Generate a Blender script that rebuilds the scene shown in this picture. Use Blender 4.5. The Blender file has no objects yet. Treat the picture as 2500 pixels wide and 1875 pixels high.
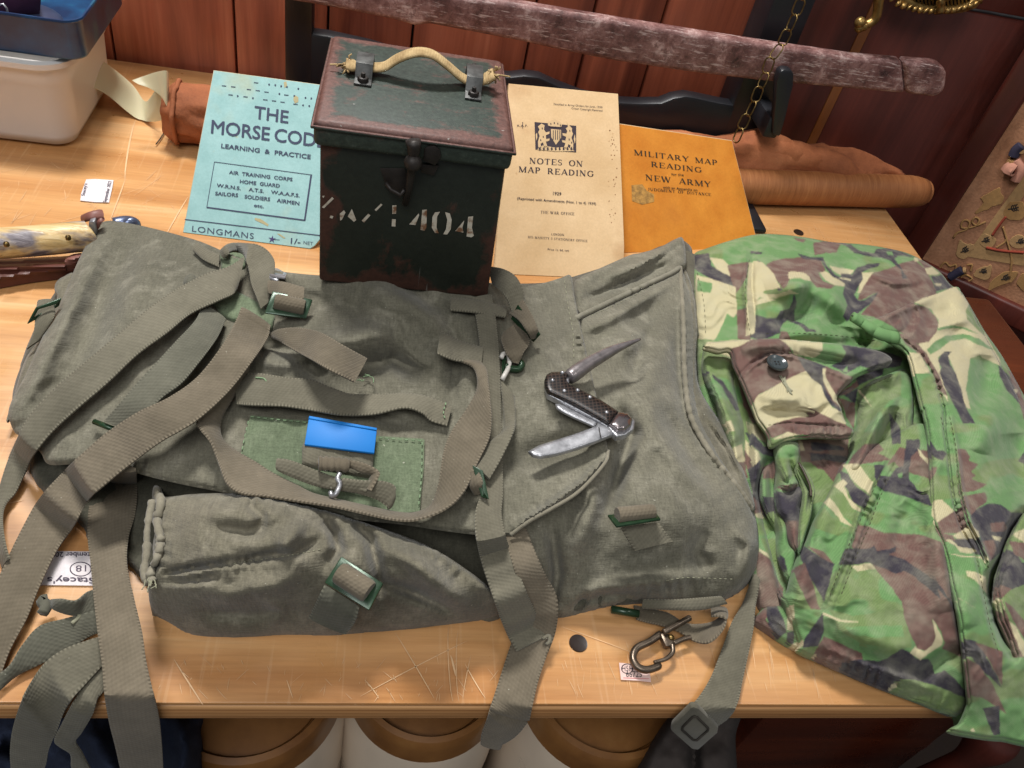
import bpy, bmesh, math, random
import numpy as np
from mathutils import Vector, Matrix
from mathutils.geometry import delaunay_2d_cdt
random.seed(7)
rng = np.random.default_rng(11)
SC = bpy.context.scene
COL = SC.collection

# ------------------------------------------------------------------ camera
H = 0.42                      # camera height above the table top (table top = z 0)
FP = 2000.0                   # focal length in photo pixels (2500 wide)
CX, CY = 1250.0, 937.5
g = np.array([720 - CX, 3000 - CY, FP]); g /= np.linalg.norm(g)          # "down" seen by the camera
w = np.array([11960 - CX, 1750 - CY, FP]); w -= g * (w @ g); w /= np.linalg.norm(w)   # along the table edge
u = np.cross(w, g)                                                        # away from the viewer
cam_d = bpy.data.cameras.new('camera')
cam = bpy.data.objects.new('camera', cam_d); COL.objects.link(cam)
cam_d.sensor_width = 36; cam_d.lens = FP / 2500 * 36
cam_d.clip_start = 0.01; cam_d.clip_end = 50
R = Matrix(((w[0], -w[1], -w[2]), (u[0], -u[1], -u[2]), (-g[0], g[1], g[2])))
cam.matrix_world = Matrix.Translation((0, 0, H)) @ R.to_4x4()
SC.camera = cam
SC.render.resolution_x = 1024; SC.render.resolution_y = 768

# ------------------------------------------------------------------ world, lamps, exposure
wd = bpy.data.worlds.new('World'); SC.world = wd; wd.use_nodes = True
wd.node_tree.nodes['Background'].inputs[0].default_value = (0.92, 0.96, 1.0, 1)
wd.node_tree.nodes['Background'].inputs[1].default_value = 0.19
def area(name, loc, target, size, power, col):
    d = bpy.data.lights.new(name, 'AREA'); d.shape = 'RECTANGLE'; d.size, d.size_y = size
    d.energy = power; d.color = col
    o = bpy.data.objects.new(name, d); COL.objects.link(o); o.location = loc
    o.rotation_euler = (Vector(target) - Vector(loc)).to_track_quat('-Z', 'Y').to_euler()
    return o
area('ceiling_lamp', (-0.22, 1.04, 1.50), (0.06, 0.36, 0.0), (0.42, 0.22), 33, (1.0, 0.985, 0.96))
area('room_lamp', (-0.45, -0.75, 1.9), (0.1, 0.5, 0.0), (1.3, 0.8), 24, (0.98, 0.99, 1.0))
area('side_lamp', (1.3, 0.1, 1.6), (0.2, 0.45, 0.0), (0.4, 0.4), 4, (1.0, 0.97, 0.92))
SC.view_settings.view_transform = 'Standard'; SC.view_settings.look = 'None'
SC.view_settings.exposure = 0.0; SC.view_settings.gamma = 1.0
SC.cycles.max_bounces = 6

# ------------------------------------------------------------------ geometry helpers
CAMP = np.array([0, 0, H])
def ray(px, py):
    r = np.stack([np.asarray(px, float) - CX, np.asarray(py, float) - CY, np.full(np.shape(px), FP)], -1)
    return np.stack([r @ w, r @ u, -(r @ g)], -1)
def P(px, py, z=0.0):
    r = ray(px, py); t = (np.asarray(z) - H) / r[..., 2]
    return CAMP + t[..., None] * r
def PY(px, py, Y):
    r = ray(px, py); t = np.asarray(Y) / r[..., 1]
    return CAMP + t[..., None] * r
def PN(px, py, o, n):
    r = ray(px, py); t = ((np.asarray(o) - CAMP) @ n) / (r @ n)
    return CAMP + t[..., None] * r
YF = 0.1885                    # the table's front edge
def S(px, py, z, off=0.003):
    """point at height z, or hanging down the front of the table once past its edge"""
    px = np.asarray(px, float); py = np.asarray(py, float); z = np.broadcast_to(np.asarray(z, float), px.shape)
    p = P(px, py, z); q = PY(px, py, np.full(px.shape, YF - off))
    m = (p[..., 1] < YF - off)
    return np.where(m[..., None], q, p)
def inside(px, py, poly):
    poly = np.asarray(poly, float); x, y = np.asarray(px, float), np.asarray(py, float)
    r = np.zeros(np.shape(x), bool); n = len(poly); j = n - 1
    for i in range(n):
        xi, yi = poly[i]; xj, yj = poly[j]
        if yi != yj:
            c = ((yi > y) != (yj > y)) & (x < (xj - xi) * (y - yi) / (yj - yi) + xi)
            r ^= c
        j = i
    return r
def segdist(px, py, line, closed=False):
    """distance to a polyline and the 0..1 position along it"""
    line = np.asarray(line, float); x, y = np.asarray(px, float), np.asarray(py, float)
    best = np.full(x.shape, 1e9); pos = np.zeros(x.shape)
    n = len(line); m = n if closed else n - 1
    for i in range(m):
        a, b = line[i], line[(i + 1) % n]; d = b - a; L = max(d @ d, 1e-9)
        t = np.clip(((x - a[0]) * d[0] + (y - a[1]) * d[1]) / L, 0, 1)
        q = np.hypot(x - a[0] - t * d[0], y - a[1] - t * d[1])
        k = q < best; best = np.where(k, q, best); pos = np.where(k, (i + t) / m, pos)
    return best, pos
def catmull(pts, n, closed=False):
    p = np.asarray(pts, float)
    if closed: p = np.vstack([p[-1], p, p[0], p[1]])
    else: p = np.vstack([2 * p[0] - p[1], p, 2 * p[-1] - p[-2]])
    k = len(p) - 3; t = np.linspace(0, k, n, endpoint=not closed); i = np.minimum(t.astype(int), k - 1); f = (t - i)[:, None]
    a, b, c, d = p[i], p[i + 1], p[i + 2], p[i + 3]
    return 0.5 * (2 * b + (c - a) * f + (2 * a - 5 * b + 4 * c - d) * f ** 2 + (3 * b - a - 3 * c + d) * f ** 3)
def resample(line, step, closed=False):
    p = np.asarray(line, float)
    if closed: p = np.vstack([p, p[0]])
    d = np.r_[0, np.cumsum(np.linalg.norm(np.diff(p, axis=0), axis=1))]
    n = max(3, int(round(d[-1] / step)) + (0 if closed else 1))
    t = np.linspace(0, d[-1], n, endpoint=not closed)
    return np.stack([np.interp(t, d, p[:, k]) for k in range(p.shape[1])], -1)
def rbf(ctrl, smooth=1e-4):
    c = np.asarray(ctrl, float); xy = c[:, :2] / 500.0; z = c[:, 2]
    def ph(a, b):
        r2 = ((a[:, None] - b[None]) ** 2).sum(-1); return np.where(r2 > 0, r2 * np.log(r2 + 1e-12), 0)
    n = len(c); A = np.zeros((n + 3, n + 3)); A[:n, :n] = ph(xy, xy) + smooth * np.eye(n)
    A[:n, n] = 1; A[:n, n + 1:] = xy; A[n, :n] = 1; A[n + 1:, :n] = xy.T
    s = np.linalg.solve(A, np.r_[z, 0, 0, 0])
    def f(px, py):
        q = np.stack([np.ravel(px), np.ravel(py)], -1) / 500.0
        v = ph(q, xy) @ s[:n] + s[n] + q @ s[n + 1:]
        return v.reshape(np.shape(px))
    return f
def vnoise(x, y, seed=0):
    """smooth value noise on a lattice"""
    x = np.asarray(x, float); y = np.asarray(y, float)
    ix, iy = np.floor(x).astype(np.int64), np.floor(y).astype(np.int64); fx, fy = x - ix, y - iy
    fx = fx * fx * (3 - 2 * fx); fy = fy * fy * (3 - 2 * fy)
    def h(a, b):
        v = np.sin(a * 127.1 + b * 311.7 + seed * 74.7) * 43758.5453; return v - np.floor(v)
    return (h(ix, iy) * (1 - fx) * (1 - fy) + h(ix + 1, iy) * fx * (1 - fy) + h(ix, iy + 1) * (1 - fx) * fy + h(ix + 1, iy + 1) * fx * fy) * 2 - 1
def fbm(x, y, seed=0, o=3):
    return sum(vnoise(x * 2 ** k, y * 2 ** k, seed + k) / 2 ** k for k in range(o))

# ------------------------------------------------------------------ object helpers
def mesh_obj(name, verts, faces, mat=None, parent=None, smooth=True, uv=None, col=None):
    me = bpy.data.meshes.new(name)
    me.from_pydata([tuple(map(float, v)) for v in verts], [], [tuple(int(i) for i in f) for f in faces])
    if uv is not None:
        l = me.uv_layers.new(name='UVMap'); idx = np.zeros(len(me.loops), np.int32); me.loops.foreach_get('vertex_index', idx)
        l.data.foreach_set('uv', np.asarray(uv, np.float32)[idx].ravel())
    if col is not None:
        a = me.color_attributes.new('pattern', 'FLOAT_COLOR', 'POINT'); c = np.ones((len(verts), 4), np.float32); c[:, :3] = col
        a.data.foreach_set('color', c.ravel())
    me.polygons.foreach_set('use_smooth', [smooth] * len(me.polygons)); me.update()
    o = bpy.data.objects.new(name, me); COL.objects.link(o)
    if mat: me.materials.append(mat)
    if parent: o.parent = parent; o.matrix_parent_inverse = parent.matrix_world.inverted()
    return o
def fix_normals(o):
    bm = bmesh.new(); bm.from_mesh(o.data); bmesh.ops.recalc_face_normals(bm, faces=bm.faces); bm.to_mesh(o.data); bm.free(); return o
def sharp(o, deg=35):
    o.data.set_sharp_from_angle(angle=math.radians(deg)); return o
def tag(o, label=None, cat=None, group=None, kind=None):
    for k, v in (('label', label), ('category', cat), ('group', group), ('kind', kind)):
        if v: o[k] = v
    return o
def thing(name, label, cat, loc=(0, 0, 0), group=None):
    o = bpy.data.objects.new(name, None); COL.objects.link(o); o.location = tuple(map(float, loc)); o.empty_display_size = .02
    bpy.context.view_layer.update()
    return tag(o, label, cat, group)
def joined(name, parts, mat=None, parent=None, smooth=True):
    """several (verts, faces) pieces as one mesh"""
    V, F, n = [], [], 0
    for v, f in parts:
        V += [tuple(x) for x in v]; F += [tuple(i + n for i in q) for q in f]; n += len(v)
    return fix_normals(mesh_obj(name, V, F, mat, parent, smooth))
def tube_vf(pts, r, seg=8, closed=False, flat=1.0):
    p = np.asarray(pts, float); n = len(p); r = np.broadcast_to(r, (n,))
    if closed: t = np.roll(p, -1, 0) - np.roll(p, 1, 0)
    else: t = np.gradient(p, axis=0)
    t /= np.linalg.norm(t, axis=1)[:, None] + 1e-12
    ref = np.array([0, 0, 1.0]) if abs(t[0][2]) < .9 else np.array([1.0, 0, 0])
    a = np.cross(t[0], ref); a /= np.linalg.norm(a); V = []
    for i in range(n):
        a = a - t[i] * (a @ t[i]); a /= np.linalg.norm(a) + 1e-12; b = np.cross(t[i], a)
        for k in range(seg):
            q = 2 * math.pi * k / seg; V.append(p[i] + r[i] * (math.cos(q) * a + math.sin(q) * flat * b))
    F = []
    for i in range(n if closed else n - 1):
        j = (i + 1) % n
        for k in range(seg):
            l = (k + 1) % seg; F.append((i * seg + k, i * seg + l, j * seg + l, j * seg + k))
    if not closed: F += [tuple(range(seg))[::-1], tuple((n - 1) * seg + k for k in range(seg))]
    return V, F
def tube(name, pts, r, mat, parent=None, seg=8, closed=False, flat=1.0):
    v, f = tube_vf(pts, r, seg, closed, flat); return fix_normals(mesh_obj(name, v, f, mat, parent))
def box_vf(c, s, rot=None):
    c = np.asarray(c, float); h = np.asarray(s, float) / 2
    V = np.array([(x, y, z) for x in (-1, 1) for y in (-1, 1) for z in (-1, 1)]) * h
    if rot is not None: V = V @ np.asarray(rot).T
    return V + c, [(0, 1, 3, 2), (4, 6, 7, 5), (0, 4, 5, 1), (2, 3, 7, 6), (0, 2, 6, 4), (1, 5, 7, 3)]
def prism_vf(front, off):
    f = [np.asarray(p, float) for p in front]; n = len(f); V = f + [p + np.asarray(off) for p in f]
    return V, [tuple(range(n)), tuple(range(n, 2 * n))[::-1]] + [(i, (i + 1) % n, n + (i + 1) % n, n + i) for i in range(n)]
def bevel(o, wdt, seg=2, deg=30):
    bm = bmesh.new(); bm.from_mesh(o.data); bmesh.ops.recalc_face_normals(bm, faces=bm.faces)
    e = [x for x in bm.edges if len(x.link_faces) == 2 and x.calc_face_angle(0) > math.radians(deg)]
    bmesh.ops.bevel(bm, geom=e, offset=wdt, segments=seg, profile=.5, affect='EDGES', clamp_overlap=True)
    bm.to_mesh(o.data); bm.free(); o.data.polygons.foreach_set('use_smooth', [True] * len(o.data.polygons)); sharp(o, 40); return o
def box(name, c, s, mat, parent=None, bv=0.0, rot=None, seg=2):
    v, f = box_vf(c, s, rot); o = fix_normals(mesh_obj(name, v, f, mat, parent, False))
    return bevel(o, bv, seg) if bv else o
def prism(name, front, off, mat, parent=None, bv=0.0, seg=2):
    v, f = prism_vf(front, off); o = fix_normals(mesh_obj(name, v, f, mat, parent, False))
    return bevel(o, bv, seg) if bv else o
def lathe(name, prof, c, mat, parent=None, seg=48):
    V, F = [], []
    for r, z in prof:
        for k in range(seg):
            a = 2 * math.pi * k / seg; V.append((c[0] + r * math.cos(a), c[1] + r * math.sin(a), c[2] + z))
    for i in range(len(prof) - 1):
        for k in range(seg):
            l = (k + 1) % seg; F.append((i * seg + k, i * seg + l, (i + 1) * seg + l, (i + 1) * seg + k))
    F.append(tuple((len(prof) - 1) * seg + k for k in range(seg)))
    return sharp(fix_normals(mesh_obj(name, V, F, mat, parent)), 50)

# cloth-like reliefs: an outline seen in the photograph carried to its real height above the table
LAYERS = []
FOLD = 1.75
def surf(px, py, only=None):
    px = np.asarray(px, float); py = np.asarray(py, float); z = np.zeros(px.shape)
    for nm, poly, f in LAYERS:
        if only and nm not in only: continue
        m = inside(px, py, poly)
        if m.any(): z = np.where(m, np.maximum(z, f(px, py)), z)
    return z
def relief(name, outline, zf, mat, parent=None, step=6, folds=(), edge=(0, 0), nz=(0, 1), ridge=None, hang=True, thick=0.002, floor=None, colf=None, reg=None, smooth_outline=True, seed=0, jag=0):
    """outline in photo pixels; zf(px,py) height; folds = (polyline, width px, height m); edge = (px, drop m)"""
    ol = catmull(outline, len(outline) * 10, True) if smooth_outline else np.asarray(outline, float)
    ol = resample(ol, step, True)
    if jag: ol = ol + np.stack([fbm(ol[:, 0] / 9, ol[:, 1] / 9, 5), fbm(ol[:, 0] / 9, ol[:, 1] / 9, 8)], -1) * jag
    def z(px, py):
        v = zf(px, py) if callable(zf) else np.full(np.shape(px), float(zf))
        if nz[0]: v = v + nz[0] * fbm(np.asarray(px) / nz[1], np.asarray(py) / nz[1], seed)
        if ridge:      # sharp little creases
            a_, s_ = ridge; X, Y = np.asarray(px) / s_, np.asarray(py) / s_; wx = fbm(X * .7, Y * .7, seed + 40) * .9
            v = v + a_ * (1 - 2.2 * np.abs(fbm(X + wx, Y * 1.25 - wx, seed + 50, 3))) * np.clip(.5 + fbm(X * .45, Y * .45, seed + 60), 0, 1)
        for fo in folds:
            if len(fo) == 5:      # puckers along a seam
                ln = catmull(fo[0], len(fo[0]) * 8); ln = resample(ln, 12); d, t = segdist(px, py, ln); q_ = t * len(ln) * 12 / fo[4]
                v = v + fo[2] * np.exp(-(d / fo[1]) ** 2) * np.sin(2 * math.pi * (q_ + .35 * fbm(q_ * .6, q_ * 0., 5))) * (.6 + .6 * fbm(q_ * .3, q_ * 0., 6)); continue
            d, t = segdist(px, py, fo[0]); tap = np.sin(np.pi * np.clip(t, 0.02, .98)) ** .5 if len(fo) < 4 else 1.0
            v = v + FOLD * fo[2] * tap * np.exp(-(d / fo[1]) ** 2)
        if edge[0]:
            d, _ = segdist(px, py, ol, True); q = np.clip(d / edge[0], 0, 1)
            v = v - edge[1] * (1 - np.sqrt(np.clip(1 - (1 - q) ** 2, 0, 1)))
        return v
    x0, y0 = ol.min(0); x1, y1 = ol.max(0)
    gx, gy = np.meshgrid(np.arange(x0, x1, step), np.arange(y0, y1, step)); gx = gx + (np.arange(gx.shape[0]) % 2)[:, None] * step / 2
    gx, gy = gx.ravel(), gy.ravel(); m = inside(gx, gy, ol); gx, gy = gx[m], gy[m]
    d, _ = segdist(gx, gy, ol, True); m = d > step * .55; gx, gy = gx[m], gy[m]
    pts = np.vstack([ol, np.stack([gx, gy], -1)]); n = len(ol)
    vo, eo, fo_, *_r = delaunay_2d_cdt([Vector((float(a), float(b))) for a, b in pts], [(i, (i + 1) % n) for i in range(n)], [], 1, 1e-4)
    q = np.array([(v.x, v.y) for v in vo]); zz = z(q[:, 0], q[:, 1]); V = S(q[:, 0], q[:, 1], zz) if hang else P(q[:, 0], q[:, 1], zz)
    F = [tuple(f) for f in fo_]
    nv = len(V)
    # boundary edges -> side wall
    cnt = {}
    for f in F:
        for a, b in zip(f, f[1:] + f[:1]): cnt[(a, b)] = 1
    bnd = [(a, b) for (a, b) in cnt if (b, a) not in cnt]
    bv = sorted({i for e in bnd for i in e}); mp = {i: nv + k for k, i in enumerate(bv)}
    low = V[bv].copy(); low[:, 2] = np.minimum(low[:, 2] - 1e-4, low[:, 2] - thick if floor is None else np.maximum(floor, -9))
    if floor is None and thick:
        # cloth underside
        und = V.copy(); und[:, 2] -= thick
        V2 = np.vstack([V, und]); F2 = F + [tuple(i + nv for i in f)[::-1] for f in F] + [(b, a, a + nv, b + nv) for a, b in bnd]
        q2 = np.vstack([q, q])
    else:
        V2 = np.vstack([V, low]); F2 = F + [(b, a, mp[a], mp[b]) for a, b in bnd]; q2 = np.vstack([q, q[bv]])
    uv = np.stack([V2[:, 0], V2[:, 1] + V2[:, 2]], -1)
    col = colf(q2[:, 0], q2[:, 1]) if colf else None
    o = mesh_obj(name, V2, F2, mat, parent, True, uv, col)
    o.data.set_sharp_from_angle(angle=math.radians(70))
    if reg: LAYERS.append((reg, ol, z))
    return o
def ribbon(name, rows, mat, parent=None, thick=0.0018, lift=0.001, m=8, step=4, crown=0.0006, only=None, smoothw=9, free=False, edges=False, ends=(0, 0), serr=0.00004):
    """webbing: rows (cx, cy, width px, dz[, tilt]) or, with edges=True, (lx, ly, rx, ry, dz_left, dz_right); heights above what lies below"""
    r = np.asarray(rows, float)
    c = r[:, :2] if not edges else (r[:, :2] + r[:, 2:4]) / 2
    L = np.linalg.norm(np.diff(c, axis=0), axis=1).sum(); n = max(8, int(L / step))
    q = catmull(r, n)
    if edges: lx, rx = q[:, :2], q[:, 2:4]; dl, dr = q[:, 4], q[:, 5]
    else:
        t = np.gradient(q[:, :2], axis=0); t /= np.linalg.norm(t, axis=1)[:, None] + 1e-9; nn = np.stack([-t[:, 1], t[:, 0]], -1)
        lx, rx = q[:, :2] - nn * q[:, 2:3] / 2, q[:, :2] + nn * q[:, 2:3] / 2
        tl = q[:, 4] if r.shape[1] > 4 else 0 * q[:, 3]
        dl, dr = q[:, 3] - tl / 2, q[:, 3] + tl / 2
    if free: zl = zr = np.zeros(n)
    else:
        zs = np.max([surf(lx[:, 0] * (1 - k) + rx[:, 0] * k, lx[:, 1] * (1 - k) + rx[:, 1] * k, only) for k in (0, .25, .5, .75, 1)], 0)
        kern = np.ones(smoothw) / smoothw; zp = np.pad(zs, smoothw // 2, mode='edge')
        zp2 = np.maximum.reduce([np.roll(zp, s)[smoothw // 2: smoothw // 2 + n] for s in range(-(smoothw // 2), smoothw // 2 + 1)])
        zs = np.convolve(np.pad(zp2, smoothw // 2, mode='edge'), kern, 'valid')[:n]; zl = zr = zs
    zl = zl + dl + lift; zr = zr + dr + lift
    A, B = S(lx[:, 0], lx[:, 1], zl, .004), S(rx[:, 0], rx[:, 1], zr, .004)
    if serr:
        d = B - A; d /= np.linalg.norm(d, axis=1)[:, None] + 1e-9; s = serr * np.where(np.arange(n) % 2, 1, -1)[:, None]
        A = A - d * s; B = B + d * s
    C = (A + B) / 2; T = np.gradient(C, axis=0); W = B - A; N = np.cross(W, T); N /= np.linalg.norm(N, axis=1)[:, None] + 1e-12
    N *= np.sign((N * (CAMP - C)).sum(1))[:, None]; N = np.where((N[:1] * N).sum(1)[:, None] < -2, -N, N)
    V, UV = [], []; Ln = np.r_[0, np.cumsum(np.linalg.norm(np.diff(C, axis=0), axis=1))]
    for side in (1, 0):
        for i in range(n):
            for k in range(m + 1):
                s = k / m; b = crown * (1 - (2 * s - 1) ** 2); e = .25 if k in (0, m) else 0
                V.append(A[i] * (1 - s) + B[i] * s + N[i] * (b + (thick * (side - e * (1 if side else -1)))) - N[i] * thick * .5)
                UV.append((s * np.linalg.norm(W[i]), Ln[i]))
    K = m + 1; O = n * K; F = []
    for i in range(n - 1):
        for k in range(m):
            a, b, c_, d = i * K + k, i * K + k + 1, (i + 1) * K + k + 1, (i + 1) * K + k
            F.append((a, b, c_, d)); F.append((a + O, d + O, c_ + O, b + O))
        a, d = i * K, (i + 1) * K; F.append((a, d, d + O, a + O)); a, d = i * K + m, (i + 1) * K + m; F.append((d, a, a + O, d + O))
    for k in range(m):
        F.append((k + 1, k, k + O, k + 1 + O)); a = (n - 1) * K + k; F.append((a, a + 1, a + 1 + O, a + O))
    E_ = np.array([[1.0 if k in (0, m) else 0.0] * 3 for _s in (1, 0) for _i in range(n) for k in range(m + 1)])
    o = mesh_obj(name, V, F, mat, parent, True, UV, E_); fix_normals(o); sharp(o, 55)
    return o
def stitch(name, line, mat, parent, dash=9, gap=6, wd=2.2, lift=0.0012, zf=None, only=None):
    p = resample(catmull(line, len(line) * 12), 1.0); parts = []; i = 0; n = len(p)
    while i + dash < n:
        q = p[i:i + dash:max(2, dash // 4)]; z = (zf(q[:, 0], q[:, 1]) if zf else surf(q[:, 0], q[:, 1], only)) + lift
        pt = S(q[:, 0], q[:, 1], z, .005); parts.append(tube_vf(pt, 0.00022 * wd, 5)); i += dash + gap
    return joined(name, parts, mat, parent)

# ------------------------------------------------------------------ materials
def lin(r, gg, b):
    f = lambda c: (c / 255 / 12.92) if c / 255 <= .04045 else ((c / 255 + .055) / 1.055) ** 2.4
    return (f(r), f(gg), f(b), 1)
class NT:
    def __init__(s, name):
        s.m = bpy.data.materials.new(name); s.m.use_nodes = True; s.t = s.m.node_tree; s.n = s.t.nodes; s.l = s.t.links
        s.b = s.n['Principled BSDF']; s.tc = s.n.new('ShaderNodeTexCoord'); s.bump_in = None
    def link(s, a, b): s.l.new(a, b)
    def mapping(s, src='Object', scale=(1, 1, 1), rot=(0, 0, 0), loc=(0, 0, 0)):
        k = s.n.new('ShaderNodeMapping'); k.inputs['Scale'].default_value = scale; k.inputs['Rotation'].default_value = rot; k.inputs['Location'].default_value = loc
        s.link(s.tc.outputs[src], k.inputs['Vector']); return k.outputs[0]
    def noise(s, vec, scale, detail=4, rough=.55, dist=0):
        k = s.n.new('ShaderNodeTexNoise'); k.inputs['Scale'].default_value = scale; k.inputs['Detail'].default_value = detail; k.inputs['Roughness'].default_value = rough; k.inputs['Distortion'].default_value = dist
        s.link(vec, k.inputs['Vector']); return k.outputs['Fac']
    def wave(s, vec, scale, dist=0, detail=2, dirn='X', prof='SIN', typ='BANDS'):
        k = s.n.new('ShaderNodeTexWave'); k.wave_type = typ; k.bands_direction = dirn; k.wave_profile = prof
        k.inputs['Scale'].default_value = scale; k.inputs['Distortion'].default_value = dist; k.inputs['Detail'].default_value = detail
        s.link(vec, k.inputs['Vector']); return k.outputs['Fac']
    def voro(s, vec, scale, feat='F1'):
        k = s.n.new('ShaderNodeTexVoronoi'); k.feature = feat; k.inputs['Scale'].default_value = scale; s.link(vec, k.inputs['Vector']); return k.outputs['Distance']
    def ramp(s, fac, stops, interp='LINEAR'):
        k = s.n.new('ShaderNodeValToRGB'); k.color_ramp.interpolation = interp; e = k.color_ramp.elements
        while len(e) < len(stops): e.new(.5)
        for x, (p, c) in zip(e, stops): x.position = p; x.color = c if len(c) == 4 else (*c, 1)
        s.link(fac, k.inputs[0]); return k.outputs[0]
    def step(s, fac, a, b, lo=0, hi=1):
        k = s.n.new('ShaderNodeMapRange'); k.inputs[1].default_value = a; k.inputs[2].default_value = b; k.inputs[3].default_value = lo; k.inputs[4].default_value = hi
        s.link(fac, k.inputs[0]); return k.outputs[0]
    def math(s, op, a, b):
        k = s.n.new('ShaderNodeMath'); k.operation = op
        for i, v in enumerate((a, b)):
            if isinstance(v, (int, float)): k.inputs[i].default_value = v
            else: s.link(v, k.inputs[i])
        return k.outputs[0]
    def mix(s, fac, a, b, mode='MIX'):
        k = s.n.new('ShaderNodeMix'); k.data_type = 'RGBA'; k.blend_type = mode
        for i, v in ((0, fac), (6, a), (7, b)):
            if isinstance(v, (int, float)): k.inputs[i].default_value = v
            elif isinstance(v, tuple): k.inputs[i].default_value = v if len(v) == 4 else (*v, 1)
            else: s.link(v, k.inputs[i])
        return k.outputs[2]
    def color(s, c):
        if isinstance(c, tuple): s.b.inputs['Base Color'].default_value = c
        else: s.link(c, s.b.inputs['Base Color'])
    def rough(s, r):
        if isinstance(r, (int, float)): s.b.inputs['Roughness'].default_value = r
        else: s.link(r, s.b.inputs['Roughness'])
    def bump(s, h, strength=.3, dist=.001):
        k = s.n.new('ShaderNodeBump'); k.inputs['Strength'].default_value = strength; k.inputs['Distance'].default_value = dist
        s.link(h, k.inputs['Height'])
        if s.bump_in: s.link(s.bump_in, k.inputs['Normal'])
        s.bump_in = k.outputs[0]; s.link(k.outputs[0], s.b.inputs['Normal'])
    def set(s, **k):
        for a, v in k.items(): s.b.inputs[a.replace('_', ' ')].default_value = v
def plain(name, c, rough=.5, metal=0, spec=.5, var=.12, scale=60, bump=.1):
    t = NT(name); o = t.mapping('Object'); n = t.noise(o, scale)
    dark = tuple(x * (1 - var * 2) for x in c[:3]) + (1,); t.color(t.ramp(n, [(.3, dark), (.7, c)]))
    t.rough(t.step(n, .2, .8, rough - .08, rough + .08)); t.set(Metallic=metal); t.b.inputs['Specular IOR Level'].default_value = spec
    if bump: t.bump(t.noise(o, scale * 6), bump, .0005)
    return t.m
def canvas(name, c1, c2, fade, per=.0016, weave=.8):
    """faded cotton canvas"""
    t = NT(name); o = t.mapping('Object'); uvr = t.mapping('UV', rot=(0, 0, .9), scale=(900, 170, 1)); uvq = t.mapping('UV', rot=(0, 0, -.5), scale=(190, 900, 1))
    big = t.noise(o, 9, 5, .6); mid = t.noise(o, 55, 5, .65); col = t.mix(t.step(big, .35, .68), c1, c2)
    col = t.mix(t.math('MULTIPLY', t.step(mid, .5, .78), .55), col, fade)
    w1 = t.noise(uvr, .75, 3, .6); w2 = t.noise(uvq, .75, 2, .6); wv = t.math('ADD', w1, t.math('MULTIPLY', w2, .7))
    fine = t.noise(o, 900, 3, .7)
    col = t.mix(.75, col, t.ramp(t.math('ADD', t.math('MULTIPLY', wv, .45), t.math('MULTIPLY', fine, .6)), [(.42, (.45, .45, .45)), (.95, (1.45, 1.45, 1.45))]), 'MULTIPLY')
    speck = t.noise(o, 420, 1, .5); col = t.mix(t.step(speck, .78, .82, 0, .5), col, lin(190, 186, 170))
    t.color(col); t.rough(.9); t.b.inputs['Specular IOR Level'].default_value = .15
    t.set(Sheen_Weight=.15, Sheen_Roughness=.5)
    rg = t.noise(o, 30, 4, .55); t.l.links if 0 else None; t.n[rg.node.name].noise_type = 'RIDGED_MULTIFRACTAL'
    geo = t.n.new('ShaderNodeNewGeometry'); t.color(t.mix(t.step(geo.outputs['Pointiness'], .52, .60, 0, .45), col, fade))
    t.bump(rg, .16, .002); t.bump(t.noise(o, 160, 4, .6), .2, .001); t.bump(wv, weave, .0006)
    return t.m
def webbing(name, c1, c2, per=.0021):
    t = NT(name); o = t.mapping('Object'); uv = t.mapping('UV', rot=(0, 0, .0)); uvd = t.mapping('UV', rot=(0, 0, .5))
    big = t.noise(o, 14, 4, .6); mid = t.noise(o, 260, 5, .75); col = t.mix(t.step(big, .35, .65), c1, c2)
    rib = t.wave(uvd, .314 / per, .6, 1, 'Y'); rib2 = t.wave(uv, .314 / (per * .9), .4, 1, 'X'); wv = t.math('ADD', rib, t.math('MULTIPLY', rib2, .7))
    col = t.mix(.5, col, t.ramp(t.math('ADD', t.math('MULTIPLY', wv, .12), t.math('MULTIPLY', mid, .85)), [(.25, (.55, .55, .55)), (.8, (1.25, 1.25, 1.25))]), 'MULTIPLY')
    speck = t.noise(o, 420, 1, .5); col = t.mix(t.step(speck, .78, .82, 0, .4), col, lin(190, 186, 170))
    at = t.n.new('ShaderNodeAttribute'); at.attribute_name = 'pattern'; em = t.step(at.outputs['Fac'], .35, .8); nub = t.wave(uv, .314 / .0019, .6, 1, 'Y')
    col = t.mix(em, col, t.mix(nub, tuple(x * .82 for x in c1[:3]), tuple(x * 1.1 for x in c2[:3])))
    t.color(col); t.rough(.92); t.b.inputs['Specular IOR Level'].default_value = .12; t.set(Sheen_Weight=.15, Sheen_Roughness=.5)
    t.bump(t.math('MULTIPLY', em, nub), .25, .0008); t.bump(wv, .22, .0005); t.bump(t.noise(o, 150, 3), .25, .001)
    return t.m
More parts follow.
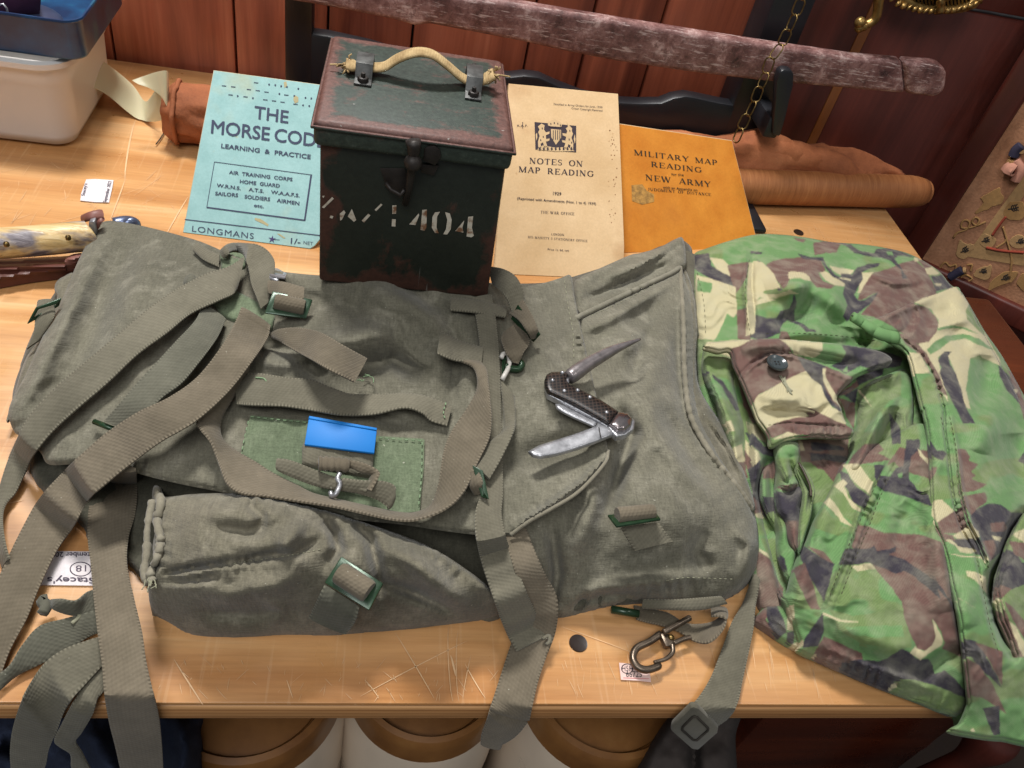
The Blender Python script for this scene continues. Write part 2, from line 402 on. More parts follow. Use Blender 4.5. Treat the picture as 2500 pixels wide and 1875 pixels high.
def wood(name, c1, c2, c3, axis='X', grain=1.0, rough=.35, scr=0.0, coat=0.0):
    t = NT(name); s = {'X': (1.2, 22, 22), 'Z': (22, 22, 1.2), 'Y': (22, 1.2, 22)}[axis]
    o = t.mapping('Object'); st = t.mapping('Object', s); st2 = t.mapping('Object', tuple(x * 6 for x in s))
    n = t.noise(st, 1.0 * grain, 5, .6, .6); f = t.noise(st2, 2.2 * grain, 3, .7); big = t.noise(o, 4, 3)
    col = t.ramp(n, [(.3, c1), (.55, c2), (.72, c3)]); col = t.mix(.35, col, t.ramp(f, [(.3, (.6, .55, .5)), (.7, (1.15, 1.15, 1.15))]), 'MULTIPLY')
    col = t.mix(t.step(big, .4, .7, 0, .35), col, c1)
    if scr:
        for k, (rot, sc) in enumerate(((.15, 260), (-.35, 330), (1.2, 240), (.6, 380))):
            v = t.mapping('Object', (sc, sc * .03, sc), (0, 0, rot), (k * 3.1, k, 0)); q = t.noise(v, 1.0, 1, .4)
            col = t.mix(t.math('MULTIPLY', t.step(q, .70, .74), scr), col, lin(236, 205, 165))
    t.color(col); t.rough(t.step(t.noise(o, 40, 4), .3, .7, rough - .07, rough + .1)); t.set(Coat_Weight=coat, Coat_Roughness=.2)
    t.bump(f, .06, .0006)
    return t.m
CANVAS = canvas('canvas_olive', lin(94, 91, 78), lin(117, 113, 98), lin(154, 149, 133))
CANVAS2 = canvas('canvas_olive_warm', lin(95, 91, 77), lin(118, 112, 96), lin(155, 148, 131))
CANVAS_D = canvas('canvas_olive_dark', lin(68, 66, 56), lin(82, 80, 68), lin(102, 99, 86))  # darker tone of the olive canvas, for the sack body under lid and pockets
PATCH = canvas('canvas_green_patch', lin(92, 102, 80), lin(108, 120, 94), lin(128, 136, 112), .0012)
WEB = webbing('webbing_olive', lin(90, 86, 73), lin(114, 109, 94))
WEB_B = webbing('webbing_brown', lin(92, 84, 70), lin(117, 107, 91))
WEB_G = webbing('webbing_grey_green', lin(82, 81, 70), lin(104, 102, 89))
THREAD = plain('pale_thread', lin(150, 148, 124), .9, bump=0)
THREAD_G = plain('green_thread', lin(128, 152, 116), .9, bump=0)
THREAD_D = plain('dark_thread', lin(58, 52, 44), .9, bump=0)
GREEN_METAL = plain('green_enamel_metal', lin(38, 66, 42), .3, .25, .6, .2, 120, .05)
STEEL = plain('worn_steel', lin(186, 186, 190), .38, .7, .5, .2, 150, .12)
BRONZE = plain('dull_bronze', lin(124, 110, 96), .36, .85, .5, .25, 150, .1)
BRASS = plain('old_brass', lin(128, 106, 66), .35, .95, .5, .3, 120, .12)
BLACK_WOOD = plain('black_lacquer_wood', lin(27, 28, 33), .42, 0, .5, .15, 20, .05)
DARK = plain('dark_void', lin(22, 16, 14), .9, bump=0)
INK = plain('black_ink', lin(52, 47, 52), .85, var=.05, bump=0)
GILT = plain('gilt_brass', lin(176, 142, 84), .36, .75, .5, .3, 120, .15)

# ------------------------------------------------------------------ wall, floor, table
PINE = wood('pine_veneer', lin(180, 124, 72), lin(212, 161, 106), lin(230, 190, 140), 'X', 1.3, .32, .10, .22)
PLANK = wood('red_stained_plank', lin(96, 45, 33), lin(170, 92, 65), lin(204, 128, 95), 'Z', 1.0, .38, 0, .1)
MAHOG = wood('dark_mahogany', lin(64, 27, 21), lin(94, 42, 33), lin(116, 54, 42), 'Z', .8, .42, 0, .0)
MAHOG2 = wood('red_mahogany', lin(52, 17, 9), lin(84, 34, 16), lin(108, 48, 22), 'X', .8, .3, 0, .2)
INLAY = wood('light_inlay', lin(110, 62, 30), lin(138, 84, 42), lin(150, 96, 52), 'Z', .8, .4)
YW = 0.878
wall = tag(mesh_obj('wall', [(-1.6, YW + .03, -.75), (.475, YW + .03, -.75), (.475, YW + .03, .35), (-1.6, YW + .03, .35)], [(0, 1, 2, 3)], DARK), kind='structure')
seams = [-1.6, -1.2, -.86, -.56, -.42, PY(272, 100, YW)[0], PY(573, 100, YW)[0], PY(800, 60, YW)[0], PY(1007, 85, YW)[0], PY(1283, 150, YW)[0], PY(1418, 165, YW)[0], PY(1600, 110, YW)[0], PY(1842, 105, YW)[0]]
for a, b in zip(seams[:-1], seams[1:]):
    o = box('plank', ((a + b) / 2, YW + .012 + random.uniform(0, .0015), -.2), (b - a - .0022, .02, 1.1), PLANK, wall, .0018)
xm = seams[-1]
box('moulding', (xm + .007, YW + .008, -.2), (.0125, .026, 1.1), PLANK, wall, .004, seg=3)
floor = tag(mesh_obj('floor', [(-3, -2, -.76), (3, -2, -.76), (3, 2, -.76), (-3, 2, -.76)], [(0, 1, 2, 3)], plain('dark_floor', lin(52, 38, 30), .8)), kind='structure')

cab = thing('mahogany_cabinet', 'dark mahogany cabinet side with a pale inlaid strip, behind the camouflage jacket', 'cabinet', (.75, YW + .02, -.76))
x0 = xm + .015
xi = (PY(2110, 60, YW)[0] + PY(1990, 355, YW)[0]) / 2
box('panel', ((x0 + xi - .006) / 2, YW + .012, -.2), (xi - .006 - x0, .02, 1.1), MAHOG, cab, .001)
box('inlay_strip', (xi, YW + .0115, -.2), (.0115, .02, 1.1), INLAY, cab, .0005)
zc = PY(2445, 40, YW)[2]
box('panel', ((xi + .006 + 2.0) / 2, YW + .012, (zc - .002 - .75) / 2), (2.0 - xi - .006, .02, zc - .002 + .75), MAHOG, cab, .002)
box('panel', ((xi + .006 + 2.0) / 2, YW + .012, (zc + .002 + .35) / 2), (2.0 - xi - .006, .02, .35 - zc - .002), MAHOG, cab, .002)

XR = 0.573
tab = thing('table', 'scratched honey coloured pine table everything is laid out on', 'table', (-.3, .53, -.76))
top = prism('tabletop', [(-1.5, YF, -.0005), (XR, YF, -.0005), (XR, .872, -.0005), (-1.5, .872, -.0005)], (0, 0, -.0035), PINE, tab, .0012)
def ply():
    t = NT('ply_edge'); o = t.mapping('Object', (1, 1, 1)); z = t.mapping('Object', (0.6, 1, 300)); n = t.noise(z, 1.0, 3, .6)
    c = t.ramp(n, [(.33, lin(150, 98, 56)), (.5, lin(196, 142, 90)), (.66, lin(216, 168, 115))]); f = t.noise(t.mapping('Object', (30, 30, 900)), 1, 3)
    t.color(t.mix(.3, c, t.ramp(f, [(.3, (.55, .5, .45)), (.7, (1.2, 1.2, 1.2))]), 'MULTIPLY')); t.rough(.42); t.bump(n, .2, .001); return t.m
PLY = ply()
box('edge_band', ((XR - 1.5) / 2, (YF + .872) / 2, -.0118), (XR + 1.5 + .0006, .872 - YF + .0006, .0150), PLY, tab, .0022, seg=3)
for x, y in ((XR - .07, .80), (-1.3, .25), (-1.3, .80)):
    box('leg', (x, y, -.395), (.05, .05, .73), PINE, tab, .004)
for px, py in ((1412, 1570), (1950, 567)):
    c = P(px, py, 0)
    lathe('cover_cap', [(.0001, .0002), (.0048, .0002), (.0053, .0003), (.0055, -.001)], c, plain('dark_brown_cap', lin(42, 30, 25), .35), tab, 28)

# long worn scratches and knocks in the varnish: thin raw-wood grooves, part of the table top
def scratches():
    parts = []; R_ = random.Random(3)
    def add(a, b, wd):
        a3, b3 = P(*a, .0), P(*b, .0)
        n = 9; pts = np.array([a3 * (1 - t) + b3 * t for t in np.linspace(0, 1, n)]); d = (b3 - a3)[:2]; L = np.linalg.norm(d); nr = np.array([-d[1], d[0], 0]) / (L + 1e-9)
        bow = R_.uniform(-.03, .03) * L; wv = np.sin(np.linspace(0, math.pi, n)) ** .6
        V = []; F = []
        for i, p in enumerate(pts):
            q = p + nr * bow * wv[i]; h = wd * (.25 + .75 * wv[i]) * .5; V += [q - nr * h + (0, 0, .00004), q + nr * h + (0, 0, .00004)]
        F = [(2 * i, 2 * i + 1, 2 * i + 3, 2 * i + 2) for i in range(n - 1)]; parts.append((V, F))
    for a, b, wd in [((330, 295), (305, 440), .0014), ((305, 440), (268, 540), .0011), ((460, 480), (405, 575), .001), ((965, 1545), (1060, 1705), .0006), ((880, 1700), (1140, 1565), .0005), ((1095, 1530), (1105, 1712), .0005), ((1118, 1540), (1120, 1712), .0004), ((1100, 1600), (1112, 1650), .0011), ((1135, 1620), (1185, 1705), .0006), ((1150, 1600), (1130, 1705), .0004), ((890, 1660), (925, 1705), .0005), ((425, 1610), (495, 1720), .0007), ((60, 1220), (10, 1230), .0006), ((700, 1660), (715, 1705), .0005), ((1370, 1530), (1560, 1600), .0004)]: add(a, b, wd)
    for _ in range(46):
        x = R_.uniform(1720, 2230); y = R_.uniform(1560, 1690); l = R_.uniform(20, 90)
        if y + l > 1712 or y < 1520 + (x - 1850) * .47: continue
        add((x, y), (x + l * R_.uniform(.12, .3), y + l), R_.uniform(.00015, .00042))
    for _ in range(60):
        x = R_.uniform(380, 1240); y = R_.uniform(1590, 1700); l = R_.uniform(6, 34); q = R_.uniform(-1.2, 1.4); add((x, y), (x + l * q, min(y + l, 1713)), R_.uniform(.0001, .0003))
    for _ in range(40):
        x = R_.uniform(1350, 1600); y = R_.uniform(1560, 1690); l = R_.uniform(8, 50); q = R_.uniform(-.2, .5); add((x, y), (x + l * q, min(y + l, 1713)), R_.uniform(.0001, .0003))
    for _ in range(70):
        x = R_.uniform(0, 420); y = R_.uniform(390, 620); l = R_.uniform(8, 60); q = R_.uniform(-2, 1.5); add((x, y), (x + l * q, y + l * R_.uniform(.3, 1)), R_.uniform(.0001, .0004))
    for _ in range(26):
        x = R_.uniform(1950, 2170); y = R_.uniform(535, 600); l = R_.uniform(8, 40); add((x, y), (x + l * .5, y + l), R_.uniform(.0001, .0003))
    V, F, n = [], [], 0
    for v, f in parts: V += v; F += [tuple(i + n for i in q) for q in f]; n += len(v)
    o = mesh_obj('scratches', V, F, plain('bare_scratched_wood', lin(226, 186, 140), .6, bump=0), tab); tag(o, kind='stuff')
scratches()

# ------------------------------------------------------------------ things on the far side of the table
# black lacquered stand
st = thing('black_stand', 'black lacquered wooden stand holding the leather scabbard at the back of the table', 'stand', (.15, .81, 0))
YS = .80
def on_y(poly, Y): return [PY(a, b, Y) for a, b in poly]
box('post', (PY(729, 100, YS)[0], YS + .012, .2), (.0255, .026, .4), BLACK_WOOD, st, .003)
xr = PY(1868, 170, YS)[0]
box('post', (xr + .002, YS + .022, .2), (.043, .045, .4), BLACK_WOOD, st, .004)
rail = [(742, 80), (800, 88), (900, 110), (1000, 140), (1100, 165), (1200, 185), (1245, 189), (1280, 185), (1317, 189), (1363, 210), (1420, 232), (1500, 250), (1560, 253), (1615, 252), (1645, 240), (1676, 235), (1705, 240), (1760, 252), (1822, 262), (1800, 345), (1760, 350), (1200, 300), (742, 230)]
prism('rail', on_y(rail, YS), (0, .018, 0), BLACK_WOOD, st, .003)
hook = [(1885, 330), (1893, 250), (1896, 200), (1903, 176), (1915, 170), (1933, 172), (1939, 182), (1938, 210), (1930, 240), (1920, 285), (1905, 335)]
prism('hook', on_y(hook, .748), (0, .012, 0), BLACK_WOOD, st, .003)
a = PY(1893, 300, .754); box('hook_arm', (a[0], .778, a[2] - .006), (.016, .05, .022), BLACK_WOOD, st, .003)
fb = P(1850, 560, 0); box('foot', (fb[0] - .004, .755, .003), (.020, .15, .006), BLACK_WOOD, st, .003)
box('foot', (PY(729, 100, YS)[0], .76, .006), (.026, .17, .012), BLACK_WOOD, st, .003)

# leather scabbard
def scab_mat():
    t = NT('mottled_scuffed_leather'); o = t.mapping('Object'); a = t.noise(o, 34, 7, .75, .15); b = t.noise(o, 150, 5, .8); s = t.noise(t.mapping('Object', (25, 190, 190)), 2.0, 6, .8)
    c = t.ramp(a, [(.34, lin(56, 32, 30)), (.46, lin(108, 72, 68)), (.56, lin(138, 101, 96)), (.68, lin(194, 164, 158))])
    c = t.mix(t.step(b, .52, .6, 0, .7), c, lin(92, 58, 55)); c = t.mix(t.step(s, .55, .62, 0, .75), c, lin(196, 172, 166))
    t.color(c); t.rough(t.step(a, .3, .7, .38, .6)); t.bump(b, .4, .0012); return t.m
SCAB = scab_mat()
YSC = .762
sc = thing('scabbard', 'long flat mottled brown leather scabbard lying across the black stand', 'scabbard', tuple(PY(1500, 100, YSC)))
up = [(560, -85), (700, -65), (900, -36), (1100, -12), (1221, 2), (1380, 30), (1549, 58), (1700, 82), (1889, 111), (2000, 127), (2090, 140), (2204, 149)]
lo = [(2212, 231), (2100, 221), (1952, 208), (1853, 199), (1681, 178), (1500, 151), (1400, 132), (1280, 105), (1160, 82), (1050, 61), (1030, 63), (1012, 67), (995, 60), (960, 50), (830, 24), (700, 2), (560, -25)]
prism('leather_body', on_y(up + lo, YSC), (0, .016, 0), SCAB, sc, .005, 3)
tip = [(2206, 150), (2287, 156), (2306, 163), (2314, 180), (2312, 205), (2308, 226), (2290, 236), (2276, 241), (2262, 237), (2214, 232)]
prism('leather_tip', on_y(tip, YSC - .0012), (0, .018, 0), SCAB, sc, .0055, 3)

# brass chain
ch = thing('brass_chain', 'thin brass chain hanging down in front of the scabbard', 'chain', tuple(PY(1957, -20, .728)))
cp = catmull([(1975, -40), (1957, 0), (1930, 62), (1905, 112), (1880, 150), (1866, 190), (1852, 222), (1836, 260), (1815, 300), (1800, 335), (1782, 372)], 200)
cpx = PY(cp[:, 0], cp[:, 1], np.linspace(.735, .700, 200))
d = np.r_[0, np.cumsum(np.linalg.norm(np.diff(cpx, axis=0), axis=1))]; LK = .0132
link_me = None
for i in range(int(d[-1] / LK)):
    s = (i + .5) * LK; c = np.array([np.interp(s, d, cpx[:, k]) for k in range(3)]); c2 = np.array([np.interp(s + .002, d, cpx[:, k]) for k in range(3)])
    t = (c2 - c) / np.linalg.norm(c2 - c)
    if link_me is None:
        q = np.linspace(0, 2 * math.pi, 20, endpoint=False); L0 = .0052
        pts = np.stack([np.sign(np.cos(q)) * L0 * .55 + np.cos(q) * .0042, np.sin(q) * .0042, q * 0], -1)
        o = tube('link', pts, .00075, BRASS, None, 6, True); link_me = o.data
    else:
        o = bpy.data.objects.new('link', link_me); COL.objects.link(o)
    a_ = np.cross(t, (0, 1, 0)); a_ /= np.linalg.norm(a_); b_ = np.cross(t, a_); ang = (.35 if i % 2 else 1.25) + rng.uniform(-.15, .15)
    y_ = math.cos(ang) * a_ + math.sin(ang) * b_; z_ = np.cross(t, y_)
    M = Matrix.Identity(4)
    for r_ in range(3): M[r_][0], M[r_][1], M[r_][2], M[r_][3] = t[r_], y_[r_], z_[r_], c[r_]
    o.parent = ch; o.matrix_parent_inverse = ch.matrix_world.inverted(); o.matrix_world = M

# gilt ornament
gi = thing('gilt_ornament', 'ornate gilt brass mount with a curled hook at the top right', 'ornament', tuple(PY(2300, 0, .84)))
YG = .846
prism('rim_plate', on_y([(2160, -40), (2178, -8), (2199, 12), (2226, 25), (2271, 33), (2316, 37), (2350, 33), (2384, 22), (2408, -6), (2416, -40), (2398, -40), (2388, -8), (2366, 8), (2345, 15), (2318, 18), (2290, 15), (2271, 17), (2240, 8), (2212, -8), (2190, -40)], YG), (0, .007, 0), GILT, gi, .0022, 2)
for k in range(17):      # little leaves chased along the rim
    f_ = k / 16; x = 2180 + 216 * f_; y = 2 + 30 * math.sin(math.pi * f_) ** .6; s_ = .0016 + .0007 * (k % 3)
    q = catmull([(x - 9, y + 2), (x, y - 5), (x + 8, y - 12)], 8); tube('rim_leaf', PY(q[:, 0], q[:, 1], np.full(8, YG - .001)), s_ * np.array([.3, .8, 1, 1.1, 1, .8, .5, .2]), GILT, gi, 7)
for a, b in (((2296, 30), (2283, -40)), ((2290, 6), (2330, -30))):
    q = catmull([a, ((a[0] + b[0]) / 2 + 6, (a[1] + b[1]) / 2), b], 14); tube('scroll', PY(q[:, 0], q[:, 1], np.full(14, YG - .004)), .0042 * (1 + .2 * np.sin(np.arange(14) * 1.7)), GILT, gi, 8)
prism('backing_plate', on_y([(2175, -60), (2190, 0), (2230, 18), (2300, 25), (2370, 18), (2400, -5), (2405, -60)], YG + .006), (0, .006, 0), DARK, gi)
for i in range(22):
    x = 2200 + i * 9; q = PY(np.array([x, x + 7.]), np.array([-40., 14 - abs(i - 11) * .6]), np.array([YG + .003] * 2)); tube('rib', q, .0011, GILT, gi, 5)
q = catmull([(2147, -40), (2145, 0), (2142, 30), (2135, 48), (2120, 58), (2108, 62)], 30); tube('hook_arm', PY(q[:, 0], q[:, 1], np.full(30, YG - .006)), np.linspace(.0055, .0042, 30), GILT, gi, 8)
for dx, dy, r in ((2100, 55, .0058), (2098, 68, .005), (2108, 64, .0052)):
    c = PY(dx, dy, YG - .008); lathe('hook_knob', [(r * math.sin(a) + 1e-5, -r * math.cos(a)) for a in np.linspace(0, math.pi, 9)], c, GILT, gi, 14)

# framed needlework panel (fire screen) standing to the right of the table
o0 = P(2252, 632, -.10); bdir = P(2500, 748, -.10) - o0; bdir[2] = 0; bl = np.linalg.norm(bdir); bdir /= bl
nrm = np.cross(bdir, (0, 0, 1.0)); nrm *= np.sign(nrm @ (CAMP - o0))
fs = thing('needlework_screen', 'dark framed needlework screen with leaves and scrolls, standing to the right of the table', 'fire screen', tuple(o0))
def fsp(a, b, off=0.0): return o0 + bdir * a + np.array([0, 0, b]) + nrm * off
def fpx(px, py, off=0.0): return PN(px, py, o0 + nrm * off, nrm)
def tap():
    t = NT('needlework_ground'); o = t.mapping('Object'); n = t.noise(o, 300, 3); v = t.noise(o, 30, 4); t.color(t.mix(.35, t.ramp(v, [(.35, lin(160, 110, 78)), (.65, lin(186, 134, 100))]), t.ramp(n, [(.3, (.5, .5, .5)), (.7, (1.2, 1.2, 1.2))]), 'MULTIPLY')); t.rough(.9); t.bump(n, .5, .001); return t.m
W_, H_ = .62, .62
prism('needlework_panel', [fsp(0, 0), fsp(W_, 0), fsp(W_, H_), fsp(0, H_)], -nrm * .008, tap(), fs)
FR = .030
for nm, pts in (('frame_rail', [fsp(-FR, -FR, .008), fsp(W_ + FR, -FR, .008), fsp(W_ + FR, 0, .008), fsp(-FR, 0, .008)]), ('frame_stile', [fsp(-FR, .0005, .008), fsp(-.0005, .0005, .008), fsp(-.0005, H_ + FR, .008), fsp(-FR, H_ + FR, .008)])):
    prism(nm, pts, -nrm * .022, MAHOG, fs, .004, 3)
for a_ in (.05, .57):
    prism('foot', [fsp(a_ - .02, -.66, .01), fsp(a_ + .02, -.66, .01), fsp(a_ + .02, -FR - .0005, .01), fsp(a_ - .02, -FR - .0005, .01)], -nrm * .03, MAHOG, fs, .004)
CREAM = plain('cream_wool', lin(188, 148, 100), .95, bump=.4, scale=200); OCHRE = plain('ochre_wool', lin(172, 130, 80), .95, bump=.4, scale=200)
REDW = plain('red_wool', lin(150, 62, 42), .95); NAVY = plain('navy_wool', lin(48, 44, 66), .95); PINKW = plain('pink_wool', lin(196, 138, 116), .95); BLKW = plain('black_wool', lin(48, 40, 34), .95)
def T8(x, y): return (2150 + x / 3.317, 300 + y / 3.317)
def applique(nm, pts, mat, th=.0012):
    poly = [T8(*p) for p in (catmull(pts, len(pts) * 4, True) + rng.normal(0, 2.2, (len(pts) * 4, 2)) if nm == 'leaf' else pts)]; prism(nm, [fpx(a, b, th) for a, b in poly], -nrm * (th - .0002), mat, fs, .0006, 1)
def yarn(pts, r, mat, nm='yarn'):
    q = catmull([T8(*p) for p in pts], 30); tube(nm, np.array([fpx(a, b, r * .8) for a, b in q]), r, mat, fs, 6)
applique('border_strip', [(715, 1040), (760, 980), (1080, 540), (1161, 430), (1161, 590), (880, 960), (860, 1010), (1161, 1060), (1161, 1160), (700, 1085)], CREAM, .0008)
yarn([(905, 910), (960, 830), (1015, 760)], .0016, REDW); yarn([(855, 1010), (980, 1035), (1161, 1050)], .0018, REDW)
for leaf, m_ in (([(760, 735), (830, 650), (810, 610), (870, 570), (960, 525), (975, 570), (995, 600), (985, 650), (900, 680), (870, 700)], OCHRE), ([(610, 1060), (640, 950), (680, 975), (740, 980), (760, 1010), (720, 1050), (690, 1100), (640, 1100)], CREAM), ([(800, 960), (830, 900), (900, 920), (935, 950), (900, 1010), (830, 1010)], CREAM), ([(990, 740), (1040, 650), (1090, 640), (1160, 650), (1160, 770), (1060, 790)], OCHRE), ([(750, 1240), (790, 1180), (860, 1160), (900, 1160), (870, 1270)], CREAM), ([(870, 1360), (900, 1280), (1000, 1210), (1110, 1210), (1060, 1290), (960, 1320)], OCHRE), ([(1100, 1290), (1161, 1220), (1161, 1360), (1120, 1330)], OCHRE), ([(1040, 960), (1090, 910), (1161, 920), (1161, 1010), (1070, 1010)], CREAM)):
    applique('leaf', leaf, m_)
for cx_, cy_, r_ in ((680, 1030, 36), (850, 950, 34), (1075, 690, 44), (830, 1200, 32), (1010, 1255, 36), (1130, 960, 34)):
    a_ = -.6 + (cx_ % 7) * .1; dx, dy = math.cos(a_) * r_, math.sin(a_) * r_
    yarn([(cx_ - dx, cy_ - dy), (cx_ + 3, cy_ + 4), (cx_ + dx, cy_ + dy)], .0010, BLKW)
    for k in (-.4, 0, .4):
        bx_, by_ = cx_ + dx * k, cy_ + dy * k; yarn([(bx_, by_), (bx_ - dy * .4 + dx * .2, by_ + dx * .4 + dy * .2), (bx_ - dy * .6 + dx * .5, by_ + dx * .6 + dy * .5)], .0009, BLKW); yarn([(bx_, by_), (bx_ + dy * .4 + dx * .2, by_ - dx * .4 + dy * .2), (bx_ + dy * .6 + dx * .5, by_ - dx * .6 + dy * .5)], .0009, BLKW)
for pts in ([(590, 930), (620, 890), (700, 860), (720, 800), (670, 790), (655, 850), (760, 840), (800, 790), (770, 765), (740, 800), (780, 830), (850, 800)], [(460, 1200), (520, 1130), (560, 1160), (610, 1150), (600, 1200), (560, 1200)], [(700, 1150), (740, 1150), (730, 1200)], [(690, 1320), (640, 1280), (680, 1230), (740, 1260), (700, 1290)], [(990, 840), (1020, 940), (1060, 1100), (1045, 1250)], [(940, 1010), (1000, 970), (1020, 940)]): yarn(pts, .0013, OCHRE)
for pts in ([(1075, 270), (1100, 220), (1140, 185)], [(560, 1250), (610, 1220), (660, 1190)]): yarn(pts, .006, NAVY, 'petal')
for pts in ([(1050, 262), (1062, 270)], [(1140, 210), (1130, 240)], [(672, 1195), (690, 1192)], [(520, 1250), (555, 1240)], [(610, 1240), (635, 1200)]): yarn(pts + [pts[-1]], .0045, CREAM, 'petal')
yarn([(1030, 400), (1055, 370), (1080, 380)], .009, PINKW, 'blossom'); yarn([(1075, 300), (1060, 330), (1050, 350)], .006, OCHRE, 'petal'); yarn([(1090, 300), (1130, 380), (1090, 470)], .006, PINKW, 'petal')

# white tub with a blue tin on it
def rrect(x0, x1, y0, y1, r, n=8):
    out = []
    for cx_, cy_, a0 in ((x1 - r, y1 - r, 0), (x0 + r, y1 - r, 90), (x0 + r, y0 + r, 180), (x1 - r, y0 + r, 270)):
        for k in range(n + 1):
            a = math.radians(a0 + 90 * k / n); out.append((cx_ + r * math.cos(a), cy_ + r * math.sin(a)))
    return out
def tray(name, x0, x1, y0, y1, r, prof, mat, parent):
    V, F = [], []; n = 0
    for ins, z in prof:
        ring = rrect(x0 + ins, x1 - ins, y0 + ins, y1 - ins, max(r - ins, .002)); n = len(ring); V += [(a, b, z) for a, b in ring]
    for i in range(len(prof) - 1):
        for k in range(n):
            l = (k + 1) % n; F.append((i * n + k, i * n + l, (i + 1) * n + l, (i + 1) * n + k))
    F.append(tuple(range(n))); F.append(tuple((len(prof) - 1) * n + k for k in range(n)))
    return sharp(fix_normals(mesh_obj(name, V, F, mat, parent)), 50)
t = NT('translucent_white_plastic'); t.color(lin(212, 208, 204)); t.rough(.35); t.set(Subsurface_Weight=.15, Subsurface_Radius=(.01, .01, .01)); TUBM = t.m
tf = P(170, 376, 0); zt = PY(168, 160, tf[1])[2]
tx1, ty0 = tf[0] + .006, tf[1] - .004
tub = thing('plastic_tub', 'white translucent plastic tub at the back left under the blue tin', 'tub', (tx1 - .17, ty0 + .07, 0))
tray('tub_body', tx1 - .34, tx1 + .006, ty0, ty0 + .15, .028, [(.022, 0), (.012, .003), (.008, .012), (.006, zt * .72), (.0045, zt * .74), (.003, zt - .006), (-.003, zt - .005), (-.004, zt), (.001, zt + .001), (.004, zt - .01), (.02, .02)], TUBM, tub)
t = NT('blue_japanned_tin'); o = t.mapping('Object'); n = t.noise(o, 30, 4); t.color(t.ramp(n, [(.35, lin(12, 38, 74)), (.55, lin(18, 64, 104)), (.7, lin(34, 104, 118))])); t.rough(.38); t.set(Metallic=.0, Coat_Weight=.15, Coat_Roughness=.1); t.bump(t.noise(o, 90, 2), .06); BLUET = t.m
zb = zt + .003
tin = thing('blue_tin', 'open shiny dark blue metal tin standing on the white tub', 'tin', (tx1 - .16, ty0 + .07, zb))
f1 = PY(155, 145, ty0 + .004); zt2 = PY(150, 48, ty0 + .004)[2]
tray('tin_body', tx1 - .32, f1[0] + .016, ty0 + .003, ty0 + .135, .014, [(.006, zb), (.001, zb + .002), (0, zb + .004), (0, zt2 - .003), (-.0012, zt2 - .0015), (-.0008, zt2), (.0008, zt2), (.0014, zt2 - .002), (.0016, zb + .006), (.012, zb + .004)], BLUET, tin)
pc = PY(0, 22, ty0 + .05)
pv = thing('purple_cloth', 'folded dark purple cloth inside the blue tin', 'cloth', (pc[0], pc[1], zb + .005))
q = catmull([(pc[0] - .09, pc[1] + .01, zb + .03), (pc[0] - .05, pc[1] - .01, zb + .036), (pc[0] - .005, pc[1], zb + .036), (pc[0] + .014, pc[1] + .012, zb + .024)], 24)
tube('cloth_fold', q + .003 * np.sin(np.arange(24)[:, None] * [1.1, .7, 1.6]), np.r_[np.linspace(.022, .026, 20), .02, .014, .008, .002], plain('purple_velvet', lin(66, 28, 58), .85), pv, 14)
tube('wire_clip', PY(np.array([-6., 8, 16, 20, 12]), np.array([12., 10, 20, 34, 44]), np.full(5, ty0 + .02)), .0009, STEEL, pv, 6)
lathe('lid_dome', [(.032 * math.sin(a) + 1e-5, .011 * math.cos(a)) for a in np.linspace(0, math.pi / 2, 8)], (f1[0] - .045, ty0 + .052, zb + .006), plain('blue_grey_lid', lin(58, 66, 92), .4), tin, 28)

# curled strip of cream plastic film
t = NT('cream_film'); t.color(lin(222, 214, 178)); t.rough(.25); t.set(Transmission_Weight=.25, Subsurface_Weight=.0); FILM = t.m
tag(ribbon('film_strip', [(216, 122, 214, 206, .050, .030), (250, 148, 262, 232, .036, .018), (290, 178, 305, 268, .020, .006), (326, 210, 332, 288, .008, .001), (352, 246, 350, 294, .006, .001), (366, 240, 362, 297, .022, .003), (385, 210, 384, 296, .045, .010), (402, 186, 402, 290, .060, .020), (412, 178, 412, 282, .066, .028), (404, 172, 408, 262, .070, .040), (380, 176, 392, 234, .066, .048), (350, 186, 366, 216, .060, .052), (322, 196, 338, 206, .056, .054)], FILM, None, .0005, .0005, edges=True, free=True, serr=0, crown=0), 'curled strip of pale cream plastic film beside the white tub', 'plastic film')

# rust brown cloth roll lying behind the books
t = NT('rust_cloth'); o = t.mapping('Object'); n = t.noise(o, 14, 5, .65); f = t.noise(o, 700, 2); t.color(t.mix(.3, t.ramp(n, [(.3, lin(122, 66, 36)), (.55, lin(158, 92, 54)), (.75, lin(180, 114, 74))]), t.ramp(f, [(.3, (.6, .6, .6)), (.7, (1.2, 1.2, 1.2))]), 'MULTIPLY')); t.rough(.85); t.bump(t.noise(o, 70, 4), .5, .004); RUST = t.m
t = NT('rust_roll_fabric'); o = t.mapping('Object'); n = t.noise(t.mapping('Object', (420, 30, 30)), 1.2, 4, .7); t.color(t.ramp(n, [(.3, lin(132, 78, 40)), (.55, lin(154, 97, 54)), (.75, lin(170, 114, 68))])); t.rough(.6); t.bump(n, .3, .001); ROLLM = t.m
cr = thing('cloth_roll', 'long rust brown cloth roll lying behind the row of books', 'cloth roll', (.2, .76, 0))
n = 90; s = np.linspace(0, 1, n)
path = np.stack([np.interp(s, [0, .1, .3, 1], [-.192, -.12, .02, .594]), np.interp(s, [0, .3, 1], [.727, .755, .800]), np.interp(s, [0, .1, .2, .3, .62, .8, 1], [.027, .026, .023, .022, .022, .030, .022])], -1)
rad = np.interp(s, [0, .004, .02, .1, .2, .3, .62, .8, .95, 1], [.018, .025, .0275, .027, .024, .022, .022, .030, .020, .008])
V, F = [], []; SEG = 40
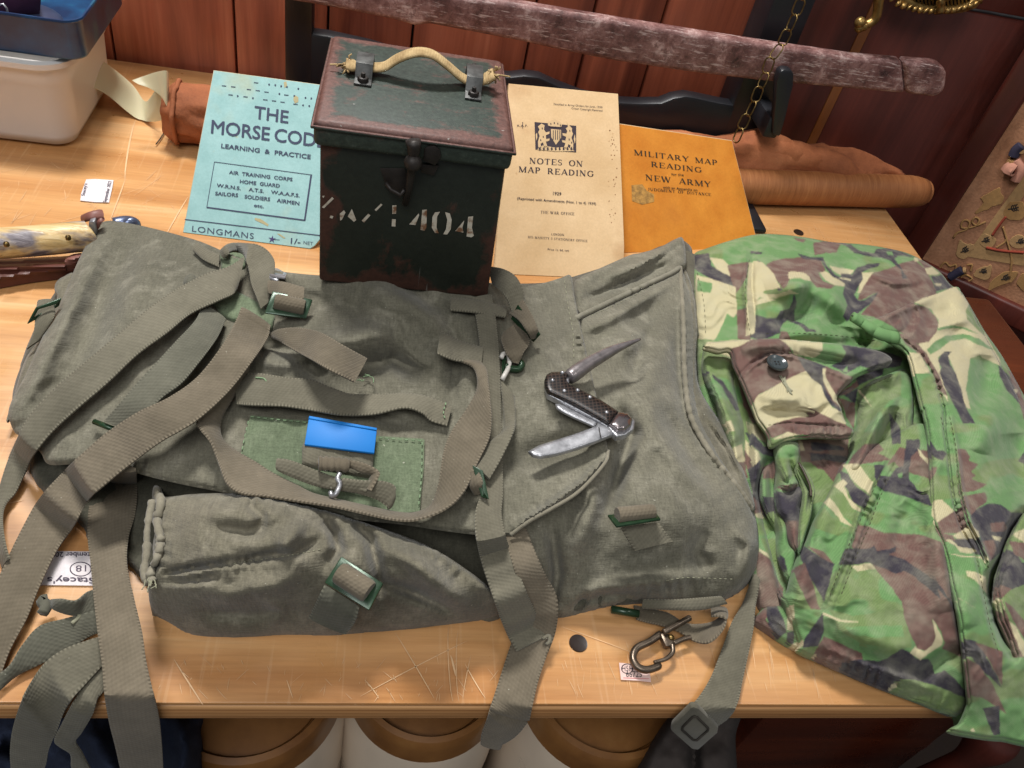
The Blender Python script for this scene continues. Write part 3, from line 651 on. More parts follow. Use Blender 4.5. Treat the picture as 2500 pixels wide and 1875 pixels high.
for i in range(n):
    for k in range(SEG):
        a = 2 * math.pi * k / SEG; rr = rad[i] * (1 + .22 * fbm(i * .22, math.cos(a) * 1.3 + 3 * math.sin(a), 4) + .05 * fbm(i * .5, 2 * math.cos(a) + 3 * math.sin(a), 9))
        V.append(path[i] + (0, rr * math.cos(a), max(rr * math.sin(a), -path[i][2] + .001)))
for i in range(n - 1):
    for k in range(SEG): l = (k + 1) % SEG; F.append((i * SEG + k, i * SEG + l, (i + 1) * SEG + l, (i + 1) * SEG + k))
F += [tuple(range(SEG)), tuple((n - 1) * SEG + k for k in range(SEG))]
fix_normals(mesh_obj('cloth', V, F, RUST, cr))
for z0, amp, pts in ((.0, 1, [(1690, 395), (1780, 372), (1860, 366), (1960, 392), (2060, 420), (2150, 432)]), (.0, 1, [(1700, 440), (1790, 420), (1900, 430), (2000, 448), (2120, 452)])):
    q_ = catmull(pts, 60); pp = PY(q_[:, 0], q_[:, 1], np.full(60, .775)); k_ = np.arange(60)
    tube('cloth_fold', pp + np.stack([0 * k_, .004 * fbm(k_ * .12, k_ * 0., 3), .003 * fbm(k_ * .2, k_ * 0., 5)], -1), (.012 + .004 * fbm(k_ * .17, k_ * 0., 8)) * np.clip(np.minimum(k_, 59 - k_) / 6, .25, 1), RUST, cr, 14)
tube('gathered_end', np.array([path[1] + (0.004, .028 * math.cos(a) * (1 + .06 * math.sin(5 * a)), .026 * math.sin(a) * (1 + .08 * math.sin(7 * a))) for a in np.linspace(0, 2 * math.pi, 40, endpoint=False)]), .0022, RUST, cr, 8, True)
ra, rb = P(1700, 512, 0) + (0, .018, .0185), P(2246, 524, 0) + (0, .018, .0185)
tube('rolled_core', np.linspace(ra, rb, 30), np.r_[np.full(27, .0185), .0183, .0175, .0155], ROLLM, cr, 28)
tube('core_tip', np.linspace(rb, rb + (rb - ra) * .035, 6), np.array([.014, .0145, .014, .012, .009, .004]), ROLLM, cr, 16)
tube('loose_thread', np.array([P(395 + a, b, .002) for a, b in ((18, 302), (8, 320), (-5, 340), (-14, 352))]), .0006, THREAD_D, cr, 5)

# ------------------------------------------------------------------ canvas rucksack
bag = thing('canvas_rucksack', 'large faded olive canvas rucksack with loose webbing straps lying flat on the table', 'rucksack', tuple(P(950, 1000, 0)))
def Z4(*p): return [(x / 2.592, 500 + y / 2.592) for x, y in p]
def Z5(*p): return [(450 + x / 2.592, 700 + y / 2.592) for x, y in p]
def Z6(*p): return [(1050 + x / 2.592, 600 + y / 2.592) for x, y in p]
def Z8(*p): return [(x / 2.592, 1235 + y / 2.592) for x, y in p]
def Z9(*p): return [(650 + x / 2.592, 1235 + y / 2.592) for x, y in p]
def Z10(*p): return [(1300 + x / 2.592, 1235 + y / 2.592) for x, y in p]
# overall height of the packed sack
zb_ = rbf([(265, 560, .020), (200, 640, .022), (110, 770, .022), (30, 1000, .020), (70, 1150, .016), (210, 1290, .012), (380, 1470, .012), (420, 720, .042), (300, 900, .040), (230, 1080, .032), (560, 900, .046), (480, 600, .030), (650, 670, .048), (800, 720, .066), (1000, 720, .070), (1180, 745, .066), (1270, 700, .056), (1400, 680, .046), (1560, 640, .040), (1670, 600, .036), (1690, 760, .034), (1700, 950, .034), (1760, 1130, .034), (1835, 1280, .034), (1800, 1440, .018),
           (850, 850, .060), (1050, 900, .058), (750, 1050, .048), (950, 1150, .044), (1150, 1100, .050), (1330, 900, .056), (1330, 1100, .054), (1500, 850, .050), (1600, 1000, .054), (1500, 1200, .056), (1650, 1250, .058), (1300, 1350, .044), (1100, 1350, .040), (1000, 1500, .012), (1350, 1500, .010), (1600, 1470, .012), (600, 1500, .012), (700, 1250, .040)])
BODY = [(262, 548), (330, 552), (475, 588), (560, 618), (650, 655), (777, 672), (960, 676), (1190, 690), (1260, 692), (1330, 690), (1390, 678), (1480, 650), (1555, 625), (1600, 606), (1645, 586), (1668, 582), (1688, 600), (1693, 650), (1697, 705), (1705, 800), (1702, 900), (1715, 1010), (1775, 1130), (1838, 1240), (1850, 1330), (1835, 1410), (1790, 1460), (1700, 1478), (1560, 1478), (1450, 1490), (1365, 1505), (1240, 1500), (1100, 1500), (820, 1500), (500, 1500), (400, 1480), (362, 1440), (300, 1370), (220, 1330), (190, 1280), (85, 1180), (62, 1100), (40, 1040), (28, 985), (45, 900), (100, 765), (150, 690), (190, 640), (235, 585)]
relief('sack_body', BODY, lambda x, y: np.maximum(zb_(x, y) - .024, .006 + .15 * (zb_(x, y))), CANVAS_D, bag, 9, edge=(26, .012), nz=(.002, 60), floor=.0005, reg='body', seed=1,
       folds=[([(1420, 770), (1460, 755), (1500, 748)], 16, -.010), ([(1500, 690), (1580, 650), (1640, 622)], 18, .007), ([(1430, 700), (1520, 668), (1600, 625)], 14, -.004), ([(110, 1190), (160, 1230)], 20, .006)])
# upper right throat of the sack, a hemmed mouth folded back on itself
thr = [(1402, 690), (1418, 676), (1480, 648), (1540, 622), (1562, 618), (1610, 604), (1648, 584), (1668, 583), (1676, 640), (1660, 660), (1600, 690), (1520, 730), (1450, 765), (1412, 772), (1404, 735)]
relief('sack_mouth', thr, lambda x, y: zb_(x, y) - .004, CANVAS, bag, 6, edge=(14, .006), nz=(.0012, 40), ridge=(.0016, 60), thick=.002, reg='mouth', seed=2,
       folds=[([(1430, 730), (1530, 690), (1640, 640)], 9, -.005), ([(1480, 680), (1560, 648), (1640, 610)], 10, .004), ([(1560, 660), (1620, 625), (1655, 600)], 6, -.003)])
# side pocket on the right
SIDE = [(1330, 790), (1412, 768), (1500, 728), (1580, 690), (1640, 662), (1662, 650), (1672, 668), (1690, 720), (1700, 800), (1698, 900), (1708, 1000), (1770, 1125), (1836, 1238), (1853, 1325), (1843, 1400), (1800, 1450), (1740, 1478), (1680, 1482), (1600, 1474), (1540, 1474), (1450, 1495), (1366, 1517), (1330, 1508), (1240, 1470), (1230, 1300), (1280, 1000)]
zs_ = lambda x, y: zb_(x, y) - .001
relief('side_pocket', SIDE, zs_, CANVAS, bag, 6, edge=(34, .018), nz=(.0016, 70), ridge=(.0012, 150), floor=.0006, reg='side', seed=3,
       folds=[([(1660, 668), (1668, 780), (1672, 920), (1688, 1020), (1738, 1110), (1800, 1190), (1832, 1240)], 7, .0035), ([(1650, 790), (1655, 900), (1670, 1000), (1720, 1100)], 16, -.004), ([(1560, 930), (1600, 1060), (1680, 1150), (1780, 1230)], 34, .006), ([(1630, 1020), (1690, 1130), (1760, 1210)], 22, -.007), ([(1500, 990), (1540, 1060), (1500, 1190), (1470, 1260)], 20, -.009),
              ([(1590, 800), (1560, 880), (1545, 940)], 26, -.008), ([(1480, 780), (1560, 850), (1600, 960)], 40, .006), ([(1400, 1130), (1450, 1230), (1400, 1350)], 30, .006), ([(1345, 1290), (1360, 1400), (1345, 1490)], 16, -.007), ([(1420, 1450), (1500, 1430), (1600, 1420), (1720, 1405)], 18, .005), ([(1390, 1490), (1460, 1455), (1560, 1450)], 10, -.004), ([(1720, 1290), (1700, 1350), (1730, 1400)], 26, -.006), ([(1640, 690), (1560, 740), (1470, 790), (1415, 812)], 10, .003), ([(1440, 840), (1540, 790), (1620, 740)], 22, -.004), ([(1408, 790), (1500, 746), (1640, 680)], 16, .0014, 'p', 26), ([(1672, 700), (1676, 920), (1692, 1020), (1738, 1110), (1826, 1230)], 14, .0013, 'p', 24), ([(1430, 1462), (1560, 1440), (1720, 1430), (1800, 1410)], 22, .0018, 'p', 34), ([(1425, 1460), (1412, 1490)], 7, -.004), ([(1440, 1455), (1432, 1488)], 6, .003), ([(1470, 1445), (1462, 1480)], 7, -.003), ([(1790, 1290), (1830, 1330), (1815, 1400)], 14, .004)])
# gusset hanging out on the right and the two webbing tabs beside it
relief('side_gusset', [(1668, 660), (1690, 700), (1703, 790), (1700, 880), (1714, 960), (1790, 1080), (1838, 1210), (1835, 1245), (1760, 1140), (1700, 1030), (1684, 930), (1682, 800)], lambda x, y: zb_(x, y) - .009, CANVAS2, bag, 5, edge=(12, .006), nz=(.001, 30), thick=.002, reg='gusset', seed=4, folds=[([(1720, 1010), (1780, 1090), (1815, 1170)], 8, .004)])
# lid
LID = [(250, 542), (330, 548), (475, 585), (560, 620), (650, 655), (777, 672), (960, 676), (1190, 692), (1270, 700), (1330, 690), (1370, 678), (1394, 673), (1402, 720), (1414, 780), (1432, 860), (1450, 940), (1472, 1040), (1485, 1098), (1486, 1110), (1476, 1128), (1440, 1172), (1400, 1208), (1345, 1240), (1290, 1272), (1246, 1305), (1180, 1302), (1080, 1290), (980, 1275), (860, 1262), (700, 1235), (560, 1200), (450, 1178), (380, 1162), (300, 1142), (190, 1128), (118, 1128), (96, 1098), (50, 1060), (34, 1050), (20, 1012), (32, 970), (62, 915), (105, 820), (150, 735), (185, 650), (215, 590)]
zl_ = lambda x, y: zb_(x, y) + .006
relief('lid', LID, zl_, CANVAS, bag, 6, edge=(6, .0016), nz=(.0014, 80), ridge=(.0013, 190), thick=.0022, reg='lid', seed=5,
       folds=[([(262, 560), (205, 680), (150, 800), (90, 920), (40, 1010)], 24, .006), ([(330, 560), (270, 700), (190, 880), (110, 1040)], 34, -.005), ([(640, 840), (720, 870), (800, 930)], 30, -.009), ([(640, 880), (700, 880), (760, 870)], 26, .008), ([(870, 900), (960, 880), (1030, 920)], 26, -.007), ([(780, 830), (870, 830), (960, 800)], 34, .007), ([(880, 700), (1000, 740), (1090, 800)], 40, .006), ([(960, 690), (1020, 720), (1070, 760)], 18, -.005), ([(1090, 760), (1120, 850), (1100, 1000)], 18, -.003), ([(500, 800), (400, 950), (330, 1060)], 36, .005), ([(390, 600), (330, 700), (300, 790)], 40, .004), ([(1440, 1080), (1360, 1090), (1260, 1130)], 30, -.005), ([(1475, 1120), (1420, 1180), (1340, 1235), (1260, 1285)], 10, .006), ([(600, 700), (720, 740), (860, 740)], 34, -.004), ([(1180, 700), (1180, 900), (1180, 1100)], 8, -.002), ([(1388, 700), (1415, 850), (1450, 1000), (1472, 1080)], 12, .0012, 'p', 22), ([(1470, 1130), (1400, 1195), (1320, 1242), (1256, 1290)], 16, .0018, 'p', 30), ([(120, 1118), (300, 1132), (480, 1170), (700, 1222)], 16, .0016, 'p', 34), ([(1400, 700), (1425, 850), (1460, 1000)], 9, .0015), ([(1300, 760), (1330, 900), (1370, 1020)], 40, .004), ([(620, 980), (700, 970), (860, 1000), (1040, 1050)], 16, -.003)])
# upper side fold of the sack seen beyond the lid on the left
relief('side_flap', Z4((470, 440), (400, 455), (355, 490), (345, 540), (360, 590), (330, 680), (290, 760), (240, 860), (170, 960), (130, 1060), (90, 1200), (40, 1370), (120, 1250), (300, 900), (420, 640)), lambda x, y: zb_(x, y) - .003, CANVAS2, bag, 5, edge=(10, .005), thick=.002, reg='flap', seed=6)
# front pocket
FRONT = [(376, 1186), (392, 1190), (402, 1212), (470, 1206), (560, 1204), (640, 1211), (720, 1226), (800, 1246), (880, 1272), (980, 1306), (1060, 1340), (1130, 1384), (1190, 1430), (1220, 1470), (1225, 1500), (1180, 1516), (1080, 1526), (1000, 1536), (900, 1546), (820, 1554), (700, 1552), (600, 1556), (500, 1558), (450, 1548), (408, 1520), (372, 1492), (362, 1440), (366, 1400), (382, 1385), (372, 1350), (378, 1300), (390, 1260), (372, 1220)]
zf_ = rbf([(385, 1190, .042), (400, 1300, .048), (380, 1420, .040), (368, 1480, .018), (420, 1520, .006), (500, 1556, .004), (700, 1552, .004), (900, 1545, .004), (1200, 1510, .004), (560, 1204, .056), (800, 1246, .060), (980, 1306, .056), (1130, 1384, .048), (1215, 1460, .034), (500, 1300, .066), (700, 1320, .070), (900, 1380, .064), (1050, 1420, .054), (500, 1400, .060), (600, 1470, .040), (800, 1470, .040), (1000, 1480, .032), (1150, 1470, .030), (450, 1480, .034), (500, 1520, .018), (750, 1520, .018), (950, 1520, .016)])
relief('front_pocket', FRONT, zf_, CANVAS2, bag, 6, edge=(16, .008), nz=(.0014, 60), ridge=(.0012, 130), floor=.0006, reg='front', seed=7,
       folds=[([(400, 1215), (560, 1212), (720, 1232), (880, 1280), (1060, 1350), (1180, 1440)], 20, .0016, 'p', 36), ([(400, 1215), (402, 1300), (385, 1390)], 22, .002, 'p', 30), ([(440, 1398), (560, 1378), (700, 1360)], 16, .0016, 'p', 26), ([(560, 1372), (640, 1358), (720, 1350), (780, 1320)], 12, -.006), ([(400, 1400), (470, 1385), (560, 1372)], 8, -.007), ([(440, 1425), (560, 1450), (680, 1430), (730, 1390)], 26, .006), ([(400, 1420), (480, 1416), (540, 1405)], 10, -.005), ([(790, 1265), (815, 1300), (825, 1340), (800, 1380)], 15, -.009), ([(860, 1270), (905, 1320), (925, 1400), (930, 1470)], 16, -.008), ([(940, 1330), (1020, 1380), (1090, 1450), (1150, 1480)], 26, .008), ([(930, 1420), (1020, 1450), (1110, 1490)], 15, -.008), ([(470, 1250), (600, 1245), (720, 1275)], 40, .006), ([(520, 1285), (600, 1300), (690, 1280)], 18, -.004), ([(740, 1260), (700, 1330), (720, 1370)], 20, .005), ([(480, 1490), (600, 1500), (720, 1490)], 16, -.004), ([(640, 1460), (690, 1490), (660, 1530)], 14, .004), ([(600, 1225), (640, 1260), (630, 1300)], 14, -.004)])
# piping along the torn left edge of the front pocket
q = catmull([(388, 1196), (392, 1230), (384, 1275), (392, 1320), (384, 1360), (368, 1400), (372, 1420)], 40)
tube('pocket_piping', P(q[:, 0], q[:, 1], surf(q[:, 0] + 6, q[:, 1]) + .002), .0022 + .0005 * fbm(np.arange(40) * .9, np.arange(40) * 0., 3), CANVAS2, bag, 8)
q = catmull([(372, 1225), (360, 1290), (358, 1350), (352, 1395), (362, 1425)], 30); tube('pocket_piping', P(q[:, 0], q[:, 1], np.full(30, .040)), .0019 + .0005 * fbm(np.arange(30) * .8, np.arange(30) * 0., 7), CANVAS2, bag, 8)
for k in range(9):
    x0_, y0_ = 360 + rng.uniform(-6, 18), 1405 + rng.uniform(-10, 22); q = catmull([(x0_, y0_), (x0_ + rng.uniform(-8, 4), y0_ + rng.uniform(4, 14)), (x0_ + rng.uniform(-14, 8), y0_ + rng.uniform(10, 26))], 8)
    tube('frayed_thread', P(q[:, 0], q[:, 1], np.full(8, .044)), .0003, THREAD, bag, 4)
# hem piping of the lid edge and the side pocket seam
q = catmull([(1485, 1100), (1478, 1128), (1440, 1174), (1400, 1210), (1345, 1243), (1290, 1274), (1246, 1306)], 60); tube('lid_hem', P(q[:, 0], q[:, 1], np.convolve(np.pad(surf(q[:, 0] - 6, q[:, 1] - 8), 6, mode='edge'), np.ones(13) / 13, 'valid')), .0011, CANVAS2, bag, 8)
q = catmull([(1408, 776), (1500, 732), (1580, 694), (1640, 666), (1660, 652)], 50); tube('pocket_hem', P(q[:, 0], q[:, 1], surf(q[:, 0] + 4, q[:, 1] + 8) + .0005), .0022, CANVAS, bag, 8)
q = catmull([(1660, 652), (1668, 780), (1672, 920), (1688, 1020), (1738, 1110), (1800, 1190), (1834, 1242)], 80); tube('pocket_seam', P(q[:, 0], q[:, 1], surf(q[:, 0], q[:, 1]) - .0005), .0020 * (1 + .15 * np.sin(np.arange(80) * 2.1)), CANVAS2, bag, 8)

# green sewn-on name patch with a blue sticker and a webbing loop
relief('name_patch', Z5((420, 812), (600, 832), (800, 850), (1000, 900), (1240, 945), (1520, 962), (1515, 1150), (1500, 1300), (1490, 1420), (1300, 1440), (900, 1380), (500, 1240), (340, 1130), (370, 1000), (400, 880)), lambda x, y: surf(x, y, ['lid']) + .0022, PATCH, bag, 6, thick=.0016, reg='patch', smooth_outline=False)
for ln in (Z5((420, 822), (600, 842), (790, 860)), Z5((1230, 955), (1380, 968), (1510, 974)), Z5((1505, 985), (1500, 1200), (1480, 1410)), Z5((405, 850), (380, 960), (355, 1080))): stitch('stitching', ln, THREAD_G, bag, 10, 6, 1.7, only=['lid', 'patch'])
relief('webbing_loop', Z5((770, 960), (1200, 1040), (1195, 1120), (1170, 1200), (745, 1120), (745, 1010)), lambda x, y: surf(x, y, ['lid', 'patch']) + .003, WEB, bag, 6, edge=(5, .001), thick=.002, reg='loop', smooth_outline=False)
t = NT('blue_sticker_vinyl'); n = t.noise(t.mapping('Object'), 25, 2); t.color(t.ramp(n, [(.3, lin(20, 108, 184)), (.7, lin(28, 122, 198))])); t.rough(.5); t.b.inputs['Specular IOR Level'].default_value = .25; BLUE = t.m
_c = np.array(Z5((790, 815), (1220, 892), (1202, 1052), (760, 997))); _z = float(np.max(surf(_c[:, 0], _c[:, 1] , ['lid', 'patch', 'loop']))) + .002
bevel(fix_normals(mesh_obj('blue_sticker', *prism_vf([P(x, y, _z + (.0035 if k < 2 else 0)) for k, (x, y) in enumerate(_c)], (0, 0, -.0016)), BLUE, bag, False)), .0004)
_e = np.array([P(*p, _z + .0034) for p in Z5((786, 832), (1216, 908))]); tube('sticker_crease', _e, .0003, BLUE, bag, 5)

# webbing
def rows5(*r): return [(450 + a / 2.592, 700 + b / 2.592, 450 + c / 2.592, 700 + d / 2.592, e, f) for a, b, c, d, e, f in r]
def rows4(*r): return [(a / 2.592, 500 + b / 2.592, c / 2.592, 500 + d / 2.592, e, f) for a, b, c, d, e, f in r]
def rows6(*r): return [(1050 + a / 2.592, 600 + b / 2.592, 1050 + c / 2.592, 600 + d / 2.592, e, f) for a, b, c, d, e, f in r]
def rows8(*r): return [(a / 2.592, 1235 + b / 2.592, c / 2.592, 1235 + d / 2.592, e, f) for a, b, c, d, e, f in r]
def rows9(*r): return [(650 + a / 2.592, 1235 + b / 2.592, 650 + c / 2.592, 1235 + d / 2.592, e, f) for a, b, c, d, e, f in r]
def rows10(*r): return [(1300 + a / 2.592, 1235 + b / 2.592, 1300 + c / 2.592, 1235 + d / 2.592, e, f) for a, b, c, d, e, f in r]
# anchor patch where the shoulder straps are sewn on
relief('strap_anchor', Z4((1330, 590), (1500, 545), (1620, 610), (1740, 700), (1720, 780), (1660, 760), (1560, 720), (1480, 730), (1400, 690)), lambda x, y: surf(x, y, ['lid']) + .003, PATCH, bag, 6, edge=(5, .001), thick=.002, reg='anchor', smooth_outline=False)
relief('strap_anchor', Z4((1390, 300), (1480, 260), (1560, 330), (1550, 390), (1490, 410), (1400, 400)), lambda x, y: surf(x, y, ['lid']) + .003, PATCH, bag, 6, edge=(5, .001), thick=.002, reg='anchor2', smooth_outline=False)
ribbon('webbing_tab', rows4((1250, 235, 1220, 290, .001, .001), (1320, 285, 1290, 350, .002, .002), (1390, 320, 1385, 395, .002, .002)), WEB, bag, edges=True, only=['lid'])
ribbon('webbing_tab', rows4((1190, 450, 1165, 505, .002, .002), (1215, 440, 1200, 495, .006, .006), (1240, 465, 1250, 500, .003, .003)), WEB_G, bag, edges=True, only=['lid'])
# upper arch of the left shoulder strap and its tail
ribbon('shoulder_strap', rows4((1392, 290, 1420, 340, .006, .006), (1440, 248, 1470, 300, .016, .014), (1530, 240, 1545, 320, .021, .018), (1640, 258, 1575, 420, .018, .014), (1715, 315, 1590, 500, .014, .010), (1740, 400, 1625, 590, .010, .008), (1700, 620, 1650, 660, .006, .006)), WEB, bag, edges=True, only=['lid'])
ribbon('loose_strap', rows4((1545, 330, 1500, 540, .007, .007), (1440, 395, 1470, 570, .007, .009), (1300, 440, 1380, 610, .008, .010), (1110, 540, 1210, 690, .009, .010), (950, 650, 1060, 810, .008, .010), (760, 810, 870, 950, .008, .009), (560, 980, 680, 1130, .007, .008), (370, 1140, 480, 1300, .006, .007), (190, 1330, 330, 1440, .006, .006), (110, 1480, 210, 1590, .006, .006), (50, 1620, 150, 1720, .006, .006), (8, 1750, 95, 1830, .004, .005), (-22, 1860, 40, 1890, .003, .006), (-40, 1960, 16, 1962, .004, .010), (-30, 2100, 18, 2060, .004, .014), (-2, 2230, 38, 2170, .002, .014), (24, 2310, 60, 2240, .001, .012)), WEB, bag, edges=True)
ribbon('loose_strap', rows4((1285, 632, 1430, 725, .004, .004), (1230, 740, 1370, 850, .007, .007), (1100, 880, 1260, 1000, .008, .008), (980, 1010, 1150, 1130, .007, .007), (860, 1140, 1030, 1220, .005, .005), (740, 1280, 900, 1350, .003, .003), (660, 1370, 800, 1430, .002, .002)), WEB_G, bag, edges=True, only=['lid', 'anchor'])
ribbon('loose_strap', rows4((1528, 650, 1712, 768, .006, .006), (1490, 740, 1690, 850, .012, .012), (1400, 900, 1590, 1000, .016, .016), (1250, 1090, 1440, 1190, .016, .016), (1070, 1220, 1240, 1370, .014, .014), (880, 1310, 1020, 1500, .012, .012), (680, 1440, 830, 1640, .011, .011), (540, 1560, 680, 1760, .011, .011), (420, 1670, 560, 1870, .010, .010), (250, 1860, 470, 2030, .008, .008), (130, 2070, 360, 2190, .008, .008), (20, 2300, 250, 2420, .008, .008), (-80, 2520, 170, 2620, .006, .006), (-150, 2750, 60, 2830, .004, .004), (-220, 3000, -20, 3060, .003, .003)), WEB_B, bag, edges=True, only=['lid', 'anchor', 'body', 'front'])
ribbon('strap_tail', rows5((540, 300, 560, 330, .004, .004), (600, 270, 600, 345, .005, .005), (720, 262, 690, 400, .006, .008), (860, 290, 800, 460, .008, .012), (1000, 370, 920, 530, .010, .014), (1155, 455, 1075, 605, .010, .014)), WEB_B, bag, edges=True, only=['lid'])
for a_ in ((1090, 590), (1110, 585), (1130, 570), (1150, 560)):
    b_ = [(a_[0], a_[1]), (a_[0] + rng.uniform(0, 50), a_[1] + rng.uniform(-10, 30)), (a_[0] + rng.uniform(10, 60), a_[1] + rng.uniform(-20, 50))]; q = catmull(Z5(*b_), 9); tube('frayed_thread', P(q[:, 0], q[:, 1], surf(q[:, 0], q[:, 1]) + .006), .00035, THREAD_G, bag, 4)
ribbon('compression_strap', rows5((330, 560, 330, 745, .004, .004), (470, 550, 430, 752, .005, .005), (640, 575, 620, 758, .006, .006), (800, 590, 780, 780, .006, .007), (930, 640, 900, 800, .005, .008), (1060, 680, 1020, 815, .003, .005), (1250, 680, 1200, 810, .003, .003), (1400, 675, 1390, 770, .003, .006), (1520, 690, 1500, 800, .004, .006), (1620, 725, 1560, 850, .003, .003), (1690, 760, 1660, 882, .002, .002)), WEB, bag, edges=True, only=['lid'])
for ln in (Z5((450, 575), (500, 580), (520, 600)), Z5((505, 650), (530, 655), (545, 690), (590, 690))):
    q = catmull(ln, 14); tube('loose_thread', P(q[:, 0], q[:, 1], surf(q[:, 0], q[:, 1]) + .010), .0005, THREAD_G, bag, 5)
stitch('stitching', Z5((1655, 735), (1640, 800), (1660, 855)), THREAD_G, bag, 7, 4, 2, .0065)
# the big loop of the second shoulder strap
ribbon('shoulder_strap', rows5((420, 480, 250, 640, .003, .010), (380, 600, 150, 760, .003, .012), (300, 720, 82, 850, .004, .012), (232, 850, 100, 900, .004, .014), (240, 960, 170, 990, .004, .014), (330, 1040, 220, 1130, .004, .012), (450, 1110, 270, 1250, .003, .012), (560, 1180, 360, 1310, .003, .012), (700, 1250, 520, 1330, .003, .012), (820, 1310, 720, 1360, .003, .012), (1000, 1355, 950, 1395, .003, .014), (1180, 1395, 1150, 1440, .002, .015), (1350, 1430, 1340, 1478, .002, .016), (1460, 1432, 1480, 1475, .002, .016), (1560, 1380, 1650, 1410, .003, .014), (1610, 1240, 1770, 1300, .004, .012), (1640, 1050, 1860, 1110, .005, .012), (1690, 920, 1930, 960, .006, .014), (1790, 770, 1945, 830, .008, .016), (1848, 660, 1935, 720, .010, .016), (1850, 570, 1925, 610, .010, .014), (1810, 500, 1915, 530, .008, .011), (1690, 455, 1880, 480, .004, .006)), WEB_B, bag, edges=True, only=['lid', 'patch', 'loop'], smoothw=9)
ribbon('webbing_tab', rows5((1620, 280, 1598, 425, .002, .002), (1740, 340, 1720, 470, .003, .003), (1890, 385, 1880, 480, .003, .003)), WEB, bag, edges=True, only=['lid'])
ribbon('webbing_tab', rows5((1685, 72, 1682, 150, .002, .002), (1850, 85, 1840, 165, .003, .003), (2040, 130, 2030, 195, .002, .002)), WEB, bag, edges=True, only=['lid'])
# sewn-on webbing column down the lid and the loose ends below it
ribbon('closing_strap', [(1176, 725, 50, .001), (1188, 790, 47, .002), (1196, 880, 46, .002), (1200, 1000, 46, .002), (1203, 1110, 48, .003), (1202, 1200, 52, .004), (1192, 1262, 66, .007), (1204, 1335, 74, .009), (1236, 1430, 80, .007), (1270, 1515, 86, .010), (1298, 1572, 84, .008)], WEB, bag, only=['lid', 'side', 'front', 'patch'], smoothw=9)
q = catmull([(1325, 1560), (1340, 1552), (1342, 1566), (1334, 1574)], 12); tube('frayed_thread', P(q[:, 0], q[:, 1], np.full(12, .012)), .0011, WEB, bag, 5)
ribbon('loose_strap', [(1256, 1300, 60, .003), (1278, 1360, 62, .004), (1300, 1420, 72, .005), (1318, 1470, 86, .006), (1312, 1530, 92, .008), (1290, 1590, 92, .004), (1270, 1650, 92, .003), (1256, 1700, 96, .003), (1244, 1745, 100, .003)], WEB_B, bag, only=['side'], smoothw=11)
ribbon('loose_strap', [(1246, 1738, 98, -.002), (1228, 1768, 86, -.004), (1204, 1800, 60, -.006), (1198, 1822, 50, -.008)], WEB_B, bag, free=True)
# right shoulder strap with its square end, hanging over the table edge
ribbon('loose_strap', rows10((1400, 430, 1440, 480, .002, .002), (1330, 620, 1410, 640, .003, .010), (1260, 740, 1400, 770, .003, .008), (1200, 900, 1370, 920, .003, .005), (1130, 1080, 1330, 1100, .003, .003), (1050, 1210, 1300, 1240, .003, .003), (960, 1310, 1250, 1330, .003, .003), (950, 1370, 1160, 1400, .003, .003)), WEB, bag, edges=True, only=[])
end = Z10((1020, 1275), (1060, 1290), (1180, 1410), (1175, 1440), (1050, 1550), (1010, 1545), (880, 1430), (885, 1400), (1000, 1285))
# (the end tab hangs just in front of the table edge)
tb = [PY(a, b, YF - .008) for a, b in end]; prism('strap_end_tab', tb, (0, .004, 0), WEB, bag, .0015)
cen = np.mean(end, 0); inn = [PY(*(cen + (np.array(p) - cen) * .55), YF - .0088) for p in end]; tube('tab_stitching', np.array(inn), .0007, THREAD_D, bag, 5, True)
# bottom strap carrying the snap hook
ribbon('loose_strap', rows10((640, 630, 660, 720, .004, .004), (740, 650, 730, 740, .003, .003), (860, 680, 820, 760, .003, .003), (960, 740, 930, 800, .003, .004), (1050, 750, 1030, 860, .003, .006), (1140, 735, 1120, 865, .003, .014), (1200, 690, 1200, 790, .004, .016), (1222, 650, 1224, 720, .004, .018), (1190, 640, 1180, 700, .004, .018), (1130, 640, 1130, 700, .004, .014)), WEB_B, bag, edges=True, only=[])
ribbon('loose_strap', rows10((700, 590, 690, 650, .008, .004), (900, 590, 880, 660, .008, .004), (1060, 580, 1060, 660, .008, .004), (1190, 570, 1230, 620, .008, .004)), WEB, bag, edges=True, only=[])
# straps at the lower left
ribbon('loose_strap', rows8((330, 590, 322, 640, .008, .004), (380, 588, 350, 660, .020, .012), (480, 600, 440, 690, .020, .012), (560, 540, 520, 700, .014, .010), (650, 520, 640, 700, .010, .006)), WEB_G, bag, edges=True, only=[])
q = catmull(Z8((430, 650), (480, 680), (500, 700), (455, 745)), 16); tube('frayed_thread', P(q[:, 0], q[:, 1], np.full(16, .012)), .0012, THREAD, bag, 5)
q = catmull(Z8((300, 590), (270, 600), (290, 640), (270, 680)), 16); tube('frayed_thread', P(q[:, 0], q[:, 1], np.full(16, .012)), .003, WEB_G, bag, 6)
ribbon('loose_strap', rows8((640, 650, 640, 800, .010, .004), (420, 710, 560, 830, .012, .004), (250, 760, 420, 920, .012, .004), (140, 880, 240, 1010, .010, .003), (60, 1010, 100, 1080, .008, .002), (-30, 1080, -10, 1180, .006, .002)), WEB_G, bag, edges=True, only=[])
ribbon('loose_strap', rows8((660, 990, 660, 1170, .008, .004), (560, 1090, 620, 1220, .008, .004), (470, 1230, 590, 1310, .006, .004), (390, 1380, 520, 1430, .006, .004), (345, 1490, 480, 1490, .006, .004), (440, 1560, 520, 1560, .005, .004), (450, 1640, 560, 1640, .004, .004), (470, 1700, 600, 1700, .004, .004)), WEB, bag, edges=True, only=[])
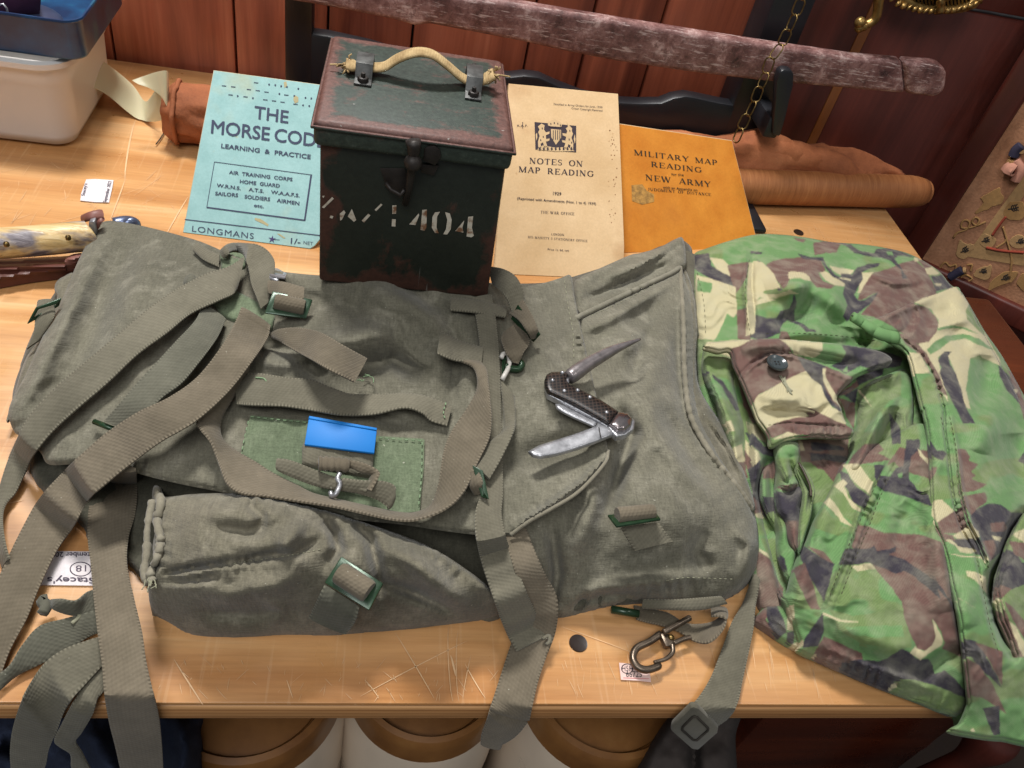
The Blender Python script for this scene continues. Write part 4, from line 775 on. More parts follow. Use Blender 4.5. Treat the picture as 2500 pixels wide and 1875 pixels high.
ribbon('loose_strap', rows8((660, 820, 690, 960, .012, .008), (560, 850, 650, 1010, .014, .010), (400, 910, 540, 1130, .014, .010), (270, 1010, 430, 1260, .012, .010), (160, 1180, 360, 1420, .011, .010), (90, 1370, 310, 1540, .010, .010), (65, 1530, 290, 1640, .009, .009), (70, 1680, 250, 1720, .009, .009)), WEB, bag, edges=True, only=[])
ribbon('loose_strap', rows8((640, -260, 860, -240, .006, .006), (590, -110, 870, -90, .006, .008), (560, 40, 855, 60, .008, .010), (555, 200, 815, 200, .010, .012), (575, 380, 805, 370, .013, .015), (595, 600, 850, 590, .017, .019), (620, 820, 900, 800, .019, .019), (645, 1000, 925, 980, .018, .018), (660, 1180, 965, 1160, .016, .016), (690, 1360, 1005, 1330, .014, .014), (730, 1520, 1025, 1520, .014, .014), (770, 1700, 1035, 1700, .014, .014)), WEB_B, bag, edges=True, only=['lid'])

# buckles
def buckle(corners, dz, bar=.0021, mat=GREEN_METAL, name='buckle_frame', Z=None, wid=1.0, inset=.24, only=None):
    c = np.array(corners, float); zz = (max(surf(c[:, 0], c[:, 1], only)) if Z is None else Z) + np.broadcast_to(dz, (4,))
    p = np.array([P(a, b, z) for (a, b), z in zip(c, zz)]); cen = p.mean(0); n = np.cross(p[1] - p[0], p[3] - p[0]); n /= np.linalg.norm(n); n *= np.sign(n @ (CAMP - cen))
    e0 = (p[1] - p[0]) / np.linalg.norm(p[1] - p[0]); e1 = (p[3] - p[0]) / np.linalg.norm(p[3] - p[0])
    iw = np.linalg.norm(p[1] - p[0]) * inset * .5; ih = np.linalg.norm(p[3] - p[0]) * inset * .8
    b_ = min(iw, ih) * 0 + bar * 1.7
    inn = [p[0] + e0 * b_ + e1 * b_, p[1] - e0 * b_ + e1 * b_, p[2] - e0 * b_ - e1 * b_, p[3] + e0 * b_ - e1 * b_]
    V = []; th = bar * .7
    for off in (th / 2, -th / 2): V += [q + n * off for q in p] + [q + n * off for q in inn]
    F = []
    for k in range(4):
        l = (k + 1) % 4; F += [(k, l, 4 + l, 4 + k), (8 + k, 12 + k, 12 + l, 8 + l), (k, 8 + k, 8 + l, l), (4 + k, 4 + l, 12 + l, 12 + k)]
    o = mesh_obj(name, V, F, mat, bag, False); bevel(o, th * .42, 2, 20)
    return p, n
def roll(p0, p1, r, n, mat, flat=.6, name='webbing_wrap'):
    q = np.linspace(p0, p1, 14); v, f = tube_vf(q, np.r_[r * .9, np.full(12, r), r * .9], 14); o = fix_normals(mesh_obj(name, v, f, mat, bag)); sharp(o, 50)
    L = np.linalg.norm(p1 - p0); uv = o.data.uv_layers.new(name='UVMap')
    for lp in o.data.loops: k = lp.vertex_index; uv.data[lp.index].uv = ((k % 14) * r * .45, (k // 14) / 13 * L)
    return o
c = Z4((1725, 548), (1978, 602), (1938, 722), (1675, 688)); p, n = buckle(c, (.012, .010, .004, .006), .0024); roll((p[0] * .55 + p[3] * .45) * .86 + (p[1] * .55 + p[2] * .45) * .14 + n * .001, (p[0] * .5 + p[3] * .5) * .12 + (p[1] * .5 + p[2] * .5) * .88 + n * .001, .0052, n, WEB_B)
ribbon('webbing_tab', rows4((1700, 480, 1700, 560, .010, .010), (1800, 490, 1800, 580, .012, .012), (1925, 525, 1920, 600, .010, .010)), WEB_B, bag, edges=True, only=['lid'])
q = Z4((1700, 400), (1760, 400), (1815, 430), (1805, 462), (1720, 450), (1690, 430)); cc = [P(a, b, float(surf(np.array([a]), np.array([b]))[0]) + .014) for a, b in q]; prism('strap_hook', cc, (0, 0, -.002), STEEL, bag, .0008)
tube('strap_hook', np.array([P(a, b, float(surf(np.array([a]), np.array([b]))[0]) + .012) for a, b in Z4((1700, 410), (1680, 440), (1720, 470), (1760, 480))]), .0012, STEEL, bag, 6)
tube('strap_bar', np.array([P(a, b, float(surf(np.array([a]), np.array([b]))[0]) + .012) for a, b in Z4((1640, 462), (1670, 475), (1710, 495))]), .0011, GREEN_METAL, bag, 6)
c = Z6((512, 462), (556, 372), (700, 560), (655, 610)); p, n = buckle([c[0], c[1], c[2], c[3]], (.006, .016, .014, .004), .0018)
ribbon('webbing_tab', rows6((500, 430, 560, 290, .006, .012), (560, 470, 640, 430, .014, .016), (610, 540, 680, 520, .014, .016), (640, 590, 690, 560, .008, .008)), WEB_B, bag, edges=True, only=['lid'])
ribbon('webbing_tab', rows6((460, 555, 560, 490, .003, .004), (450, 600, 630, 600, .004, .005), (480, 680, 590, 680, .005, .005), (520, 740, 560, 750, .003, .003)), WEB_B, bag, edges=True, only=['lid'])
ribbon('shoulder_strap', rows6((380, 130, 400, 250, .010, .006), (470, 150, 440, 280, .018, .012), (545, 200, 480, 330, .020, .014), (590, 290, 510, 400, .016, .010), (600, 370, 520, 430, .012, .010)), WEB, bag, edges=True, only=['lid'])
q = catmull(Z5((2010, 590), (2055, 500), (2050, 430), (2020, 425), (2005, 450)), 18); tube('hook_ring', P(q[:, 0], q[:, 1], surf(q[:, 0], q[:, 1]) + .004), .0016, plain('white_nylon', lin(205, 200, 192), .4), bag, 8)
q = catmull(Z5((2110, 465), (2135, 495), (2110, 522), (2060, 518), (2030, 500)), 18); tube('strap_hook', P(q[:, 0], q[:, 1], surf(q[:, 0], q[:, 1]) + .003), .0024, GREEN_METAL, bag, 8)
q = Z5((2010, 455), (2040, 440), (2030, 510), (2012, 560)); prism('strap_hook', [P(a, b, float(surf(np.array([a]), np.array([b]))[0]) + .003) for a, b in q], (0, 0, -.0015), GREEN_METAL, bag, .0005)
# front pocket buckle with its tab
ribbon('webbing_tab', rows9((370, 500, 590, 640, .004, .004), (320, 600, 560, 740, .003, .003), (270, 705, 505, 810, .002, .002)), WEB_G, bag, edges=True, only=['front'])
stitch('stitching', Z9((305, 710), (400, 765), (490, 800)), THREAD, bag, 6, 4, 2, .004, only=['front'])
c = Z9((475, 320), (742, 492), (652, 666), (368, 490)); p, n = buckle(c, (.010, .010, .006, .006), .0026, only=['front']); roll(p.mean(0) + (p[0] - p[1]) * .36 + n * .0015, p.mean(0) + (p[1] - p[0]) * .36 + n * .0015, .0056, n, WEB_B)
# side pocket buckle
ribbon('webbing_tab', rows10((560, 140, 800, 110, .003, .003), (600, 210, 840, 165, .003, .003), (648, 285, 888, 225, .002, .002)), WEB, bag, edges=True, only=['side'])
stitch('stitching', Z10((640, 262), (760, 240), (870, 210)), THREAD, bag, 6, 4, 2, .004, only=['side'])
c = Z10((474, 62), (772, 34), (812, 88), (530, 134)); p, n = buckle(c, (.005, .005, .012, .012), .0022, only=['side']); roll(p.mean(0) + (p[0] - p[1]) * .38 + n * .003, p.mean(0) + (p[1] - p[0]) * .38 + n * .003, .0046, n, WEB_B)
# left side buckle, bars, lower buckles
c = Z4((172, 755), (228, 650), (388, 588), (372, 640)); buckle(c, (.004, .012, .014, .006), .0018, Z=.030)
ribbon('webbing_tab', rows4((240, 610, 330, 600, .034, .038), (225, 690, 345, 660, .034, .036), (215, 800, 340, 720, .030, .034), (170, 915, 250, 860, .022, .026)), WEB, bag, edges=True, free=True)
q = np.array(Z4((595, 1372), (730, 1424))); tube('strap_bar', P(q[:, 0], q[:, 1], surf(q[:, 0], q[:, 1]) + .006), .0016, GREEN_METAL, bag, 8)
c = Z5((1822, 1130), (1890, 1165), (1928, 1345), (1880, 1330)); buckle(c, (.016, .016, .012, .010), .0016, only=['lid'])
ribbon('webbing_tab', rows5((2090, 700, 2000, 600, .004, .003), (2095, 830, 2020, 900, .008, .004), (2080, 930, 1920, 1000, .012, .006), (2000, 1100, 1870, 1100, .012, .008), (1930, 1220, 1840, 1150, .010, .010)), WEB, bag, edges=True, only=['lid'])
ribbon('webbing_tab', rows5((1800, 1180, 1870, 1170, .010, .014), (1805, 1260, 1890, 1240, .008, .014), (1830, 1310, 1895, 1300, .005, .008)), WEB_B, bag, edges=True, only=['lid'])
q = np.array(Z10((500, 655), (672, 685))); tube('strap_bar', P(q[:, 0], q[:, 1], np.full(2, .010)), .0024, GREEN_METAL, bag, 8)
# toggle loop in front of the blue sticker: rolled webbing, D-ring
ribbon('toggle_webbing', rows5((590, 1085, 585, 1160, .008, .004), (680, 1100, 640, 1190, .010, .005), (860, 1170, 820, 1260, .010, .005), (1000, 1220, 980, 1290, .010, .006), (1160, 1280, 1150, 1300, .010, .008)), WEB, bag, edges=True, only=['lid', 'patch'])
ribbon('toggle_webbing', rows5((840, 1100, 840, 1135, .012, .010), (940, 1095, 940, 1150, .013, .010), (1040, 1095, 1050, 1150, .014, .011), (1150, 1120, 1120, 1180, .014, .010), (1225, 1165, 1180, 1190, .014, .010), (1228, 1200, 1170, 1230, .014, .008), (1180, 1290, 1160, 1290, .012, .008)), WEB_B, bag, edges=True, only=['lid', 'patch'])
ribbon('toggle_webbing', rows5((1000, 1210, 980, 1290, .012, .006), (1120, 1225, 1100, 1310, .012, .006), (1260, 1230, 1220, 1350, .012, .005), (1335, 1265, 1290, 1400, .012, .005), (1325, 1340, 1290, 1410, .010, .004)), WEB, bag, edges=True, only=['lid', 'patch'])
q = catmull(Z5((850, 1118), (940, 1122), (1045, 1130)), 20); tube('toggle_knot', P(q[:, 0], q[:, 1], surf(q[:, 0], q[:, 1], ['lid', 'patch']) + .016), .0044 * (1 + .12 * np.sin(np.arange(20) * 1.6)), WEB_B, bag, 10, flat=.7)
q = catmull(Z5((985, 1180), (970, 1215), (985, 1250), (960, 1310), (935, 1325), (925, 1300)), 24); tube('d_ring', P(q[:, 0], q[:, 1], surf(q[:, 0], q[:, 1], ['lid', 'patch']) + np.linspace(.015, .009, 24)), .0014, STEEL, bag, 8)
# side tabs at the top right
ribbon('webbing_tab', rows6((1600, 30, 1672, 60, .004, .002), (1602, 130, 1676, 150, .006, .002), (1604, 280, 1676, 292, .004, .002)), WEB, bag, edges=True, only=['body'])
ribbon('webbing_tab', rows6((1610, 330, 1690, 300, .002, .001), (1660, 430, 1760, 400, .003, .002), (1690, 575, 1770, 500, .002, .002)), WEB_G, bag, edges=True, only=['body'])
# stitched hems in pale thread
for ln, on in ((Z6((1020, 440), (1160, 380), (1320, 300), (1500, 195), (1540, 165)), None), (Z6((850, 220), (880, 420), (905, 560), (910, 740)), ['lid']), (Z10((845, 474), (960, 455), (1100, 458), (1290, 465)), ['side']), (Z8((1480, 365), (1680, 335), (1880, 305), (2050, 270)), ['front'])): stitch('stitching', ln, THREAD, bag, 8, 5, 1.1, .0004, only=on)
# snap hook
hk = thing('snap_hook', 'dull bronze swivel snap hook lying on the table at the end of a bag strap', 'snap hook', tuple(P(1590, 1590, .004)))
def hz(pts, z): return np.array([P(a, b, z) for a, b in catmull(Z10(*pts), 40)])
tube('hook_body', hz([(810, 810), (740, 860), (660, 900), (635, 960), (660, 1015), (720, 1038), (790, 1018), (805, 1000)], .006), np.r_[np.full(34, .0022), np.linspace(.0022, .0014, 6)], BRONZE, hk, 10)
tube('gate', hz([(885, 880), (885, 930), (840, 970), (770, 990)], .0075), np.linspace(.0016, .0011, 40), BRONZE, hk, 8)
prism('swivel', [P(a, b, .0085) for a, b in Z10((805, 800), (850, 790), (905, 850), (890, 885), (845, 890))], (0, 0, -.005), BRONZE, hk, .0014)
tube('hook_bar', hz([(830, 800), (910, 755), (995, 708)], .010), .0019, BRONZE, hk, 8)
tube('hook_bar', hz([(895, 870), (950, 845), (998, 832)], .007), .0016, BRONZE, hk, 8)
pc_ = P(*Z10((878, 832))[0], .0085); lathe('rivet', [(.0001, .0012), (.0014, .0009), (.002, 0), (.002, -.002)], pc_, BRASS, hk, 16)

# ------------------------------------------------------------------ lettering
TXT = {}
def text_vf(s, bold=0.0, align='C', spacing=1.0, word=1.0):
    d = bpy.data.curves.new('txt', 'FONT'); d.body = s; d.size = 1; d.resolution_u = 3; d.space_character = spacing; d.space_word = word; d.fill_mode = 'FRONT'
    o = bpy.data.objects.new('txt', d); COL.objects.link(o); bpy.context.view_layer.update()
    me = o.evaluated_get(bpy.context.evaluated_depsgraph_get()).to_mesh()
    v = np.array([tuple(x.co) for x in me.vertices]); f = [tuple(p.vertices) for p in me.polygons]
    o.to_mesh_clear(); bpy.data.objects.remove(o); bpy.data.curves.remove(d); return v[:, :2], f
TH, TN = .17, .07
def serif_glyphs():
    """roman capitals as strokes: (x0,y0,x1,y1,width) in cap-height units, plus arcs"""
    def V(x): return [(x, 0, x, 1, TH), (x - .13, .02, x + .13, .02, .045), (x - .13, .98, x + .13, .98, .045)]
    def A(cx, cy, rx, ry, a0, a1, w0=TN, w1=TH): return [('arc', cx, cy, rx, ry, a0, a1, w0, w1)]
    G = {}
    G['A'] = (.8, [(.08, 0, .40, 1, TN), (.40, 1, .72, 0, TH), (.2, .33, .6, .33, TN), (0, .02, .2, .02, .045), (.58, .02, .86, .02, .045)])
    G['D'] = (.82, V(.16) + A(.3, .5, .46, .47, -90, 90) + [(.16, .97, .32, .97, TN), (.16, .03, .32, .03, TN)])
    G['E'] = (.72, V(.16) + [(.16, .97, .66, .97, TN), (.16, .03, .68, .03, TN), (.16, .51, .5, .51, TN), (.66, .97, .66, .76, .05), (.68, .03, .68, .26, .05), (.5, .4, .5, .62, .05)])
    G['F'] = (.68, V(.16) + [(.16, .97, .64, .97, TN), (.16, .51, .5, .51, TN), (.64, .97, .64, .76, .05), (.5, .4, .5, .62, .05)])
    G['G'] = (.82, A(.45, .5, .40, .48, 40, 320) + [(.74, .12, .74, .45, TH * .9), (.6, .45, .86, .45, .045), (.75, .98, .75, .74, .05)])
    G['C'] = (.78, A(.45, .5, .40, .48, 45, 315) + [(.74, .98, .74, .72, .05), (.74, .02, .74, .26, .05)])
    G['H'] = (.88, V(.16) + V(.7) + [(.16, .51, .7, .51, TN)])
    G['I'] = (.36, V(.18)); G['J'] = (.45, [(.26, .2, .26, 1, TH), (.12, .98, .4, .98, .045), (.26, .2, .05, -.08, .09)])
    G['L'] = (.68, V(.16) + [(.16, .03, .64, .03, TN), (.64, .03, .64, .28, .05)])
    G['M'] = (1.02, [(.14, 0, .14, 1, TN), (.14, 1, .5, .02, TH), (.5, .02, .86, 1, TN), (.86, 0, .86, 1, TH), (0, .02, .28, .02, .045), (.72, .02, 1.0, .02, .045), (0, .98, .2, .98, .045), (.8, .98, 1, .98, .045)])
    G['N'] = (.86, [(.14, 0, .14, 1, TN), (.12, 1, .7, 0, TH), (.7, 0, .7, 1, TN), (0, .02, .28, .02, .045), (.56, .98, .84, .98, .045), (0, .98, .16, .98, .045)])
    G['O'] = (.86, A(.43, .5, .40, .48, 0, 360)); G['P'] = (.7, V(.16) + A(.34, .72, .28, .25, -90, 90) + [(.16, .97, .36, .97, TN), (.16, .47, .36, .47, TN)])
    G['R'] = (.8, V(.16) + A(.34, .72, .26, .25, -90, 90) + [(.16, .97, .36, .97, TN), (.16, .47, .36, .47, TN), (.38, .47, .68, .02, TH), (.6, .02, .8, .02, .05)])
    G['S'] = (.62, A(.31, .74, .23, .24, 40, 270, TN, .12) + A(.31, .26, .25, .24, -140, 90, TN, .12) + [(.53, .98, .53, .74, .05), (.06, .02, .06, .27, .05)])
    G['T'] = (.76, V(.38) + [(.04, .97, .72, .97, TN), (.04, .97, .04, .74, .05), (.72, .97, .72, .74, .05)])
    G['U'] = (.82, [(.16, .3, .16, 1, TH), (.68, .25, .68, 1, TN), (.04, .98, .3, .98, .045), (.56, .98, .8, .98, .045)] + A(.42, .3, .26, .28, 180, 360))
    G['W'] = (1.1, [(.06, 1, .3, 0, TH), (.3, 0, .54, 1, TN), (.5, 1, .76, 0, TH), (.76, 0, 1.0, 1, TN), (0, .98, .2, .98, .045), (.4, .98, .62, .98, .045), (.9, .98, 1.1, .98, .045)])
    G['Y'] = (.8, [(.08, 1, .4, .45, TH), (.4, .45, .72, 1, TN), (.4, 0, .4, .48, TH), (.27, .02, .53, .02, .045), (0, .98, .22, .98, .045), (.58, .98, .8, .98, .045)])
    return G
SG = serif_glyphs()
def serif_vf(s, track=.12, word=.55):
    V, F, x = [], [], 0.0
    def quad(a, b, w0, w1):
        a, b = np.array(a), np.array(b); d = b - a; L = np.hypot(*d) + 1e-9; n = np.array([-d[1], d[0]]) / L; k = len(V)
        V.extend([a + n * w0 / 2, a - n * w0 / 2, b - n * w1 / 2, b + n * w1 / 2]); F.append((k, k + 1, k + 2, k + 3))
    for ch_ in s:
        if ch_ == ' ': x += word; continue
        wd_, st_ = SG[ch_]
        for q in st_:
            if q[0] == 'arc':
                _, cx_, cy_, rx, ry, a0, a1, w0, w1 = q; n = max(6, int(abs(a1 - a0) / 24)); an = np.radians(np.linspace(a0, a1, n + 1))
                for p, r in zip(an[:-1], an[1:]):
                    f0, f1 = w0 + (w1 - w0) * abs(math.cos(p)), w0 + (w1 - w0) * abs(math.cos(r))
                    quad((x + cx_ + rx * math.cos(p) - f0 * .3 * math.cos(p), cy_ + ry * math.sin(p)), (x + cx_ + rx * math.cos(r) - f1 * .3 * math.cos(r), cy_ + ry * math.sin(r)), f0, f1)
            else: quad((x + q[0], q[1]), (x + q[2], q[3]), q[4], q[4])
        x += wd_ + track
    return np.array(V), F
class Cover:
    """a flat printed face: pixel positions of its print are carried onto the face itself"""
    def __init__(s, o, n, up): s.o, s.n, s.up = np.asarray(o), np.asarray(n) / np.linalg.norm(n), up; s.k = 0
    def px(s, x, y, off=0.0003): return PN(x, y, s.o + s.n * off, s.n)
    def text(s, name, st_, l, r, cap, mat, parent, bold=0.0, serif=False, spacing=1.0, word=1.0, down=None, track=.12):
        vf = serif_vf(st_, track, word) if serif else text_vf(st_, bold, 'C', spacing, word)
        v, f = vf; v = v - (v[:, 0].min(), 0); wdt = v[:, 0].max(); hh = 1.0 if serif else .69
        a, b = s.px(*l), s.px(*r); ex = (b - a) / wdt; mid = ((l[0] + r[0]) / 2, (l[1] + r[1]) / 2)
        m0, m1 = s.px(*mid), s.px(mid[0] + (down or s.up)[0] * cap, mid[1] + (down or s.up)[1] * cap)
        ey = (m1 - m0) / hh; s.k += 1
        P_ = a + v[:, :1] * ex + v[:, 1:2] * ey + s.n * (s.k % 7) * .00001
        if bold and not serif:      # heavier face: struck several times with a small shift
            sh = [(0, 0), (bold, 0), (-bold, 0), (0, bold), (0, -bold)]; n_ = len(v)
            F_ = [tuple(i + n_ * k for i in q) for k in range(5) for q in f]
            P_ = np.vstack([P_ + ex * dx * 1.2 + ey * dy * 1.2 + s.n * .00003 * k for k, (dx, dy) in enumerate(sh)]); return mesh_obj(name, P_, F_, mat, parent, False)
        return mesh_obj(name, P_, f, mat, parent, False)
    def poly(s, name, pts, mat, parent, off=.0003):
        v = [s.px(x, y, off) for x, y in pts]; return mesh_obj(name, v, [tuple(range(len(v)))], mat, parent, False)
    def line(s, name, a, b, wpx, mat, parent, off=.0003):
        a, b = np.array(a, float), np.array(b, float); d = b - a; n = np.array([-d[1], d[0]]) / np.hypot(*d) * wpx / 2
        return s.poly(name, [a - n, a + n, b + n, b - n], mat, parent, off)
    def many(s, name, polys, mat, parent, off=.00035):
        V, F = [], []
        for p in polys: F.append(tuple(range(len(V), len(V) + len(p)))); V += [s.px(x, y, off) for x, y in p]
        return mesh_obj(name, V, F, mat, parent, False)
def paper(name, c1, c2, stain, sc=30):
    t = NT(name); o = t.mapping('Object'); n = t.noise(o, sc, 5, .6); f = t.noise(o, 500, 3, .7); s_ = t.noise(o, 12, 4, .6); sp = t.noise(o, 160, 2, .5)
    c = t.ramp(n, [(.3, c1), (.7, c2)]); c = t.mix(t.step(s_, .58, .72, 0, .55), c, stain); c = t.mix(t.step(sp, .74, .8, 0, .45), c, stain)
    c = t.mix(.18, c, t.ramp(f, [(.3, (.6, .6, .6)), (.7, (1.2, 1.2, 1.2))]), 'MULTIPLY'); t.color(c); t.rough(.75); t.b.inputs['Specular IOR Level'].default_value = .3; t.bump(f, .12, .0005); return t.m
PAGES = paper('aged_page_edges', lin(196, 168, 128), lin(214, 190, 152), lin(160, 120, 80), 200)
def booklet(name, label, bl, br, tl, tr, lean, thick, mat, corner=None, zs=(0, 0), pgs=.985):
    a, b = P(*bl, zs[0]), P(*br, zs[1]); ex = (b - a) / np.linalg.norm(b - a); th = math.radians(lean)
    d = np.array([0, math.sin(th), math.cos(th)]); n = np.cross(ex, d); n /= np.linalg.norm(n)
    if n[1] > 0: n = -n
    t = thing(name, label, 'booklet' if thick < .006 else 'book', tuple((a + b) / 2))
    cv = Cover(a, n, None)
    ol = [bl] + (corner or [br]) + [tr, tl]
    pts = [PN(x, y, a, n) for x, y in ol]
    c0 = prism('cover', pts, -n * .0006, mat, t, .0002, 1)
    cen = np.mean(pts, 0); pg = [cen + (p - cen) * pgs - n * .0008 for p in pts]
    prism('pages', pg, -n * (thick - .0014), PAGES, t)
    prism('back_cover', [p - n * (thick - .0004) for p in pts], -n * .0006, mat, t, .0002, 1)
    return t, cv
# --- blue-green Morse booklet
BLUEP = paper('blue_green_paper', lin(138, 176, 174), lin(154, 190, 188), lin(172, 172, 140), 60)
INKB = plain('slate_print', lin(60, 66, 88), .85, var=.05, bump=0)
mb, cv = booklet('morse_booklet', 'pale blue green booklet with the big title THE MORSE CODE', (447, 567), (792, 612), (522, 172), (840, 215), 50, .0055, BLUEP, [(757, 607), (768, 600), (782, 583)], pgs=1.006)
cv.up = (.07, -1.0)
M1 = lambda *p: [(x / 2.592, y / 2.592) for x, y in p]
def t1(s_, l, r, cap, **k): cv.text('print', s_, (l[0] / 2.592, l[1] / 2.592), (r[0] / 2.592, r[1] / 2.592), cap / 2.592, INKB, mb, **k)
t1('THE', (1608, 748), (1822, 780), 78, bold=.012)
t1('MORSE CODE', (1336, 842), (2055, 935), 82, bold=.013, spacing=.97, word=.8)
t1('LEARNING  &  PRACTICE', (1400, 936), (1965, 1006), 27, bold=.02)
t1('AIR  TRAINING  CORPS', (1450, 1100), (1850, 1146), 21, bold=.022)
t1('HOME  GUARD', (1518, 1158), (1770, 1186), 21, bold=.022)
t1('W.R.N.S.', (1372, 1182), (1522, 1202), 21, bold=.022); t1('A.T.S.', (1574, 1208), (1668, 1220), 21, bold=.022); t1('W.A.A.F.S.', (1715, 1224), (1895, 1248), 21, bold=.022)
t1('SAILORS', (1362, 1234), (1505, 1246), 22, bold=.022); t1('SOLDIERS', (1548, 1254), (1708, 1272), 22, bold=.022); t1('AIRMEN', (1752, 1278), (1893, 1298), 22, bold=.022)
t1('etc.', (1608, 1308), (1668, 1316), 20, bold=.022)
t1('LONGMANS', (1215, 1464), (1605, 1512), 36, spacing=1.12)
t1('1/-', (1840, 1540), (1900, 1548), 34, bold=.01); t1('NET', (1920, 1544), (1980, 1552), 20)
for a_, b_, w_ in (((1357, 1024), (1970, 1106), 4), ((1970, 1104), (1928, 1396), 11), ((1930, 1394), (1308, 1312), 9), ((1308, 1314), (1357, 1024), 4), ((1168, 1388), (2060, 1494), 6)): cv.line('printed_rule', M1(a_)[0], M1(b_)[0], w_ / 2.592, INKB, mb)
dots, dash = [], []
for x, y in ((1703, 534), (1742, 538), (1779, 545), (1816, 549), (1888, 561), (1768, 593), (1862, 606), (1504, 607), (1600, 620), (1933, 618), (1970, 622), (2006, 630), (1918, 665), (1957, 670)):
    dots.append([M1((x + 6 * math.cos(q), y + 6 * math.sin(q)))[0] for q in np.linspace(0, 2 * math.pi, 9)[:-1]])
for x, y in ((1621, 523), (1418, 543), (1476, 549), (1575, 566), (1631, 573), (1686, 582), (1812, 601), (1459, 600), (1554, 612), (1679, 631), (1734, 638), (1788, 646), (1870, 659)):
    dash.append(M1((x - 14, y - 4), (x + 14, y - 1), (x + 14, y + 4), (x - 14, y + 1)))
cv.many('printed_morse', dots + dash, INKB, mb)
star = []
for k in range(10):
    r_ = 26 if k % 2 == 0 else 9; q = math.radians(-90 + 36 * k + 8); star.append(M1((1722 + r_ * math.cos(q), 1514 + r_ * math.sin(q)))[0])
cv.poly('printed_star', star, plain('violet_print', lin(74, 62, 108), .85, bump=0), mb); cv.line('printed_rule', M1((1722, 1514))[0], M1((1770, 1518))[0], 1.3, INKB, mb)
STAIN = plain('brown_stain', lin(178, 166, 126), .85, bump=0)
for pts in (((1795, 520), (1812, 515), (1818, 545), (1800, 556)), ((1862, 600), (1888, 615), (1888, 645), (1866, 655), (1856, 630)), ((1612, 1378), (1650, 1385), (1700, 1420), (1695, 1432), (1655, 1412), (1612, 1392)), ((1752, 1478), (1770, 1480), (1806, 1505), (1798, 1510))): cv.poly('paper_stain', M1(*pts), STAIN, mb, .0002)

# --- cream booklet with a coat of arms
CREAMP = paper('cream_paper', lin(200, 166, 122), lin(216, 184, 142), lin(172, 128, 84), 25)
nb, cv = booklet('map_notes_booklet', 'cream paper booklet titled NOTES ON MAP READING with a printed coat of arms', (1206, 668), (1522, 682), (1243, 204), (1509, 229), 52, .005, CREAMP, [(1522, 682), (1524, 600)], pgs=1.004)
cv.up = (.03, -1.0); INKN = plain('purple_black_print', lin(56, 44, 52), .85, bump=0)
N1 = lambda x, y: (700 + x / 2.592, y / 2.592)
def t2(s_, l, r, cap, **k): cv.text('print', s_, N1(*l), N1(*r), cap / 2.592, INKN, nb, **k)
t2('NOTES ON', (1535, 1034), (1872, 1054), 36, serif=True, word=.75); t2('MAP READING', (1466, 1088), (1942, 1118), 36, serif=True, word=.75)
t2('1929', (1685, 1232), (1737, 1236), 19, bold=.01)
t2('(Reprinted with Amendments (Nos. 1 to 4) 1939)', (1458, 1262), (1957, 1296), 15, bold=.008)
t2('THE WAR OFFICE', (1607, 1350), (1820, 1362), 17, serif=True, word=.6); t2('LONDON', (1675, 1488), (1755, 1492), 13, serif=True)
t2("HIS MAJESTY S STATIONERY OFFICE", (1527, 1506), (1903, 1532), 14, serif=True, word=.5); t2('Price 1s. 6d. net', (1652, 1584), (1785, 1592), 14)
t2('Notified in Army Orders for June, 1930', (1690, 664), (1997, 684), 12); t2('Crown Copyright Reserved', (1802, 690), (1997, 706), 12)
t2('R.A.F.', (1458, 802), (1526, 802), 13); cv.line('print', N1(1493, 772), N1(1493, 812), 1.6, INKN, nb)
cv.poly('crest_ground', [N1(*p) for p in ((1568, 772), (1832, 796), (1832, 964), (1574, 946))], INKN, nb, .00025)
CR = plain('crest_paper', lin(208, 176, 132), .85, bump=0)
lion = [(1590, 800), (1612, 782), (1632, 792), (1628, 820), (1640, 838), (1664, 832), (1662, 846), (1640, 856), (1642, 880), (1664, 876), (1662, 890), (1640, 896), (1650, 930), (1630, 936), (1622, 900), (1606, 910), (1612, 936), (1592, 932), (1590, 896), (1600, 860), (1592, 836), (1600, 820)]
uni = [(1806, 812), (1790, 796), (1772, 772), (1780, 802), (1766, 812), (1776, 830), (1770, 846), (1744, 842), (1746, 856), (1768, 866), (1764, 890), (1742, 886), (1744, 900), (1764, 906), (1752, 940), (1774, 946), (1782, 912), (1796, 920), (1792, 948), (1812, 950), (1814, 908), (1802, 870), (1812, 846), (1804, 830)]
tail = [(1576, 850), (1584, 840), (1586, 870), (1578, 890)]; tail2 = [(1822, 850), (1816, 880), (1824, 910), (1828, 880)]
shield = [(1672, 816), (1736, 822), (1736, 872), (1704, 916), (1674, 868)]; crown = [(1654, 794), (1652, 776), (1668, 764), (1690, 758), (1694, 750), (1702, 752), (1704, 760), (1728, 768), (1742, 784), (1738, 802), (1698, 806)]
base = [(1584, 946), (1620, 920), (1700, 934), (1780, 930), (1822, 956), (1700, 958)]
cv.many('crest_figure', [[N1(*p) for p in q] for q in (lion, uni, tail, tail2, shield, crown, base)], CR, nb, .0004)
det = []
for k in range(4): x = 1684 + k * 14; det.append([N1(x, 824), N1(x + 5, 824), N1(x + 5, 886), N1(x, 882)])
for k in range(9): x = 1596 + k * 25; det.append([N1(x, 938), N1(x + 9, 926), N1(x + 13, 948), N1(x + 2, 952)])
for x, y in ((1668, 778), (1690, 772), (1712, 776), (1728, 786), (1614, 806), (1620, 860), (1604, 880), (1788, 822), (1784, 876), (1800, 896)): det.append([N1(x, y), N1(x + 6, y + 1), N1(x + 7, y + 12), N1(x + 1, y + 12)])
det.append([N1(1660, 798), N1(1738, 804), N1(1738, 808), N1(1660, 803)])
cv.many('crest_detail', det, INKN, nb, .00055)
FOX = plain('foxing', lin(150, 104, 66), .85, bump=0); fx = []
